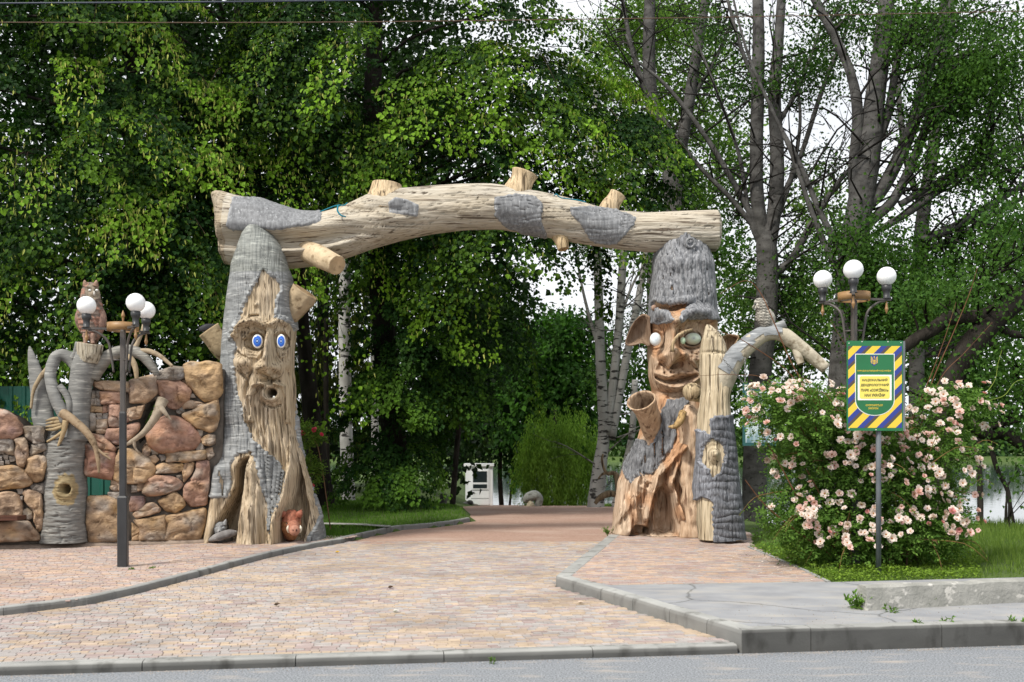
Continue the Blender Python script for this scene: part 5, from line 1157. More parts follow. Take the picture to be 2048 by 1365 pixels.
# ---------------------------------------------------------------- lamps
M['darkmetal'] = pmat('dark_painted_metal', (.018, .019, .021), (.035, .036, .039), .45, (8, 8, 3), 5, .3, .7, .2, (60, 60, 60), .002, spec=.5)
M['brownmetal'] = pmat('weathered_metal', (.05, .045, .042), (.10, .085, .075), .5, (12, 12, 4), 5, .3, .7, spec=.5)
M['brass'] = pmat('brown_band', (.22, .12, .045), (.33, .19, .08), .5, (6, 6, 20), 4, .3, .7, spec=.5)
m, N, L, b = _nodes('opal_globe'); b.inputs['Base Color'].default_value = (.86, .87, .88, 1); b.inputs['Roughness'].default_value = .22; b.inputs['Specular IOR Level'].default_value = .5
b.inputs['Subsurface Weight'].default_value = .3; b.inputs['Subsurface Radius'].default_value = (.05, .05, .05); M['globe'] = m
def lamp(px, Yl, zb, zg, a0, label, base_split):
    """square post, brown hoop, three bracketed arms with opal globes"""
    x = (px - CX) / F * Yl; t = thing('street_lamp', (x, Yl, zb), label, 'street lamp', 'globe lamps by the entrance'); o = A([x, Yl, 0])
    zh = zg - .245
    def bx(lo, hi, mat, name, ch=.0): V, Fs = box(lo, hi); V = rotz(V, .12) + o; return mk(name, V, Fs, mat, t, False)
    def sq(z0, z1, h0, name, mat):
        pr = [(h0, h0 - .008), (h0 - .008, h0), (-h0 + .008, h0), (-h0, h0 - .008), (-h0, -h0 + .008), (-h0 + .008, -h0), (h0 - .008, -h0), (h0, -h0 + .008)]
        G_ = A([[[p[0] * q, p[1] * q, z] for p in pr] for z, q in ((z0, 1), (z1 - .02, 1), (z1, .8))]); V, Fs = caps(G_); return mk(name, rotz(V, .12) + o, Fs, mat, t, False)
    sq(zb - .1, base_split, .053, 'post_base', M['darkmetal']); sq(base_split - .03, base_split + .95, .035, 'post', M['darkmetal']); sq(base_split + .9, zh - .02, .028, 'upper_post', M['brownmetal'])
    nS = 40; a = np.arange(nS) / nS * 2 * np.pi
    G_ = A([np.c_[np.cos(a) * r, np.sin(a) * r, np.full(nS, z)] for r, z in ((.165, zh - .035), (.172, zh - .035), (.172, zh + .055), (.165, zh + .055), (.165, zh - .035))]) + o
    mk('hoop', G_.reshape(-1, 3), gridF(5, nS), M['brass'], t, True)
    V, Fs = tube([o + A([0, 0, zh - .05]), o + A([0, 0, zh + .10]), o + A([0, 0, zh + .14]), o + A([0, 0, zh + .20])], [.012, .012, .022, .003], 8, 20); mk('finial', V, Fs, M['brass'], t)
    for k in range(3):
        an = a0 + k * 2 * math.pi / 3; u = A([math.cos(an), math.sin(an), 0]); v = A([-u[1], u[0], 0])
        arm = thing('arm', o + u * .39 + A([0, 0, zh]), None, None); del arm['_emp']; arm.parent = t; arm.matrix_parent_inverse = Matrix.Translation(-t.location); arm['_emp'] = 1
        def part(V, Fs, name, mat, sm=True):
            ob = mk(name, V, Fs, mat, None, sm); ob.parent = arm; ob.matrix_parent_inverse = Matrix.Translation(-arm.location); return ob
        R = .39
        V, Fs = box([.03, -.016, -.012], [R + .05, .016, .012]); part(np.outer(V[:, 0], u) + np.outer(V[:, 1], v) + np.outer(V[:, 2], [0, 0, 1]) + o + A([0, 0, zh - .012]), Fs, 'bar', M['brownmetal'], False)
        pts = [o + u * (R - .02) + A([0, 0, zh - .03]), o + u * (R * .72) + A([0, 0, zh - .05]), o + u * (R * .42) + A([0, 0, zh - .15]), o + u * .125 + A([0, 0, zh - .32]), o + u * .10 + A([0, 0, zh - .50])]
        V, Fs = tube(pts, [.013, .014, .014, .014, .012], 8, 24); part(V, Fs, 'bracket', M['brownmetal'])
        sp = [o + u * (.10 - .0 + .03 * math.cos(w) * (1 - w / 9) + .03) + A([0, 0, zh - .52 + .035 * math.sin(w) * (1 - w / 9)]) for w in np.linspace(math.pi, math.pi + 6.5, 16)]
        V, Fs = tube(sp, [.006] * 16, 6, 40); part(V, Fs, 'scroll', M['brownmetal'])
        V, Fs = tube([o + u * .03 + A([0, 0, zh - .36]), o + u * .115 + A([0, 0, zh - .36])], [.009, .009], 6); part(V, Fs, 'tie', M['brownmetal'])
        V, Fs = tube([o + u * R + A([0, 0, zh - .03]), o + u * R + A([0, 0, zh - .09]), o + u * R + A([0, 0, zh - .12]), o + u * R + A([0, 0, zh - .17])], [.008, .014, .02, .002], 8, 20); part(V, Fs, 'drop_finial', M['brass'])
        c = o + u * R; zz = zg - .104
        rr = [(.050, zh), (.034, zh + .004), (.036, zh + .075), (.046, zh + .09), (.052, zh + .105), (.052, zh + .145), (.04, zh + .15)]
        aa = np.arange(20) / 20 * 2 * np.pi; G_ = A([np.c_[np.cos(aa) * r, np.sin(aa) * r, np.full(20, z)] for r, z in rr]) + c; V, Fs = caps(G_); part(V, Fs, 'holder', M['darkmetal'])
        V, Fs = sphere(c + A([0, 0, zg]), .104, 32, 20); part(V, Fs, 'globe', M['globe'])
    return t
lamp(246, 11.85, ZL, at(0, 613, 11.85)[2], math.radians(190), 'three-globe lamp with dark square post standing before the stone wall', at(0, 992, 11.85)[2])
lamp(1708, 11.5, .15, at(0, 551, 11.5)[2], math.radians(251), 'three-globe lamp rising out of the rose bush behind the green sign', 1.2)

# ---------------------------------------------------------------- green park sign
YS = 10.9
SG = thing('park_sign', (*gnd(1757, 1145, ZR)[:2], ZR), 'green park sign with yellow and blue striped border on a grey pole', 'sign')
x0s, x1s = at(1694, 0, YS)[0], at(1806, 0, YS)[0]; z1s, z0s = at(0, 682, YS)[2], at(0, 862, YS)[2]; s_ = YS / F
M['sgreen'] = pmat('sign_green', (.012, .13, .045), (.014, .15, .052), .35, (3, 3, 3), spec=.5); M['spanel'] = M['sgreen']
def flat(name, col, rough=.4): return pmat(name, col, None, rough, spec=.4)
M['sy'], M['sb'], M['sw'], M['sbr'], M['spale'] = flat('sign_yellow', (.72, .52, .05)), flat('sign_blue', (.03, .05, .26)), flat('sign_white', (.75, .76, .72)), flat('sign_brown', (.09, .06, .055)), flat('sign_pale_yellow', (.80, .66, .13))
M['pole'] = pmat('grey_pole', (.10, .115, .13), (.15, .165, .18), .4, (5, 5, 5), spec=.5)
def rbox(x0, x1, z0, z1, y0, y1, r, name, mat, parent):
    a = np.linspace(0, np.pi / 2, 5); P = []
    for cx, cz, st in ((x1 - r, z1 - r, 0), (x0 + r, z1 - r, 1), (x0 + r, z0 + r, 2), (x1 - r, z0 + r, 3)): P += [(cx + r * math.cos(t + st * np.pi / 2), cz + r * math.sin(t + st * np.pi / 2)) for t in a]
    P = A(P); G_ = A([np.c_[P[:, 0], np.full(len(P), y), P[:, 1]] for y in (y0, y1)]); V, Fs = caps(G_); return mk(name, V, Fs, mat, parent, False)
pn = rbox(x0s, x1s, z0s, z1s, YS, YS + .018, .008, 'panel', M['spanel'], SG)
V, Fs = box([x1s, YS - .002, z0s + .004], [x1s + .022, YS + .02, z1s - .004]); mk('edge_strip', V, Fs, M['pole'], SG, False)
Y1 = YS - .0015
def clip_poly(P, x0, x1, z0, z1):
    def cl(P, f, inter):
        out = []
        for i in range(len(P)):
            a, b_ = P[i - 1], P[i]
            if f(b_):
                if not f(a): out.append(inter(a, b_))
                out.append(b_)
            elif f(a): out.append(inter(a, b_))
        return out
    for ax, v, sg in ((0, x0, 1), (0, x1, -1), (1, z0, 1), (1, z1, -1)):
        P = cl(P, lambda p: sg * (p[ax] - v) >= 0, lambda a, b_: tuple(A(a) + (A(b_) - A(a)) * ((v - a[ax]) / (b_[ax] - a[ax]))))
        if not P: return []
    return P
bw = (x1s - x0s); bx0, bx1, bz0, bz1 = x0s + .012, x1s - .012, z0s + .03, z1s - .055
inx0, inx1 = at(1710, 0, YS)[0], at(1789, 0, YS)[0]
per, k = .2, 0
for (col, w0, w1, nm) in (('sy', 0, .092, 'yellow_stripe'), ('sb', .092, .158, 'blue_stripe'), ('sbr', .158, .192, 'brown_stripe')):
    for j in range(-12, 14):
        t0, t1 = j * per + w0, j * per + w1
        P = clip_poly([(bx0 - 2 + t0, bz0 - 2), (bx0 - 2 + t1, bz0 - 2), (bx0 + 2 + t1, bz0 + 2), (bx0 + 2 + t0, bz0 + 2)], bx0, bx1, bz0, bz1)
        if len(P) >= 3:
            V = A([(p[0], Y1, p[1]) for p in P]); n = len(V)
            mk(nm, V, A([[0, i, i + 1] for i in range(1, n - 1)]), M[col], pn, False)
def shield(inset, y, name, mat, parent):
    xa, xb = inx0 + inset, inx1 - inset; zt2 = at(0, 708, YS)[2] - inset; zs = at(0, 800, YS)[2]; zb2 = at(0, 832, YS)[2] + inset; cxx = (xa + xb) / 2; hw = (xb - xa) / 2
    P = [(xa, zt2), (xb, zt2), (xb, zs)] + [(cxx + hw * math.cos(t), zs - (zs - zb2) * math.sin(t)) for t in np.linspace(.08, np.pi - .08, 22)] + [(xa, zs)]
    V = A([(p[0], y, p[1]) for p in P] + [(cxx, y, (zt2 + zs) / 2)]); n = len(P); return mk(name, V, A([[n, (i + 1) % n, i] for i in range(n)]), mat, parent, False)
shield(0, YS - .003, 'shield_edge', M['sw'], pn); shield(.008, YS - .0045, 'shield', M['sgreen'], pn)
def rect(px0, px1, py0, py1, y, name, mat, parent):
    a, b_ = at(px0, py1, YS), at(px1, py0, YS); return mk(name, A([[a[0], y, a[2]], [b_[0], y, a[2]], [b_[0], y, b_[2]], [a[0], y, b_[2]]]), A([[0, 1, 2, 3]]), mat, parent, False)
rect(1715, 1783, 750, 801, YS - .006, 'label_card', M['sw'], pn); a, b_ = at(1719, 798, YS), at(1779, 753, YS)
rbox(a[0], b_[0], a[2], b_[2], YS - .0075, YS - .0062, .02, 'label_field', M['spale'], pn)
def text(body, px, py, hpx, y, mat, parent, wpx=None, bold=0.0, Yd=YS):
    cu = bpy.data.curves.new('lettering', 'FONT'); cu.body = body; cu.align_x = 'CENTER'; cu.align_y = 'CENTER'; cu.size = 1; cu.offset = bold; cu.resolution_u = 2
    tmp = bpy.data.objects.new('tmp', cu); C.objects.link(tmp); bpy.context.view_layer.update()
    me = bpy.data.meshes.new_from_object(tmp.evaluated_get(bpy.context.evaluated_depsgraph_get())); bpy.data.objects.remove(tmp)
    n = len(me.vertices); co = np.empty(n * 3, np.float32); me.vertices.foreach_get('co', co); co = co.reshape(-1, 3)
    mn, mxx = co.min(0), co.max(0); sc_ = hpx * Yd / F / (mxx[1] - mn[1]); sx = sc_ if not wpx else wpx * Yd / F / (mxx[0] - mn[0]); c = at(px, py, Yd)
    V = np.stack([c[0] + (co[:, 0] - (mn[0] + mxx[0]) / 2) * sx, np.full(n, y), c[2] + (co[:, 1] - (mn[1] + mxx[1]) / 2) * sc_], -1).astype(np.float32)
    me.vertices.foreach_set('co', V.ravel()); me.materials.clear(); me.materials.append(mat); me.name = 'lettering'; me.update()
    return link('lettering', me, parent)
M['ink'] = flat('sign_ink', (.05, .055, .04))
for k, (t, wpx) in enumerate((('НАЦІОНАЛЬНИЙ', 51), ('ДЕНДРОЛОГІЧНИЙ', 56), ('ПАРК «СОФІЇВКА»', 55), ('НАН УКРАЇНИ', 41))): text(t, 1749, 760.5 + k * 9.9, 7.0 if k != 2 and k != 3 else 7.4, YS - .009, M['ink'], pn, wpx, .035)
text('ПРИРОДНО-ЗАПОВІДНИЙ ФОНД УКРАЇНИ', 1748, 742, 4.2, YS - .006, M['sy'], pn, 67, .02); text('ОХОРОНЯЄТЬСЯ', 1748, 811, 4, YS - .006, M['sy'], pn, 34, .02); text('ЗАКОНОМ', 1746, 817, 4, YS - .006, M['sy'], pn, 20, .02)
a, b_ = at(1740.5, 733, YS), at(1755.5, 711.5, YS)
sp_ = [(a[0], b_[2]), (b_[0], b_[2]), (b_[0], a[2] + .035), ((a[0] + b_[0]) / 2 + .012, a[2] + .012), ((a[0] + b_[0]) / 2, a[2]), ((a[0] + b_[0]) / 2 - .012, a[2] + .012), (a[0], a[2] + .035)]
mk('emblem_shield', A([(p[0], YS - .006, p[1]) for p in sp_]), A([[0, i + 1, i] for i in range(1, 6)]), M['sb'], pn, False)
ecx, ez0, eh = (a[0] + b_[0]) / 2, a[2] + .012, (b_[2] - a[2]) - .02
ew = (b_[0] - a[0]) * .42
mb = MB()
def strip(pts, wd):
    P = A(pts, float); P = np.stack([ecx + P[:, 0] * ew, ez0 + P[:, 1] * eh], -1); T = np.gradient(P, axis=0); T /= np.linalg.norm(T, axis=1)[:, None]; Nn = np.stack([-T[:, 1], T[:, 0]], -1) * wd / 2
    V = np.concatenate([P + Nn, P - Nn]); n = len(P); i = np.arange(n - 1); mb.add(np.c_[V[:, 0], np.full(2 * n, YS - .0075), V[:, 1]], np.stack([i, i + 1, i + 1 + n, i + n], -1))
strip([(0, 1), (0, .75), (0, .5), (0, .1)], .008)
for sg in (-1, 1):
    strip([(sg * .95, 1), (sg * .95, .7), (sg * .95, .25)], .007); strip([(sg * .95, .25), (sg * .6, .22), (sg * .3, .2), (0, .06)], .006)
    strip([(sg * .95, .95), (sg * .62, .8), (sg * .55, .55), (sg * .32, .36), (sg * .42, .2)], .0055); strip([(0, .75), (sg * .2, .5), (sg * .5, .38), (sg * .9, .42)], .005)
mb.build('emblem', M['sy'], pn, False)
for sx, sz in ((1698, 687), (1802, 686), (1698, 858), (1724, 684), (1776, 684), (1752, 860)): V, Fs = sphere(at(sx, sz, YS - .001), .006, 8, 6); mk('screw', V, Fs, M['sw'], pn)
V, Fs = tube([[at(1757, 0, YS + .05)[0], YS + .05, ZR - .1], [at(1757, 0, YS + .05)[0], YS + .05, z1s - .03]], [.027, .027], 16); mk('pole', V, Fs, M['pole'], SG)

# ---------------------------------------------------------------- hanging board on chains
YH = 14.3
HB = thing('hanging_board', at(1520, 768, YH), 'teal framed board hung on chains from the bare branch', 'sign')
M['teal'] = flat('teal_paint', (.03, .10, .10)); M['chainm'] = pmat('chain_steel', (.28, .29, .30), (.4, .4, .41), .35, metal=.7)
m, N, L, b = _nodes('faded_print'); tcn = N.new('ShaderNodeTexCoord'); mpn = N.new('ShaderNodeMapping'); mpn.inputs['Scale'].default_value = (14, 1, 5); nz = N.new('ShaderNodeTexNoise'); nz.inputs['Scale'].default_value = 1; nz.inputs['Detail'].default_value = 6
r_ = N.new('ShaderNodeValToRGB'); r_.color_ramp.elements[0].position = .35; r_.color_ramp.elements[1].position = .62; r_.color_ramp.elements[0].color = (.10, .20, .24, 1); r_.color_ramp.elements[1].color = (.62, .72, .74, 1)
L.new(tcn.outputs['Object'], mpn.inputs[0]); L.new(mpn.outputs[0], nz.inputs['Vector']); L.new(nz.outputs['Fac'], r_.inputs[0]); L.new(r_.outputs[0], b.inputs['Base Color']); M['print'] = m
a, b_ = at(1486, 892, YH), at(1556, 767, YH)
rbox(a[0], b_[0], a[2], b_[2], YH, YH + .04, .008, 'frame', M['teal'], HB)
c0, c1 = at(1491, 886, YH), at(1551, 783, YH); mk('picture', A([[c0[0], YH - .003, c0[2]], [c1[0], YH - .003, c0[2]], [c1[0], YH - .003, c1[2]], [c0[0], YH - .003, c1[2]]]), A([[0, 1, 2, 3]]), M['print'], HB, False)
text('КРАСНОСТА', 1521, 774, 8, YH - .004, M['sw'], HB, 43, .02, YH)
c0, c1 = at(1489, 781, YH), at(1495, 770, YH); mk('badge', A([[c0[0], YH - .004, c0[2]], [c1[0], YH - .004, c0[2]], [c1[0], YH - .004, c1[2]], [c0[0], YH - .004, c1[2]]]), A([[0, 1, 2, 3]]), M['sw'], HB, False)
def chain(p, q, parent):
    p, q = A(p), A(q); d = q - p; ln = np.linalg.norm(d); d /= ln; n = int(ln / .034); u = np.cross(d, [0, 1, 0]); u /= np.linalg.norm(u) + 1e-9; v = np.cross(d, u); mb = MB()
    for k in range(n):
        c = p + d * (k + .5) * ln / n; w_ = u if k % 2 else v; aa = np.linspace(0, 2 * np.pi, 9)[:-1]
        P = [c + d * .022 * math.cos(t) + w_ * .011 * math.sin(t) for t in aa]; mb.add(*tube(P + [P[0]], [.0042] * 9, 4, 9, cap=False))
    return mb.build('chain', M['chainm'], parent)
chain(at(1446, 718, YH - .1), at(1488, 768, YH + .02), HB); chain(at(1490, 716, YH), at(1490, 768, YH + .02), HB); chain(at(1588, 740, YH), at(1552, 768, YH + .02), HB)
# ================================================================ TREES
M['bark_pop'] = pmat('poplar_bark', (.045, .043, .041), (.125, .121, .116), .9, (3, 3, 6), 7, .3, .7, .8, (22, 22, 8), .03, attr=True, c3=(.045, .042, .04), sc3=(9, 9, 16), lo3=.60, hi3=.66, spec=.08)
M['bark_white'] = pmat('birch_bark', (.36, .35, .33), (.62, .615, .60), .75, (3, 3, 2), 6, .3, .7, .4, (14, 14, 40), .01, attr=True, c3=(.05, .047, .045), sc3=(3, 3, 11), lo3=.56, hi3=.62)
M['bark_dark'] = pmat('dark_bark', (.018, .016, .014), (.05, .043, .037), .9, (5, 5, 2), 7, .3, .7, .9, (30, 30, 7), .03, attr=True, spec=.06)
def unit(v): return v / (np.linalg.norm(v, axis=-1, keepdims=True) + 1e-9)
def leaf_arrays(P, Ax, N, L, Wd, six=False):
    """leaf blades folded on the midrib"""
    Ax = unit(Ax); N = unit(N - Ax * (N * Ax).sum(-1, keepdims=True)); S = np.cross(Ax, N); L = L[:, None]; Wd = Wd[:, None]; n = len(P)
    if six:
        V = np.stack([P, P + Ax * L * .28 + S * Wd * .5 + N * Wd * .12, P + Ax * L * .68 + S * Wd * .36 + N * Wd * .08, P + Ax * L - N * L * .08, P + Ax * L * .68 - S * Wd * .36 + N * Wd * .08, P + Ax * L * .28 - S * Wd * .5 + N * Wd * .12], 1)
        q = A([[0, 1, 2, 3], [0, 3, 4, 5]]); k = 6
    else:
        V = np.stack([P, P + Ax * L * .42 + S * Wd * .5 + N * Wd * .12, P + Ax * L - N * L * .05, P + Ax * L * .42 - S * Wd * .5 + N * Wd * .12], 1)
        q = A([[0, 1, 2], [0, 2, 3]]); k = 4
    return V.reshape(-1, 3), (q[None] + (np.arange(n) * k)[:, None, None]).reshape(-1, q.shape[1]), k
def ell(px, py, Y, rx, ry, rz): return (at(px, py, Y), A([rx, ry, rz]))
UP = A([0, 0, 1.])
def sph(n, r, front=.8):
    d = unit(r.normal(size=(n, 3))); flip = (d[:, 1] > .15) & (r.random(n) < front); d[flip, 1] *= -1; return d
class Crown:
    def __init__(s): s.mb = MB()
    def put(s, P, Ax, N, L, Wd, col, six=False):
        V, q, k = leaf_arrays(P, Ax, N, L, Wd, six); s.mb.add(V, q, np.repeat(col, k, 0))
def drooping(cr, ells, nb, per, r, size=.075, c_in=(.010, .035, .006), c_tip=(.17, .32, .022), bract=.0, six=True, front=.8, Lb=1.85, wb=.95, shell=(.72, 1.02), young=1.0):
    """boughs like hanging fans, shingled with leaves; returns bough roots"""
    ws = A([np.prod(e[1]) ** (2 / 3) for e in ells]); ei = r.choice(len(ells), nb, p=ws / ws.sum())
    C0 = A([e[0] for e in ells])[ei]; R0 = A([e[1] for e in ells])[ei]; d = sph(nb, r, front)
    c = C0 + d * R0 * r.uniform(*shell, (nb, 1)); o = d * A([1, 1, .25]); o = unit(o + r.normal(0, .25, (nb, 3)) * A([1, 1, .3]) + A([0, -.25, 0]))
    L = r.uniform(.6, 1.25, nb) * Lb; w_ = r.uniform(.6, 1.2, nb) * wb; dr = r.uniform(.6, 1.4, nb); hue = r.normal(0, 1, nb); kind_ = r.random(nb)
    n = nb * per; b = np.repeat(np.arange(nb), per)
    t = r.random(n) ** .8; sd_ = unit(np.cross(o, UP)); s_ = r.uniform(-1, 1, n) * w_[b] * (1 - .55 * t) * np.sin(np.clip(t * 2.2 + .45, 0, np.pi / 2))
    # fingers: leaves gather along side twigs
    fing = np.sin(s_ * 9 + hue[b] * 5); s_ = s_ + .05 * np.cos(s_ * 9 + hue[b] * 5)
    P = c[b] + o[b] * (L[b] * t * .95)[:, None] + sd_[b] * s_[:, None] - UP * (dr[b] * L[b] * t ** 2.2 * .85 + .35 * s_ ** 2 / w_[b] + .12 * (fing < -.2) * t)[:, None] + r.normal(0, .035, (n, 3))
    Ax = o[b] * .45 + sd_[b] * (s_ * .9)[:, None] - UP * (.35 + .8 * t)[:, None] + r.normal(0, .42, (n, 3))
    N = UP * .85 + o[b] * .6 + r.normal(0, .28, (n, 3))
    sz = size * r.uniform(.5, 1.45, n)
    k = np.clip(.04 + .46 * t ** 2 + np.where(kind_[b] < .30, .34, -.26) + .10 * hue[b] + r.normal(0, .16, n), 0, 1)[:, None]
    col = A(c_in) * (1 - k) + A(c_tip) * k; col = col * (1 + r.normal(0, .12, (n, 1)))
    if bract:
        isb = (r.random(n) < bract * (t > .3) * np.where(kind_[b] < .30, 2.2, .25)) ; Ax[isb] = -UP * 1.2 + r.normal(0, .25, (isb.sum(), 3)); col[isb] = A([.46, .50, .13]) * r.uniform(.7, 1.2, (isb.sum(), 1))
        Wd = np.where(isb, sz * .28, sz * .92); Ln = np.where(isb, sz * 1.15, sz)
    else: Wd, Ln = sz * .85, sz
    cr.put(P, Ax, N, Ln, Wd, np.clip(col, .004, .9), six)
    return c, o, L
def volume(cr, ells, n, r, size, c_a, c_b, front=.5, six=False):
    """loose leaves through the crown's volume, gathered in clumps"""
    nc = max(8, n // 70); ws = A([np.prod(e[1]) for e in ells]); ei = r.choice(len(ells), nc, p=ws / ws.sum())
    d = sph(nc, r, front) * r.uniform(.25, 1, (nc, 1)) ** .5; cc = A([e[0] for e in ells])[ei] + d * A([e[1] for e in ells])[ei]
    b = r.integers(0, nc, n); rad = r.uniform(.22, .55, nc) * (size / .07) ** .5; hue = r.normal(0, .25, nc)
    P = cc[b] + r.normal(0, 1, (n, 3)) * rad[b][:, None] * A([1, 1, .7])
    k = np.clip(.4 + hue[b] + r.normal(0, .2, n), 0, 1)[:, None]; col = (A(c_a) * (1 - k) + A(c_b) * k) * (1 + r.normal(0, .1, (n, 1)))
    sz = size * r.uniform(.6, 1.3, n); cr.put(P, r.normal(0, 1, (n, 3)) - UP * .5, r.normal(0, .7, (n, 3)) + UP * .8 - A([0, .35, 0]), sz, sz * .85, np.clip(col, .004, .9), six); return cc
def path3(pts, Y): return A([at(p[0], p[1], Y + (p[3] if len(p) > 3 else 0)) for p in pts]), A([p[2] for p in pts], float) * Y / F
def wood(mb, pts, Y, m=10, lump=.06, n=None, seed=0, col=(1, 1, 1)):
    P, R = path3(pts, Y)
    if pts[0][1] > 930:
        zg_ = float(zat(P[0][0], P[0][1])) - .1
        if P[0][2] > zg_: P = np.r_[[[P[0][0], P[0][1], zg_]], P]; R = np.r_[R[:1] * 1.12, R]
    V, Fs = tube(P, R, m, n or max(6, len(pts) * 4), lump=lump, lf=2.5, seed=seed); mb.add(V, Fs, A(col)); return P, R
def twig(mb, p, q, r0, r1, r, sag=.12, m=4, col=(1, 1, 1)):
    p, q = A(p), A(q); ln = np.linalg.norm(q - p); mid = (p + q) / 2 + r.normal(0, .08, 3) * ln + UP * sag * ln; mb.add(*tube([p, mid, q], [r0, (r0 + r1) / 2, r1], m, 6, cap=False), A(col))
def tree(name, label, base, cat='tree', group=None): return thing(name, base, label, cat, group)
def done(t, wood_mb, mat, cr, lm='leaf'):
    wood_mb.build('trunk', M[mat], t)
    if cr is not None and cr.mb.V: cr.mb.build('crown', M[lm], t, False)
def g0(px, Y):
    x = (px - CX) / F * Y; return A([x, Y, float(zat(x, Y))])

# ---- three lime trees over the wall and the arch
def lime(label, px, Y, ells, nb, per, trunk, seed, bract, vol, extra=()):
    r = np.random.default_rng(seed); t = tree('lime_tree', label, g0(px, Y), group='lime trees behind the arch'); mb = MB(); cr = Crown()
    P, R = wood(mb, trunk, Y, 12, .08, 30, seed, (.8, .8, .8))
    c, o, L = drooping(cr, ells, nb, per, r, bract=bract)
    if extra: drooping(cr, extra[0], extra[1], extra[2], r, six=False, Lb=.75, wb=.55, c_in=(.014, .045, .008), c_tip=(.085, .18, .018))
    if vol: volume(cr, ells + (extra[0] if extra else []), vol, r, .085, (.008, .026, .004), (.02, .055, .008))
    S = spline(P, 40)
    for k in range(0, len(c), 5):
        j = np.argmin(np.linalg.norm((S - c[k]) * A([1, 1, .6]) + A([0, 0, .5]), axis=1)); twig(mb, S[j], c[k], .05, .018, r, .1, 5, (.7, .7, .7))
    for k in range(0, len(c), 2): twig(mb, c[k], c[k] + o[k] * L[k] * .8 - UP * L[k] * .45, .012, .004, r, .15, 3, (1.2, 1, .8))
    done(t, mb, 'bark_dark', cr); return t
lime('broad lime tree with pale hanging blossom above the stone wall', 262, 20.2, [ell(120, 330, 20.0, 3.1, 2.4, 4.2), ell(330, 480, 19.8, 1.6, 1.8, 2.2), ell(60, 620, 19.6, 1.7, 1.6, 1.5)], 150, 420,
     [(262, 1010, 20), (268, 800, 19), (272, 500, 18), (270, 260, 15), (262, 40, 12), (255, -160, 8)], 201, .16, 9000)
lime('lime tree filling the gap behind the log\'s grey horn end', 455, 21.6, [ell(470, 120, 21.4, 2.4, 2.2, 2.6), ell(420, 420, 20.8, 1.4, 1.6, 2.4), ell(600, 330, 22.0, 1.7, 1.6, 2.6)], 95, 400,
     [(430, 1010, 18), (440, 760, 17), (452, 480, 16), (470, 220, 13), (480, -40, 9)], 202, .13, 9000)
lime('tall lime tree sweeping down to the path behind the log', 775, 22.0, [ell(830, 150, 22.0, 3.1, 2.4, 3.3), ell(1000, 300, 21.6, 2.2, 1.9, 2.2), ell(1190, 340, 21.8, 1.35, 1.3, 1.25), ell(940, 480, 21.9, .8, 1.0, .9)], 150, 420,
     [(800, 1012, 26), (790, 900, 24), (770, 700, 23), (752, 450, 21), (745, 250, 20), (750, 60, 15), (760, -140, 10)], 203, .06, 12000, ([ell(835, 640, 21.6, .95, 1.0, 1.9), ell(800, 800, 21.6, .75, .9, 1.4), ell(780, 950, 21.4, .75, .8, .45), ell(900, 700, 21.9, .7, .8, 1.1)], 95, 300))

# ---- pale and dark trunks in the wood on that side
def pole_tree(name, label, trunks, Y, mat, crown=None, seed=0, group=None, leaf=((.03, .075, .012), (.07, .15, .02)), nleaf=5000, size=.10):
    r = np.random.default_rng(seed); t = tree(name, label, g0(trunks[0][0][0], Y), group=group); mb = MB(); cr = Crown() if crown else None
    allP = []
    for tr_ in trunks:
        P, R = wood(mb, tr_, Y, 9, .07, 26, seed); allP.append(spline(P, 30))
    S = np.concatenate(allP)
    if crown:
        cc = volume(cr, crown, nleaf, r, size, *leaf)
        for k in range(0, len(cc), 3):
            j = np.argmin(np.linalg.norm((S - cc[k]) + A([0, 0, .7]), axis=1)); twig(mb, S[j], cc[k], .028, .008, r, .05, 4)
    done(t, mb, mat, cr); return t
pole_tree('birch_tree', 'forked white birch showing high between the lime trees', [[(530, 1005, 13), (515, 620, 12), (500, 260, 11), (494, 120, 10), (488, -60, 8)], [(503, 270, 8), (524, 160, 7), (537, 40, 6), (545, -60, 5)], [(505, 300, 7), (470, 160, 6), (462, 60, 5)]], 29, 'bark_white', [ell(500, -40, 29, 2.2, 1.6, 2.0), ell(560, 150, 30, 1.5, 1.2, 1.6)], 211)
pole_tree('birch_tree', 'straight white birch standing free right beside the bearded tree', [[(697, 1004, 14), (692, 850, 13), (689, 640, 12), (692, 350, 10), (700, 50, 7)]], 27, 'bark_white', [ell(690, 250, 27.5, 1.8, 1.6, 2.2)], 212, leaf=((.02, .05, .01), (.05, .11, .015)))
pole_tree('birch_tree', 'thin pale birch trunk between white birch and lime foliage', [[(752, 990, 8), (750, 850, 7.5), (748, 700, 7), (750, 450, 6), (756, 200, 4)]], 28.5, 'bark_white', [ell(760, 480, 29, 1.2, 1.2, 1.8)], 213, nleaf=3000)
pole_tree('dark_tree', 'leaning black tree trunk with pale flecks behind the bearded tree', [[(648, 1008, 24), (632, 900, 20), (618, 780, 17), (606, 660, 14), (598, 520, 12), (592, 300, 9)]], 23, 'bark_dark', [ell(600, 330, 24, 1.4, 1.2, 1.8)], 214, leaf=((.02, .05, .01), (.05, .11, .015)), nleaf=4000)
pole_tree('dark_tree', 'slim brown trunk between the leaning trunk and the white birch', [[(655, 990, 6), (653, 860, 5.5), (652, 720, 5), (655, 500, 4)]], 28, 'bark_dark', [ell(655, 520, 28, .8, .8, 1.2)], 215, nleaf=1500)
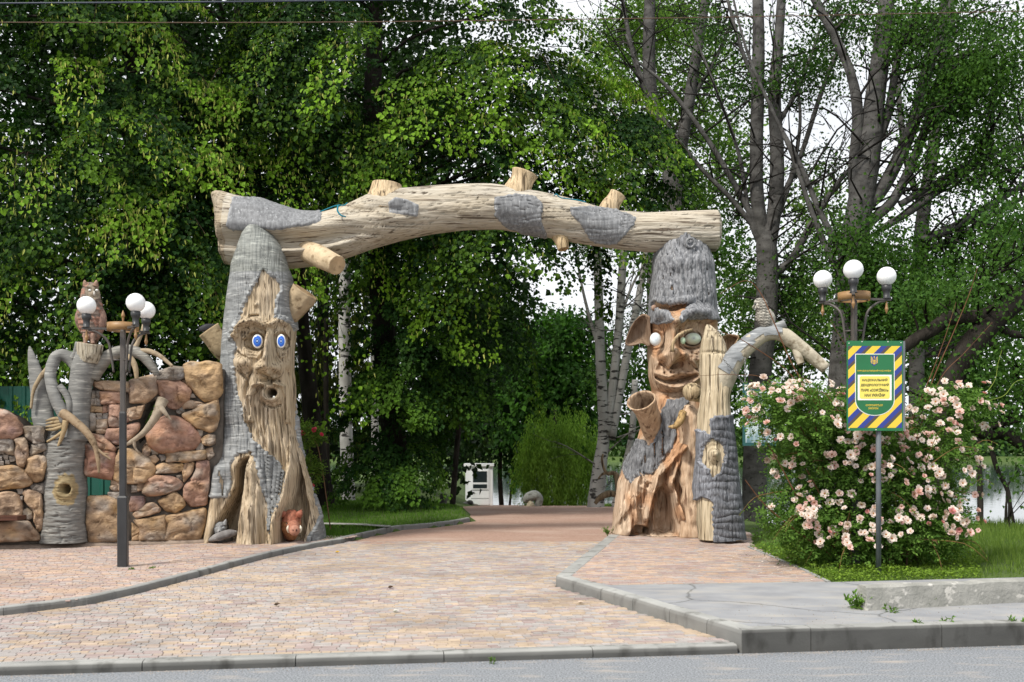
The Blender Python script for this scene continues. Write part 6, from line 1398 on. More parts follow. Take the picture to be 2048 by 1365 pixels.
# hanging yellow-green foliage deep in the wood (weeping spruce-like tree)
r = np.random.default_rng(216); t = tree('weeping_tree', 'tree with yellow-green hanging strands deep in the wood', g0(640, 33)); mb = MB(); cr = Crown(); wood(mb, [(640, 1000, 9), (642, 700, 8), (645, 300, 5)], 33, 8)
n = 9000; nb = 170; bx_ = r.uniform(-1, 1, (nb, 3)); b = r.integers(0, nb, n); c0 = at(645, 640, 33) + bx_ * A([1.5, 1.2, 3.4]); tt = r.random(n)
cr.put(c0[b] + A([0, 0, -1.0]) * tt[:, None] + r.normal(0, .10, (n, 3)), -UP + r.normal(0, .3, (n, 3)), r.normal(0, 1, (n, 3)) - A([0, 1, 0]), r.uniform(.14, .26, n), r.uniform(.03, .05, n), A([.11, .14, .03]) * r.uniform(.5, 1.1, (n, 1))); done(t, mb, 'bark_dark', cr)

# ---- the wood behind, too dense to tell one tree from another
r = np.random.default_rng(217); cr = Crown()
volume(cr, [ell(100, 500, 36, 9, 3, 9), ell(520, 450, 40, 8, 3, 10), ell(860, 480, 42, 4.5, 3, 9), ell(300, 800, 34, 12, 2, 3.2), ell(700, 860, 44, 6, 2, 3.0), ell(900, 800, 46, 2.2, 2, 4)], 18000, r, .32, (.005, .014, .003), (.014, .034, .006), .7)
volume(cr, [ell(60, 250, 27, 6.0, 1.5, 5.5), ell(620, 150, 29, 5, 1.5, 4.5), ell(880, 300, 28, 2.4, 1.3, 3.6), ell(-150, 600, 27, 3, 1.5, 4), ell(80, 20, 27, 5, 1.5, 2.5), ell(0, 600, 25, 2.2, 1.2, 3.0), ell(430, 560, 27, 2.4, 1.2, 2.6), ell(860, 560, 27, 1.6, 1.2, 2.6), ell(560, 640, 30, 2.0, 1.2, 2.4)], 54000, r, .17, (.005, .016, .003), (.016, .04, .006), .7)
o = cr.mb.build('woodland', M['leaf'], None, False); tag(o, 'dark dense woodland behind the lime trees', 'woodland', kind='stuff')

# ---- trees at the end of the path
def round_tree(name, label, px, Y, ells, n, size, ca, cb, trunk, seed, mat='bark_dark', droop=0):
    r = np.random.default_rng(seed); t = tree(name, label, g0(px, Y)); mb = MB(); cr = Crown()
    for tr_ in trunk: wood(mb, tr_, Y, 8, .07, 16, seed)
    volume(cr, ells, n, r, size, ca, cb, .75)
    if droop: drooping(cr, ells, droop, 90, r, size * 1.1, ca, cb, 0, False, .8, 1.6, 1.0)
    done(t, mb, mat, cr)
round_tree('maple_tree', 'dark round maple behind the white booth', 1010, 58, [ell(1010, 800, 58, 3.6, 2.6, 4.2), ell(950, 720, 57, 2.2, 2, 4), ell(1060, 700, 60, 3.0, 2, 2.4)], 16000, .26, (.007, .026, .004), (.022, .068, .009), [[(1003, 1012, 5), (1000, 940, 4.5), (1005, 800, 3)], [(1020, 1005, 2.5), (1030, 900, 2)]], 221, droop=60)
round_tree('maple_tree', 'lit green maple crown standing between lime tree and pale poplars', 1120, 52, [ell(1120, 700, 52, 1.9, 1.8, 2.0), ell(1075, 780, 52, 1.8, 1.6, 1.8), ell(1155, 790, 52, 1.2, 1.4, 1.6)], 10000, .22, (.018, .06, .008), (.06, .16, .015), [[(1120, 1000, 5), (1118, 800, 4)]], 222, droop=50)
round_tree('lime_tree', 'hanging green foliage of a small lime above the path', 985, 34, [ell(985, 610, 34, .7, .8, 1.3), ell(945, 660, 34, .6, .8, 1.0)], 3000, .12, (.012, .04, .006), (.045, .11, .014), [[(905, 1010, 6), (925, 800, 5), (975, 600, 4)]], 224, droop=50)
r = np.random.default_rng(223); t = tree('willow_tree', 'soft green weeping willow mound beside the path', g0(1115, 46)); mb = MB(); cr = Crown(); wood(mb, [(1115, 1010, 6), (1112, 900, 5), (1110, 820, 3)], 46, 8)
n, nb = 22000, 420; d = sph(nb, r, .6); c0 = at(1118, 905, 46) + d * A([2.15, 1.6, 2.3]) * r.uniform(.5, 1, (nb, 1)); c0[:, 2] = np.maximum(c0[:, 2], -.4); b = r.integers(0, nb, n); tt = r.random(n)
cr.put(c0[b] + A([0, 0, -1.5]) * tt[:, None] * r.uniform(.5, 1, n)[:, None] + r.normal(0, .10, (n, 3)), -UP + r.normal(0, .35, (n, 3)), r.normal(0, .6, (n, 3)) - A([0, .8, -.4]), r.uniform(.12, .22, n), r.uniform(.03, .05, n), (A([.12, .23, .035]) + A([.09, .13, .02]) * r.random((nb, 1))[b]) * r.uniform(.7, 1.2, (n, 1))); done(t, mb, 'bark_dark', cr)

# ---- pale poplars right of the opening
def poplar(label, Y, limbs, clumps, seed, mat='bark_pop', name='poplar_tree', size=.07, ca=(.018, .052, .009), cb=(.065, .145, .02), twigs=60, group='poplars beyond the arch', per=150, tone=(1, 1, 1), bare=30):
    r = np.random.default_rng(seed); t = tree(name, label, g0(limbs[0][0][0], Y), group=group); mb = MB(); cr = Crown(); S, Rr = [], []
    for k, lb in enumerate(limbs):
        P, R = wood(mb, lb, Y, 12 if k == 0 else 8, .05, max(10, len(lb) * 6), seed + k, tone); n_ = 30; S.append(spline(P, n_)); Rr.append(np.interp(np.linspace(0, 1, n_), np.linspace(0, 1, len(R)), R))
    S = np.concatenate(S); Rr = np.concatenate(Rr)
    for (px, py, rx, ry, dY, nc) in clumps:
        c0 = np.stack([at(px + a * rx, py + b_ * ry, Y + dY + e) for a, b_, e in zip(r.normal(0, .55, nc), r.normal(0, .55, nc), r.uniform(-1.2, 1.2, nc))])
        hue = r.normal(0, .25, nc); n = nc * per; b = np.repeat(np.arange(nc), per); rad = r.uniform(.2, .5, nc); nc = nc
        Pp = c0[b] + r.normal(0, 1, (n, 3)) * rad[b][:, None] * A([1.15, 1, .7]); k_ = np.clip(.45 + hue[b] + r.normal(0, .2, n), 0, 1)[:, None]
        sz = size * r.uniform(.6, 1.25, n); cr.put(Pp, r.normal(0, .7, (n, 3)) - UP * .7, r.normal(0, .7, (n, 3)) + UP * .5 - A([0, .4, 0]), sz, sz * .85, np.clip((A(ca) * (1 - k_) + A(cb) * k_) * (1 + r.normal(0, .1, (n, 1))), .004, .9))
        for q in range(nc):
            dd = np.linalg.norm(S - c0[q], axis=1) + .8 * (S[:, 2] > c0[q][2] - .1) ; j = np.argmin(dd + r.random(len(dd)) * .6)
            if dd[j] < 5: twig(mb, S[j], c0[q], min(.03, Rr[j] * .6), .007, r, r.uniform(-.05, .15), 4, (.45, .43, .42))
    for k in range(bare):                                  # bare dark twigs
        j = r.integers(4, len(S)); d_ = unit(r.normal(0, 1, 3) * A([1, .5, .35]) + A([0, -.1, .45])); ln = r.uniform(.8, 2.4); e = S[j] + d_ * ln
        twig(mb, S[j], e, min(.026, Rr[j] * .5), .006, r, .06, 4, (.3, .29, .28))
        for _ in range(3): f_ = S[j] + d_ * ln * r.uniform(.4, .9); twig(mb, f_, f_ + unit(d_ + r.normal(0, .5, 3)) * ln * .45, .01, .004, r, .05, 3, (.3, .29, .28))
    done(t, mb, mat, cr); return t
poplar('clump of slim pale poplars rising right of the path', 31, [[(1192, 1004, 17), (1200, 930, 14), (1208, 860, 12), (1201, 720, 10), (1197, 580, 9), (1190, 380, 7), (1192, 150, 5)], [(1212, 870, 11), (1225, 780, 9), (1238, 650, 8.5), (1246, 520, 8), (1262, 300, 6)], [(1222, 880, 9), (1252, 720, 8), (1284, 560, 7), (1310, 380, 5)], [(1232, 1000, 7), (1262, 880, 6.5), (1270, 760, 6)], [(1238, 640, 3.5), (1270, 560, 2.5), (1300, 520, 1.5)], [(1198, 700, 4), (1170, 600, 3), (1150, 500, 1.5)]],
       [(1180, 480, 45, 40, 0, 14), (1260, 450, 60, 60, 1, 18), (1230, 760, 40, 60, 2, 8), (1290, 660, 40, 80, 2, 14)], 231, 'bark_white', tone=(.55, .55, .54), bare=20)
poplar('poplar forking low above the end of the log', 26, [[(1372, 960, 22), (1362, 700, 21), (1352, 480, 21), (1344, 335, 19), (1346, 285, 5)], [(1343, 340, 15), (1316, 265, 14.5), (1300, 170, 13), (1298, 60, 12), (1303, -80, 10)], [(1352, 345, 14), (1372, 240, 12), (1388, 140, 11), (1408, 20, 9), (1418, -80, 8)], [(1306, 220, 6), (1272, 130, 5), (1252, 40, 4), (1240, -40, 3)], [(1380, 200, 5), (1425, 130, 4), (1470, 30, 3)], [(1340, 330, 5), (1290, 330, 4), (1230, 280, 3), (1180, 260, 2)]],
       [(1300, 40, 60, 60, 2, 22), (1380, 90, 60, 70, 2, 18), (1230, 60, 50, 60, 2, 14), (1320, 240, 60, 60, 2, 16), (1420, 250, 40, 60, 2, 10), (1270, 340, 50, 40, 1, 14), (1390, 380, 50, 40, 1.5, 10)], 232, ca=(.05, .115, .016), cb=(.13, .24, .03), bare=50)
poplar('grey poplar with twin stems right behind the bark hat', 23.5, [[(1508, 1006, 25), (1511, 900, 24), (1519, 760, 23), (1532, 640, 22), (1535, 540, 22), (1532, 480, 19), (1532, 430, 5)], [(1528, 485, 14), (1514, 390, 14), (1513, 300, 13.5), (1516, 160, 13), (1517, 60, 12), (1513, -120, 10)], [(1540, 490, 14), (1552, 390, 15), (1554, 300, 14), (1549, 190, 13), (1558, 70, 10), (1570, -100, 8)],
       [(1522, 470, 7), (1478, 385, 6), (1412, 275, 5), (1335, 175, 4), (1268, 118, 2)], [(1524, 475, 6), (1462, 398, 5), (1392, 325, 4.5), (1310, 210, 3.5), (1252, 70, 2)], [(1545, 550, 9), (1582, 520, 8), (1622, 450, 6.5), (1682, 358, 5), (1745, 300, 3)], [(1558, 410, 6), (1602, 310, 5), (1648, 170, 4.5), (1702, 40, 3)], [(1542, 530, 6), (1502, 445, 5), (1478, 310, 4), (1432, 180, 3), (1385, 60, 2)], [(1516, 180, 5), (1480, 90, 4), (1450, -20, 3)], [(1550, 260, 5), (1600, 170, 4), (1640, 60, 3)], [(1530, 480, 6), (1575, 380, 5), (1600, 250, 3.5), (1590, 120, 2)]],
       [(1600, 150, 60, 50, 0, 22), (1480, 180, 40, 50, 1, 9), (1440, 60, 50, 40, 1, 10), (1570, 610, 45, 70, 1, 22), (1480, 590, 30, 80, 2, 12), (1630, 520, 40, 50, 1, 12), (1450, 400, 40, 50, 2, 10), (1640, 330, 40, 50, 1, 6)], 233, bare=80)
poplar('massive grey poplar with many limbs behind the green sign', 20.5, [[(1682, 1010, 36), (1685, 860, 34), (1690, 740, 32), (1700, 610, 31), (1706, 500, 29), (1722, 400, 26), (1738, 300, 24), (1752, 180, 20), (1768, 60, 17), (1782, -100, 14)], [(1712, 430, 14), (1768, 372, 14), (1828, 245, 13), (1852, 150, 12), (1882, 60, 9), (1895, -80, 7)], [(1740, 445, 10), (1792, 392, 10), (1842, 282, 9), (1872, 182, 8), (1905, 40, 6)], [(1713, 420, 13), (1708, 335, 12), (1716, 240, 12), (1702, 150, 10), (1662, 60, 9), (1612, -30, 7)], [(1700, 530, 12), (1668, 478, 8), (1636, 415, 6), (1598, 325, 5), (1556, 245, 3)],
       [(1690, 560, 9), (1655, 500, 7), (1622, 420, 5), (1580, 300, 4), (1500, 120, 3), (1462, -20, 2)], [(1722, 420, 12), (1735, 330, 11), (1775, 230, 9), (1800, 100, 7), (1850, -30, 5)], [(1800, 410, 7), (1870, 368, 6), (1950, 320, 5), (2060, 290, 3)], [(1845, 480, 8), (1905, 455, 8), (1990, 405, 7), (2080, 350, 5)], [(1760, 460, 7), (1840, 410, 7), (1930, 340, 6), (1985, 305, 4)]],
       [(1760, 560, 55, 60, -.5, 34), (1730, 480, 40, 40, -.5, 12), (1830, 620, 50, 50, 0, 18), (1900, 200, 70, 90, -.5, 36), (1990, 120, 60, 100, -1, 30), (1830, 60, 70, 50, 0, 22), (1960, 330, 50, 60, -.5, 18), (1680, 40, 50, 40, 1, 12), (1990, 500, 50, 60, 0, 16), (1900, 560, 50, 60, 1, 18), (1740, 640, 30, 40, -.6, 8)], 234, bare=70, per=185)
poplar('slender pale poplar stem between massive poplar and leaning tree', 24, [[(1832, 1000, 15), (1834, 700, 15), (1842, 480, 14), (1852, 390, 13), (1866, 300, 12), (1880, 180, 10), (1900, 20, 8), (1910, -100, 6)], [(1845, 420, 8), (1815, 330, 7), (1800, 220, 6), (1790, 60, 4)], [(1850, 500, 7), (1920, 470, 6), (2000, 420, 5), (2080, 380, 3)]],
       [(2010, 250, 60, 90, 0, 26), (1930, 80, 80, 60, 0, 22), (1860, 500, 40, 50, 0, 10), (1950, 620, 60, 40, 1, 14), (2020, 650, 40, 60, 1, 14)], 235, bare=26)
# leaning tree over the water
poplar('dark leaning tree with crooked boughs over the lake bank', 17, [[(1868, 1060, 34), (1872, 960, 30), (1880, 860, 27), (1906, 756, 25), (1948, 684, 24), (1991, 638, 22), (2050, 592, 20), (2150, 540, 16)], [(1995, 618, 15), (1962, 634, 15), (1904, 636, 15), (1864, 660, 14), (1808, 697, 11), (1770, 760, 7)], [(1990, 640, 9), (2015, 665, 8), (2050, 672, 7), (2120, 690, 5)], [(1880, 850, 18), (1905, 830, 15), (1936, 842, 14), (1968, 866, 14), (2010, 868, 13), (2050, 892, 12), (2120, 920, 9)], [(1972, 866, 9), (1985, 858, 9), (2018, 842, 8), (2060, 836, 6)], [(1978, 872, 6), (1984, 900, 5.5), (1993, 935, 5), (2014, 978, 4.5), (2020, 1010, 4), (2027, 1046, 3.5)], [(2018, 985, 2.5), (2012, 1010, 2), (2010, 1045, 1.5)], [(2014, 978, 1.8), (2030, 955, 1.4), (2032, 925, 1)], [(1950, 690, 7), (1985, 690, 6), (2010, 715, 5), (2040, 760, 3)], [(1902, 640, 5), (1960, 560, 4), (2010, 540, 3)]],
       [(1990, 790, 50, 30, 0, 10), (2030, 740, 40, 40, 0, 9), (1930, 800, 40, 30, 1, 6), (2030, 940, 18, 16, 0, 2), (2040, 830, 30, 20, 0, 4), (1880, 600, 50, 40, .5, 12), (1990, 580, 50, 30, 0, 10), (2040, 460, 40, 60, 0, 12)], 236, 'bark_dark', 'leaning_tree', bare=10, ca=(.028, .075, .014), cb=(.07, .15, .025), group=None)
# lighter trees further off, between and behind the poplars
round_tree('poplar_tree', 'light green backlit tree filling the gap left of the forked poplar', 1300, 44, [ell(1200, 250, 44, 2.0, 1.6, 3.6), ell(1330, 130, 46, 2.4, 1.6, 3.4), ell(1420, 330, 46, 1.8, 1.5, 3.0)], 11000, .20, (.055, .125, .02), (.13, .23, .035), [[(1300, 1000, 7), (1300, 500, 6), (1310, 100, 3)]], 241, 'bark_pop')
round_tree('poplar_tree', 'pale yellow-green tree seen between post and massive poplar', 1600, 42, [ell(1590, 640, 42, 1.9, 1.4, 2.6), ell(1480, 640, 43, 1.2, 1.2, 2.4), ell(1640, 420, 43, 1.2, 1.2, 1.6), ell(1590, 850, 41, 2.4, 1.2, 1.2)], 9000, .19, (.06, .12, .025), (.12, .20, .04), [[(1600, 1000, 7), (1600, 700, 6), (1605, 480, 3)]], 242, 'bark_pop')
round_tree('poplar_tree', 'far dark green tree behind the leaning tree', 1960, 40, [ell(1930, 720, 40, 2.2, 1.4, 1.6), ell(2060, 560, 42, 1.6, 1.3, 2.6), ell(1830, 700, 41, 1.8, 1.2, 2.0), ell(2070, 740, 38, .9, 1.0, 1.2)], 9000, .19, (.018, .05, .009), (.05, .115, .018), [[(1960, 980, 6), (1950, 780, 5), (1940, 660, 3)]], 243)
round_tree('poplar_tree', 'green poplar behind the bark hat and the slim poplars', 1400, 38, [ell(1400, 560, 38, 1.6, 1.2, 2.2), ell(1290, 800, 38, 1.6, 1.2, 2.6), ell(1440, 800, 38, 1.5, 1.2, 2.4), ell(1340, 430, 38, 1.2, 1.2, 1.2)], 9000, .17, (.02, .06, .009), (.06, .135, .018), [[(1400, 1000, 7), (1395, 700, 6), (1395, 480, 4)]], 244, 'bark_pop')

# far shore: bank and forest as one mass
r = np.random.default_rng(251); cr = Crown(); n = 16000; xx = r.uniform(-90, 150, n); top = 6.0 + 2.4 * vnoise(np.stack([xx * .12, xx * 0, xx * 0], -1), 5) + 1.2 * vnoise(np.stack([xx * .5, xx * 0, xx * 0], -1), 6); zz = -1.5 + r.random(n) ** .8 * (top + 1.5)
cr.put(np.stack([xx, 222 + r.uniform(0, 6, n) + zz * .4, zz], -1), r.normal(0, 1, (n, 3)), r.normal(0, .6, (n, 3)) + A([0, -.6, .7]), r.uniform(.8, 1.6, n), r.uniform(.7, 1.3, n), (A([.035, .075, .022]) + A([.04, .06, .01]) * np.clip(vnoise(np.stack([xx * .25, zz * .3, xx * 0], -1), 7), -.5, 1)[:, None]) * r.uniform(.8, 1.2, (n, 1)))
tag(cr.mb.build('far_forest', M['leaf'], None, False), 'line of forest on the far shore of the lake', 'forest', kind='stuff')
# ================================================================ ROSES, GRASS, SMALL THINGS
r = np.random.default_rng(301)
M['petal'] = leafmat('petal', .25, .55, .75)
M['cane'] = pmat('rose_cane', (.10, .055, .03), (.17, .10, .055), .7, (10, 10, 10), 4, attr=True)
def flower_mesh(rad, c_out, c_in, c_mid, seed, layers=2, cup=.5):
    q = np.random.default_rng(seed); mb = MB()
    for ly in range(layers):
        n = 5 if ly == 0 else 6; sc_ = 1 - .28 * ly
        for k in range(n):
            a = 2 * np.pi * (k + .5 * ly + q.normal(0, .08)) / n; u = A([math.cos(a), math.sin(a), 0]); v = A([-u[1], u[0], 0]); cu = cup + .35 * ly + q.normal(0, .15); w_ = rad * sc_ * .62
            pts = [u * rad * .1, u * rad * sc_ * .55 + v * w_ * .8 + UP * rad * cu * .28, u * rad * sc_ * (1 + q.normal(0, .08)) + v * w_ * .55 + UP * rad * cu * (.55 + q.normal(0, .12)), u * rad * sc_ * .98 + UP * rad * cu * .45, u * rad * sc_ * (1 + q.normal(0, .08)) - v * w_ * .55 + UP * rad * cu * (.55 + q.normal(0, .12)), u * rad * sc_ * .55 - v * w_ * .8 + UP * rad * cu * .28, u * rad * sc_ * .5 + UP * rad * cu * .16]
            cc = A([c_in, c_out, c_out, c_out, c_out, c_out, A(c_in) * .5 + A(c_out) * .5]); mb.add(A(pts), A([[0, 1, 6], [1, 2, 6], [2, 3, 6], [3, 4, 6], [4, 5, 6], [5, 0, 6]]), cc)
    V, Fs = sphere([0, 0, rad * .12], (rad * .2, rad * .2, rad * .13), 7, 5); mb.add(V, Fs, A(c_mid))
    me = bpy.data.meshes.new('flower'); Fs = ([np.concatenate(mb.Q)] if mb.Q else []) + ([np.concatenate(mb.T)] if mb.T else [])
    fill(me, np.concatenate(mb.V).astype(np.float32), Fs, True, np.concatenate(mb.c)); me.materials.append(M['petal']); return me
WHITE, BLUSH, PINK = (.80, .70, .66), (.78, .54, .50), (.66, .32, .32)
FM = [flower_mesh(.060, WHITE, (.66, .50, .42), (.42, .17, .03), 1), flower_mesh(.058, WHITE, BLUSH, (.45, .22, .04), 2, 2, .35), flower_mesh(.056, BLUSH, (.62, .40, .34), (.38, .12, .03), 3), flower_mesh(.054, (.70, .58, .54), BLUSH, (.40, .18, .04), 4, 3, .7), flower_mesh(.045, PINK, (.55, .22, .22), (.5, .25, .08), 5, 3, 1.0), flower_mesh(.05, BLUSH, PINK, (.45, .2, .05), 6, 3, .8)]
def rose_bush(name, label, base, ells, nleaf, nflow, fm, fp, r, stems, leafcol=((.05, .115, .018), (.15, .27, .05)), lsize=.036, fl_low=.3, flat_front=.75, zcut=None, extra=(), shoots=0, more=0):
    t = thing(name, base, label, 'rose bush'); mb = MB(); cr = Crown(); ec = A([e[0] for e in ells]); er = A([e[1] for e in ells]); ws = er.prod(1) ** (2 / 3); ws /= ws.sum()
    def surf(n, lo, hi, front):
        i = r.choice(len(ells), n, p=ws); d = sph(n, r, front); d[:, 2] = np.where(r.random(n) < .45, np.abs(d[:, 2]), d[:, 2]); return ec[i] + d * er[i] * r.uniform(lo, hi, (n, 1)), d
    P, d = surf(nleaf // 6, .5, 1.05, .6); n = len(P)
    if zcut is not None: P[:, 2] = np.maximum(P[:, 2], zcut + r.random(n) * .15)
    ax = unit(d * A([1, 1, .5]) + r.normal(0, .6, (n, 3)) - UP * .2); nn = unit(UP * .7 + d * .5 + r.normal(0, .45, (n, 3))); sdv = unit(np.cross(ax, nn)); hue = r.normal(.4, .25, n)
    for j in range(6):
        kf = (.2, .2, .55, .55, .85, .9)[j]; sg = (-1, 1, -1, 1, -1, 1)[j] if j < 5 else 0; p = P + ax * (lsize * 3.0 * kf); a2 = ax * (.45 if sg else 1) + sdv * sg * .9
        sz = lsize * r.uniform(.75, 1.2, n); k = np.clip(hue + r.normal(0, .12, n), 0, 1)[:, None]; cr.put(p, a2 + r.normal(0, .12, (n, 3)), nn + r.normal(0, .15, (n, 3)), sz, sz * .66, (A(leafcol[0]) * (1 - k) + A(leafcol[1]) * k) * r.uniform(.8, 1.2, (n, 1)))
    tgt, dd = surf(stems, .6, 1.0, .6)
    for k in range(stems):
        b0 = A(base) + A([r.normal(0, .28), r.normal(0, .12), 0]); q = tgt[k]; mid = b0 * .45 + q * .55 + UP * .35 * (q[2] - b0[2]); mid[0] = b0[0] * .6 + q[0] * .4
        mb.add(*tube([b0, mid, q, q + (q - mid) * .18 - UP * .05], [.011, .009, .006, .003], 5, 10, cap=False), A([1., 1, 1]) * r.uniform(.6, 1.3))
    for pts, rad, colr in extra: mb.add(*tube([at(*p) for p in pts], rad, 5, len(pts) * 6, cap=False), A(colr))
    for k in range(shoots):                              # arching shoots that break the outline
        q = tgt[r.integers(stems)]; o_ = unit((q - ec.mean(0)) * A([1, .6, 1.0]) + r.normal(0, .3, 3)); ln = r.uniform(.25, .6); p1_ = q + o_ * ln * .6 + UP * .08; p2_ = q + o_ * ln - UP * .02
        mb.add(*tube([q, p1_, p2_], [.006, .004, .002], 4, 7, cap=False), A([1.2, 1.3, .8])); m_ = 26; tt = r.random(m_)[:, None]; pp_ = q * (1 - tt) ** 2 + 2 * p1_ * tt * (1 - tt) + p2_ * tt ** 2
        cr.put(pp_, r.normal(0, .8, (m_, 3)), UP + r.normal(0, .5, (m_, 3)), r.uniform(.7, 1.2, m_) * lsize, r.uniform(.45, .75, m_) * lsize, A(leafcol[1]) * r.uniform(.6, 1.2, (m_, 1)))
    mb.build('canes', M['cane'], t); cr.mb.build('foliage', M['leaf'], t, False)
    P, d = surf(nflow * 3, .97, 1.10, .97); P = np.repeat(P, 3, 0) + r.normal(0, .065, (len(P) * 3, 3)) - A([0, .07, 0]); d = np.repeat(d, 3, 0); keep = []
    for k in (r.permutation(len(P) // 3)[:, None] * 3 + np.arange(3)[None]).ravel():
        if len(keep) >= nflow: break
        if d[k, 2] < -.2 and r.random() > fl_low: continue
        if zcut is not None and P[k, 2] < zcut + .25: continue
        # not inside another lobe
        ins = (((P[k] - ec) / er) ** 2).sum(1)
        if (ins < .8).any() or d[k, 1] > .0: continue
        keep.append(k)
    rest = keep[300:] if more else []
    if more:                                             # those past the first 300 stay one mass of blossom
        keep = sorted(keep, key=lambda k: P[k, 1]); rest = keep[nflow - more:]; keep = keep[:nflow - more]; fb = MB(); src = []
        for me in fm:
            co = np.empty(len(me.vertices) * 3, np.float32); me.vertices.foreach_get('co', co); cl_ = np.empty(len(me.vertices) * 4, np.float32); me.color_attributes['Col'].data.foreach_get('color', cl_); src.append((co.reshape(-1, 3), cl_.reshape(-1, 4)[:, :3], [np.array([list(p.vertices) for p in me.polygons if len(p.vertices) == m_]) for m_ in (3, 4)]))
        for k in rest:
            co, cl_, fs_ = src[r.choice(len(fm), p=fp)]; nrm = unit(d[k] * .7 + A([0, -.55, .45]) + r.normal(0, .35, 3)); Rm = A((Vector(nrm).to_track_quat('Z', 'Y').to_matrix() @ Matrix.Rotation(r.uniform(0, 6.28), 3, 'Z'))); fb.add(co @ Rm.T * r.uniform(.5, .85) + P[k], [f for f in fs_ if len(f)], cl_)
        ob = fb.build('blossom', M['petal'], t); ob['kind'] = 'stuff'
    for k in keep:
        ob = link('flower', fm[r.choice(len(fm), p=fp)], t); ob.location = Vector(P[k]); nrm = unit(d[k] * .7 + A([0, -.55, .45]) + r.normal(0, .35, 3))
        qn = Vector(nrm).to_track_quat('Z', 'Y'); ob.rotation_mode = 'QUATERNION'; ob.rotation_quaternion = qn @ Matrix.Rotation(r.uniform(0, 6.28), 3, 'Z').to_quaternion(); s = r.uniform(.45, .9); ob.scale = (s, s, s)
    return t
def E(px, py, rx, ry, Y, dy): return (at(px, py, Y), A([rx * Y / F, dy, ry * Y / F]))
RC = (.9, .7, .6)
def cane(pts, r0, r1, col=RC): return ([tuple(p) for p in pts], np.linspace(r0, r1, len(pts)), col)
ex = [cane([(1660, 1060, 11.9), (1640, 900, 11.7), (1615, 790, 11.6), (1580, 720, 11.6), (1550, 650, 11.6), (1520, 585, 11.7), (1490, 562, 11.7), (1440, 588, 11.8)], .011, .003), cane([(1640, 880, 11.6), (1590, 760, 11.5), (1500, 690, 11.4), (1445, 665, 11.4), (1415, 662, 11.4)], .008, .002), cane([(1610, 870, 11.6), (1540, 765, 11.5), (1470, 750, 11.4), (1400, 752, 11.4)], .006, .002),
      cane([(1800, 900, 12), (1850, 780, 12), (1885, 690, 12), (1912, 605, 12)], .008, .0025), cane([(1820, 900, 12), (1862, 770, 12.1), (1905, 670, 12.1), (1938, 590, 12.1), (1955, 535, 12.1)], .009, .0025), cane([(1830, 880, 12), (1880, 760, 12), (1930, 705, 12), (1985, 645, 12)], .007, .002), cane([(1745, 860, 12), (1722, 740, 12.2), (1690, 690, 12.3), (1660, 640, 12.3)], .006, .002),
      cane([(1940, 830, 12), (1970, 790, 12), (1990, 760, 12), (1996, 728, 12), (2004, 700, 12)], .005, .002, (1.4, 3.2, .9)), cane([(1950, 810, 12), (1985, 800, 12), (2010, 790, 12), (2030, 765, 12), (2052, 758, 12)], .005, .002, (1.4, 3.2, .9)),
      cane([(1660, 1110, 11.5), (1590, 1060, 11.4), (1530, 1010, 11.4), (1490, 960, 11.4)], .010, .004), cane([(1680, 1110, 11.6), (1610, 1020, 11.4), (1560, 930, 11.4), (1520, 860, 11.4)], .010, .004), cane([(1690, 1110, 11.6), (1640, 990, 11.4), (1590, 900, 11.4)], .010, .004), cane([(1880, 980, 11.9), (1920, 975, 11.8), (1945, 985, 11.8)], .005, .002)]
rb = rose_bush('rose_bush', 'large rose bush covered in pale pink and white flowers around the sign', (*at(1735, 1120, 11.9)[:2], .16),
          [E(1600, 850, 105, 80, 11.7, .75), E(1540, 815, 60, 42, 11.6, .5), E(1690, 900, 100, 115, 11.9, .72), E(1780, 960, 95, 110, 12.0, .75), E(1890, 820, 70, 48, 12.0, .5), E(1860, 930, 70, 110, 12.0, .7), E(1790, 1060, 120, 80, 11.9, .7), E(1650, 1050, 110, 75, 11.9, .7), E(1880, 1050, 50, 70, 11.8, .5), E(1945, 830, 30, 40, 12, .3), E(1730, 990, 110, 120, 11.75, .55), E(1640, 960, 100, 90, 11.8, .5), E(1600, 1040, 85, 80, 11.7, .45), E(1720, 1085, 110, 50, 11.6, .45), E(1735, 930, 60, 80, 11.5, .35)],
          82000, 470, FM, [.27, .25, .17, .16, .06, .09], r, 60, zcut=.18, extra=ex, fl_low=.35, shoots=70, more=180)
RF = [flower_mesh(.05, (.62, .05, .12), (.5, .03, .07), (.5, .3, .1), 11, 3, .9), flower_mesh(.045, (.66, .10, .17), (.5, .03, .07), (.5, .3, .1), 12, 2, .7)]
rose_bush('rose_bush', 'pink rose bush peeping out behind the bearded tree', (*at(612, 1040, 17)[:2], .12), [E(614, 872, 34, 22, 16.8, .3), E(612, 945, 30, 34, 16.8, .3), E(600, 1000, 22, 40, 17, .3)], 7000, 26, RF, [.5, .5], r, 14, ((.06, .12, .02), (.14, .22, .03)), .04)
rose_bush('rose_bush', 'red rose bush seen through the gap in the stone wall', (*at(300, 1050, 16)[:2], .12), [E(290, 860, 28, 60, 15.9, .3), E(285, 940, 30, 60, 15.9, .3)], 5000, 6, RF, [.5, .5], r, 10, ((.04, .10, .02), (.10, .18, .03)), .04)

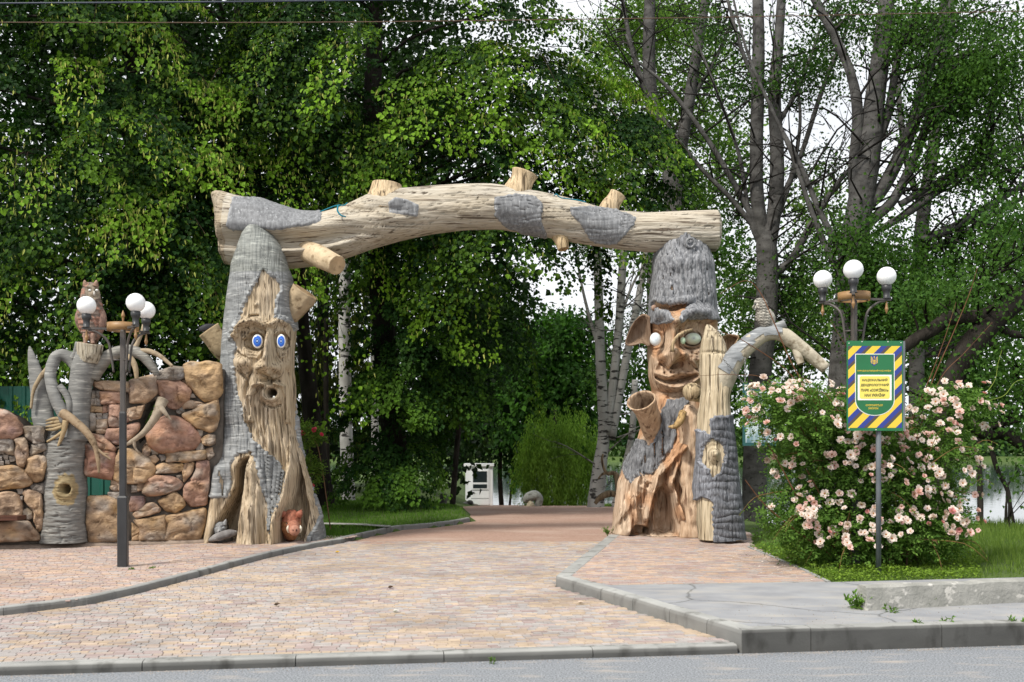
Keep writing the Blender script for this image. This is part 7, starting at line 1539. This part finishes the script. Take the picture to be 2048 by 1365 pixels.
# fallen petals on the forecourt
n = 420; pp = A([gnd(a, b_, ZR)[:2] for a, b_ in zip(r.normal(1585, 55, n), 1118 + r.normal(0, 16, n))]); ok = pip(pp[:, 0], pp[:, 1], plz_r); ok |= r.random(n) < .1; pp = pp[ok]; n = len(pp)
V, q, k = leaf_arrays(np.c_[pp, np.full(n, ZR + .004) + r.uniform(0, .006, n)], np.c_[r.normal(0, 1, (n, 2)), np.zeros(n)], np.tile(UP, (n, 1)) + r.normal(0, .3, (n, 3)), r.uniform(.018, .036, n), r.uniform(.015, .03, n))
tag(mk('fallen_petals', V, q, M['petal'], None, False, np.repeat(A([.66, .56, .52]) * r.uniform(.75, 1.1, (n, 1)), k, 0)), 'fallen pale petals scattered on the forecourt', 'petals', kind='stuff')

# ---------------------------------------------------------------- grass
def blades(P, h, wd, r, lean=.5, ca=(.075, .14, .025), cb=(.19, .275, .06)):
    n = len(P); a = r.uniform(0, 2 * np.pi, n); u = np.stack([np.cos(a), np.sin(a), 0 * a], -1); ld = np.stack([np.cos(a * 3.7 + 1), np.sin(a * 3.7 + 1), 0 * a], -1) * (lean * h * r.random(n))[:, None]
    wv = u * (wd * .5)[:, None]; top = P + UP * h[:, None] + ld; mid = P + UP * (h * .55)[:, None] + ld * .35
    V = np.stack([P - wv, P + wv, mid + wv * .7, mid - wv * .7, top], 1).reshape(-1, 3); i = np.arange(n)[:, None] * 5
    k = np.clip(r.normal(.45, .25, n), 0, 1)[:, None]; col = np.repeat((A(ca) * (1 - k) + A(cb) * k), 5, 0)
    return V, [i + A([[0, 1, 2, 3]]), i + A([[3, 2, 4]])], col
n = 54000; yy = 9.3 + (20.5 - 9.3) * r.random(n) ** 1.1; xx = yy * r.uniform(.12, .68, n); ok = ~pip(xx, yy, plaza_r) & ~pip(xx, yy, drive) & (zat(xx, yy) > .07) & ~pip(xx, yy, plz_r)

xx, yy = xx[ok], yy[ok]; tall = sstep(4.6, 6.2, xx) * sstep(10.5, 12.5, yy); h = (.035 + .05 * r.random(len(xx))) * (1 + 1.8 * tall * r.random(len(xx))) * (1 + .4 * vnoise(np.c_[xx * 1.5, yy * 1.5, xx * 0], 3)); V, Fs, col = blades(np.c_[xx, yy, zat(xx, yy) - .005], h, r.uniform(.006, .012, len(xx)), r, .6)
tag(mk('grass', V, Fs, M['grass'], None, False, col), 'bright grass on the verge around the rose bush', 'grass', kind='stuff')
n = 42000; yy = 15.2 + 13 * r.random(n) ** 1.3; xx = yy * r.uniform(-.24, .02, n); ok = ~pip(xx, yy, drive) & (zat(xx, yy) > .04) & ~((yy > SP[0][1] - .1) & (yy < SP[-1][1] + .3) & (np.abs(yy - np.interp(xx, SP[:, 0], SP[:, 1]) - .12) < .2) & (xx < SP[-1][0]) & (xx > SP[0][0])); xx, yy = xx[ok], yy[ok]
V, Fs, col = blades(np.c_[xx, yy, zat(xx, yy) - .005], r.uniform(.03, .075, len(xx)), r.uniform(.008, .014, len(xx)), r, .5, (.05, .12, .016), (.12, .23, .03))
tag(mk('grass', V, Fs, M['grass'], None, False, col), 'mown lawn grass beside the gravel path', 'grass', kind='stuff')
n = 9000; yy = 20 + 26 * r.random(n); xx = yy * r.uniform(.055, .16, n); ok = (xx > np.interp(yy, [20, 24, 30, 60], [2.15, 2.95, 3.55, 3.3])); xx, yy = xx[ok], yy[ok]
V, Fs, col = blades(np.c_[xx, yy, zat(xx, yy) - .005], r.uniform(.05, .16, len(xx)), r.uniform(.012, .025, len(xx)), r, .6, (.07, .14, .02), (.16, .26, .04))
tag(mk('grass', V, Fs, M['grass'], None, False, col), 'rough grass along the path towards the lake', 'grass', kind='stuff')
# low leafy cover under the roses
n = 16000; px_, py_ = r.uniform(1500, 1960, n), r.uniform(1092, 1172, n); G_ = A([gnd(a, b_, .17) for a, b_ in zip(px_, py_)]); ok = ~pip(G_[:, 0], G_[:, 1], plaza_r) & (G_[:, 1] > 9.35); G_ = G_[ok]; n = len(G_); G_[:, 2] = zat(G_[:, 0], G_[:, 1]) + r.uniform(0, .11, n) * (.6 + .5 * vnoise(G_ * 2.5, 4))
cr = Crown(); cr.put(G_, np.c_[r.normal(0, 1, (n, 2)), r.normal(.3, .3, n)], UP + r.normal(0, .4, (n, 3)), r.uniform(.018, .04, n), r.uniform(.014, .03, n), (A([.09, .166, .02]) + A([.12, .16, .02]) * r.random((n, 1))) * 1.0)
tag(cr.mb.build('ground_cover', M['leaf'], None, False), 'low leafy ground cover under the rose bush', 'ground cover', kind='stuff')

# ---------------------------------------------------------------- weeds
def weed(px, py, z, hgt, n, label, r, sp=.5, size=.05, Yo=0.0):
    p = gnd(px, py, z); p[1] += Yo; t = thing('weed', p, label, 'weed', 'weeds in the pavement'); mb = MB(); cr = Crown()
    for k in range(n):
        d = unit(A([r.normal(0, sp), r.normal(0, sp), 1.0])); h = hgt * r.uniform(.5, 1.0); b0 = p + A([r.normal(0, .02), r.normal(0, .02), -.01]); tip = b0 + d * h
        mb.add(*tube([b0, b0 + d * h * .5 + A([0, 0, .01]), tip], [.003, .0025, .001], 4, 5, cap=False), A([.6, 1.6, .5])); m_ = 9; tt = r.uniform(.15, 1, m_)
        cr.put(b0 + d * h * tt[:, None], r.normal(0, .8, (m_, 3)) + UP * .4, UP + r.normal(0, .4, (m_, 3)), r.uniform(.6, 1.2, m_) * size, r.uniform(.25, .45, m_) * size, A([.10, .20, .03]) * r.uniform(.6, 1.4, (m_, 1)))
    mb.build('stems', M['cane'], t); cr.mb.build('leaves', M['leaf'], t, False)
weed(1712, 1218, .166, .17, 12, 'leafy weed clump growing against the low wall\'s end face', r, .45, .06); weed(1856, 1213, .166, .10, 5, 'larger weed sprouting at the foot of the low wall\'s middle', r, .4, .05); weed(1785, 1226, .166, .06, 4, 'little weed by the low wall\'s foot near its end', r, .4, .04)
weed(1895, 1245, .166, .07, 3, 'weed sprig standing in the sidewalk behind the kerb', r, .3, .035); weed(1838, 1248, .166, .05, 3, 'low weed tuft flat in the sidewalk crack', r, .5, .04); weed(2028, 1244, .166, .05, 4, 'weed tuft in the sidewalk at the picture\'s edge', r, .5, .04)
weed(984, 1325, .01, .05, 3, 'tiny grass weed under the low road kerb', r, .5, .03); weed(1214, 1068, .16, .14, 8, 'grass tuft at the root of the grinning tree', r, .5, .05); weed(305, 1137, ZL, .03, 8, 'flat green tuft on the plaza near the lamp post', r, 1.4, .03); weed(262, 1139, ZL, .03, 5, 'small weeds sprouting at the lamp post foot', r, 1.2, .03)

# ---------------------------------------------------------------- white booth by the lake
Yb = 52.0; sB = Yb / F; bx0_, bx1_ = (930 - CX) * sB, (986 - CX) * sB; zb0 = 1.5 - (1012 - HY) * sB; zb1 = 1.5 - (928 - HY) * sB
BT = thing('booth', ((bx0_ + bx1_) / 2, Yb + .6, zb0), 'small white booth with two dark windows at the end of the path', 'booth')
M['white'] = pmat('white_panel', (.80, .82, .85), (.86, .88, .90), .4, (2, 2, 2), spec=.4); M['dglass'] = pmat('dark_glass', (.02, .03, .035), None, .08, spec=.6)
V, Fs = box([bx0_ + .02, Yb, zb0], [bx1_ - .02, Yb + 1.25, zb1 - .12]); mk('walls', V, Fs, M['white'], BT, False)
V, Fs = box([bx0_ - .06, Yb - .1, zb1 - .12], [bx1_ + .04, Yb + 1.35, zb1]); mk('roof', V, Fs, M['white'], BT, False)
dx0, dx1 = (941 - CX) * sB, (979 - CX) * sB; V, Fs = box([dx0, Yb - .03, zb0 + .05], [dx1, Yb, zb1 - .25]); dr_ = mk('door', V, Fs, M['white'], BT, False)
for (y0_, y1_, nm) in ((943, 965, 'window'), (969, 977, 'window')):
    z_a, z_b = 1.5 - (y1_ - HY) * sB, 1.5 - (y0_ - HY) * sB; V, Fs = box([(944 - CX) * sB, Yb - .05, z_a - .05], [(976 - CX) * sB, Yb - .028, z_b + .05]); f_ = mk('window_frame', V, Fs, M['white'], dr_, False)
    V, Fs = box([(946 - CX) * sB, Yb - .056, z_a], [(974 - CX) * sB, Yb - .048, z_b]); mk('window_pane', V, Fs, M['dglass'], dr_, False)
V, Fs = box([(944 - CX) * sB, Yb - .06, zb0 + .62], [(949 - CX) * sB, Yb - .03, zb0 + .68]); mk('door_handle', V, Fs, M['darkmetal'], dr_, False)
for zz_ in (.35, .75): V, Fs = box([dx0 + .03, Yb - .036, zb0 + zz_], [dx1 - .03, Yb - .028, zb0 + zz_ + .02]); mk('panel_line', V, Fs, M['pole'], dr_, False)

# ---------------------------------------------------------------- small carvings by the path
Yo_ = 40.0; OG = thing('hooded_carving', (*at(1062, 1016, Yo_)[:2], float(zat(at(1062, 0, Yo_)[0], Yo_))), 'weathered grey carving with a curved hood at the path end', 'sculpture')
V, Fs = tube([at(1048, 1004, Yo_), at(1056, 995, Yo_), at(1070, 991, Yo_), at(1078, 998, Yo_), at(1076, 1015, Yo_)], [.08, .18, .2, .16, .12], 12, 30, lump=.15); mk('hood', V, Fs, M['stone'], OG, True, np.tile(A([.24, .26, .25]), (len(V), 1)))
V, Fs = tube([at(1060, 1020, Yo_ - .2), at(1061, 1010, Yo_ - .2), at(1061, 1003, Yo_ - .15)], [.16, .15, .06], 12, 16, lump=.15); mk('face', V, Fs, M['stone'], OG, True, np.tile(A([.42, .38, .28]), (len(V), 1)))
V, Fs = tube([at(1040, 1020, Yo_ - .1), at(1044, 1011, Yo_ - .1)], [.12, .06], 8, 8, lump=.2); mk('base', V, Fs, M['stone'], OG, True, np.tile(A([.2, .21, .2]), (len(V), 1)))
for k, (a, b_, rr_, lab) in enumerate(((932, 1011, .22, 'grey boulder lying left before the booth'), (950, 1013, .16, 'pale small boulder before the booth door'), (941, 1005, .16, 'dark boulder between two paler stones at the booth'))):
    V, Fs = sphere(at(a, b_, 46), (rr_, rr_, rr_ * .7), 12, 8); V = V + .06 * fbm(V * 4, 2, k)[:, None]; tag(mk('boulder', V, Fs, M['stone'], None, True, np.tile(A([(.25, .25, .25), (.4, .36, .3), (.14, .14, .14)][k]), (len(V), 1))), lab, 'rock')
V, Fs = tube([at(884, 1016, 24), at(886, 1000, 24), at(887, 988, 24)], [.11, .09, .08], 12, 14, lump=.2); tag(mk('tree_stump', V, Fs, M['bark_pop'], None, True, np.tile(A([1., 1, 1]), (len(V), 1))), 'short grey stump on the lawn under the lime foliage', 'stump')
DL = thing('driftwood_log', at(1215, 1000, 25), 'bent driftwood log with upturned fork behind the grinning tree', 'driftwood')
for pts, rad in (([(1190, 1008), (1200, 996), (1218, 988), (1236, 990)], [.04, .07, .08, .07]), ([(1236, 952), (1226, 946), (1216, 948), (1208, 938), (1204, 920), (1206, 908)], [.06, .05, .04, .035, .03, .02]), ([(1222, 946), (1206, 948), (1196, 958)], [.035, .03, .015]), ([(1232, 948), (1236, 970), (1236, 992)], [.06, .07, .07])):
    V, Fs = tube([at(a, b_, 24) for a, b_ in pts], rad, 9, 20, lump=.15, lf=5); mk('limb', V, Fs, M['wood'], DL, True, np.tile(A([.42, .38, .34]), (len(V), 1)))

# ---------------------------------------------------------------- overhead wires, litter
M['wire_brown'] = flat('brown_wire', (.10, .055, .03), .6); M['wire_dark'] = flat('dark_wire', (.02, .03, .06), .5)
def wire(pts, Y, rad, mat, label): V, Fs = tube([at(a, b_, Y) for a, b_ in pts], [rad] * len(pts), 6, 60); tag(mk('overhead_wire', V, Fs, M[mat], None), label, 'wire')
wire([(-900, 42), (0, 45), (600, 45), (1150, 39), (1700, 30), (2900, 4)], 9.0, .0035, 'wire_brown', 'thin brown overhead wire crossing the whole picture near its top')
wire([(-900, 14), (0, 7), (300, 5), (700, 1), (1500, -12), (2900, -40)], 9.4, .007, 'wire_dark', 'dark blue overhead cable along the very top edge')
for k, (a, b_, c_, lab) in enumerate(((786, 1226, (.6, .58, .55), 'white scrap of litter on the driveway pavers'), (548, 1213, (.10, .07, .05), 'dry dark leaf on the driveway near the plaza kerb'), (776, 1178, (.10, .06, .04), 'curled brown leaf in the middle of the driveway'), (1156, 1209, (.62, .5, .42), 'pale dry leaf on the driveway by the forecourt corner'), (671, 1107, (.65, .42, .05), 'small yellow leaf where driveway meets gravel'))):
    p = gnd(a, b_, ZD); mb = MB()
    for j in range(2): V, q, kk = leaf_arrays(A([p + A([0, 0, .012])]), A([[1, .3 - j * .9, .25]]), A([[.1, -.6 + j * .5, 1]]), A([.055]), A([.04]), True); mb.add(V, q, A(c_) * (1 - .4 * j))
    tag(mb.build('dry_leaf', M['petal'], None, False), lab, 'litter')
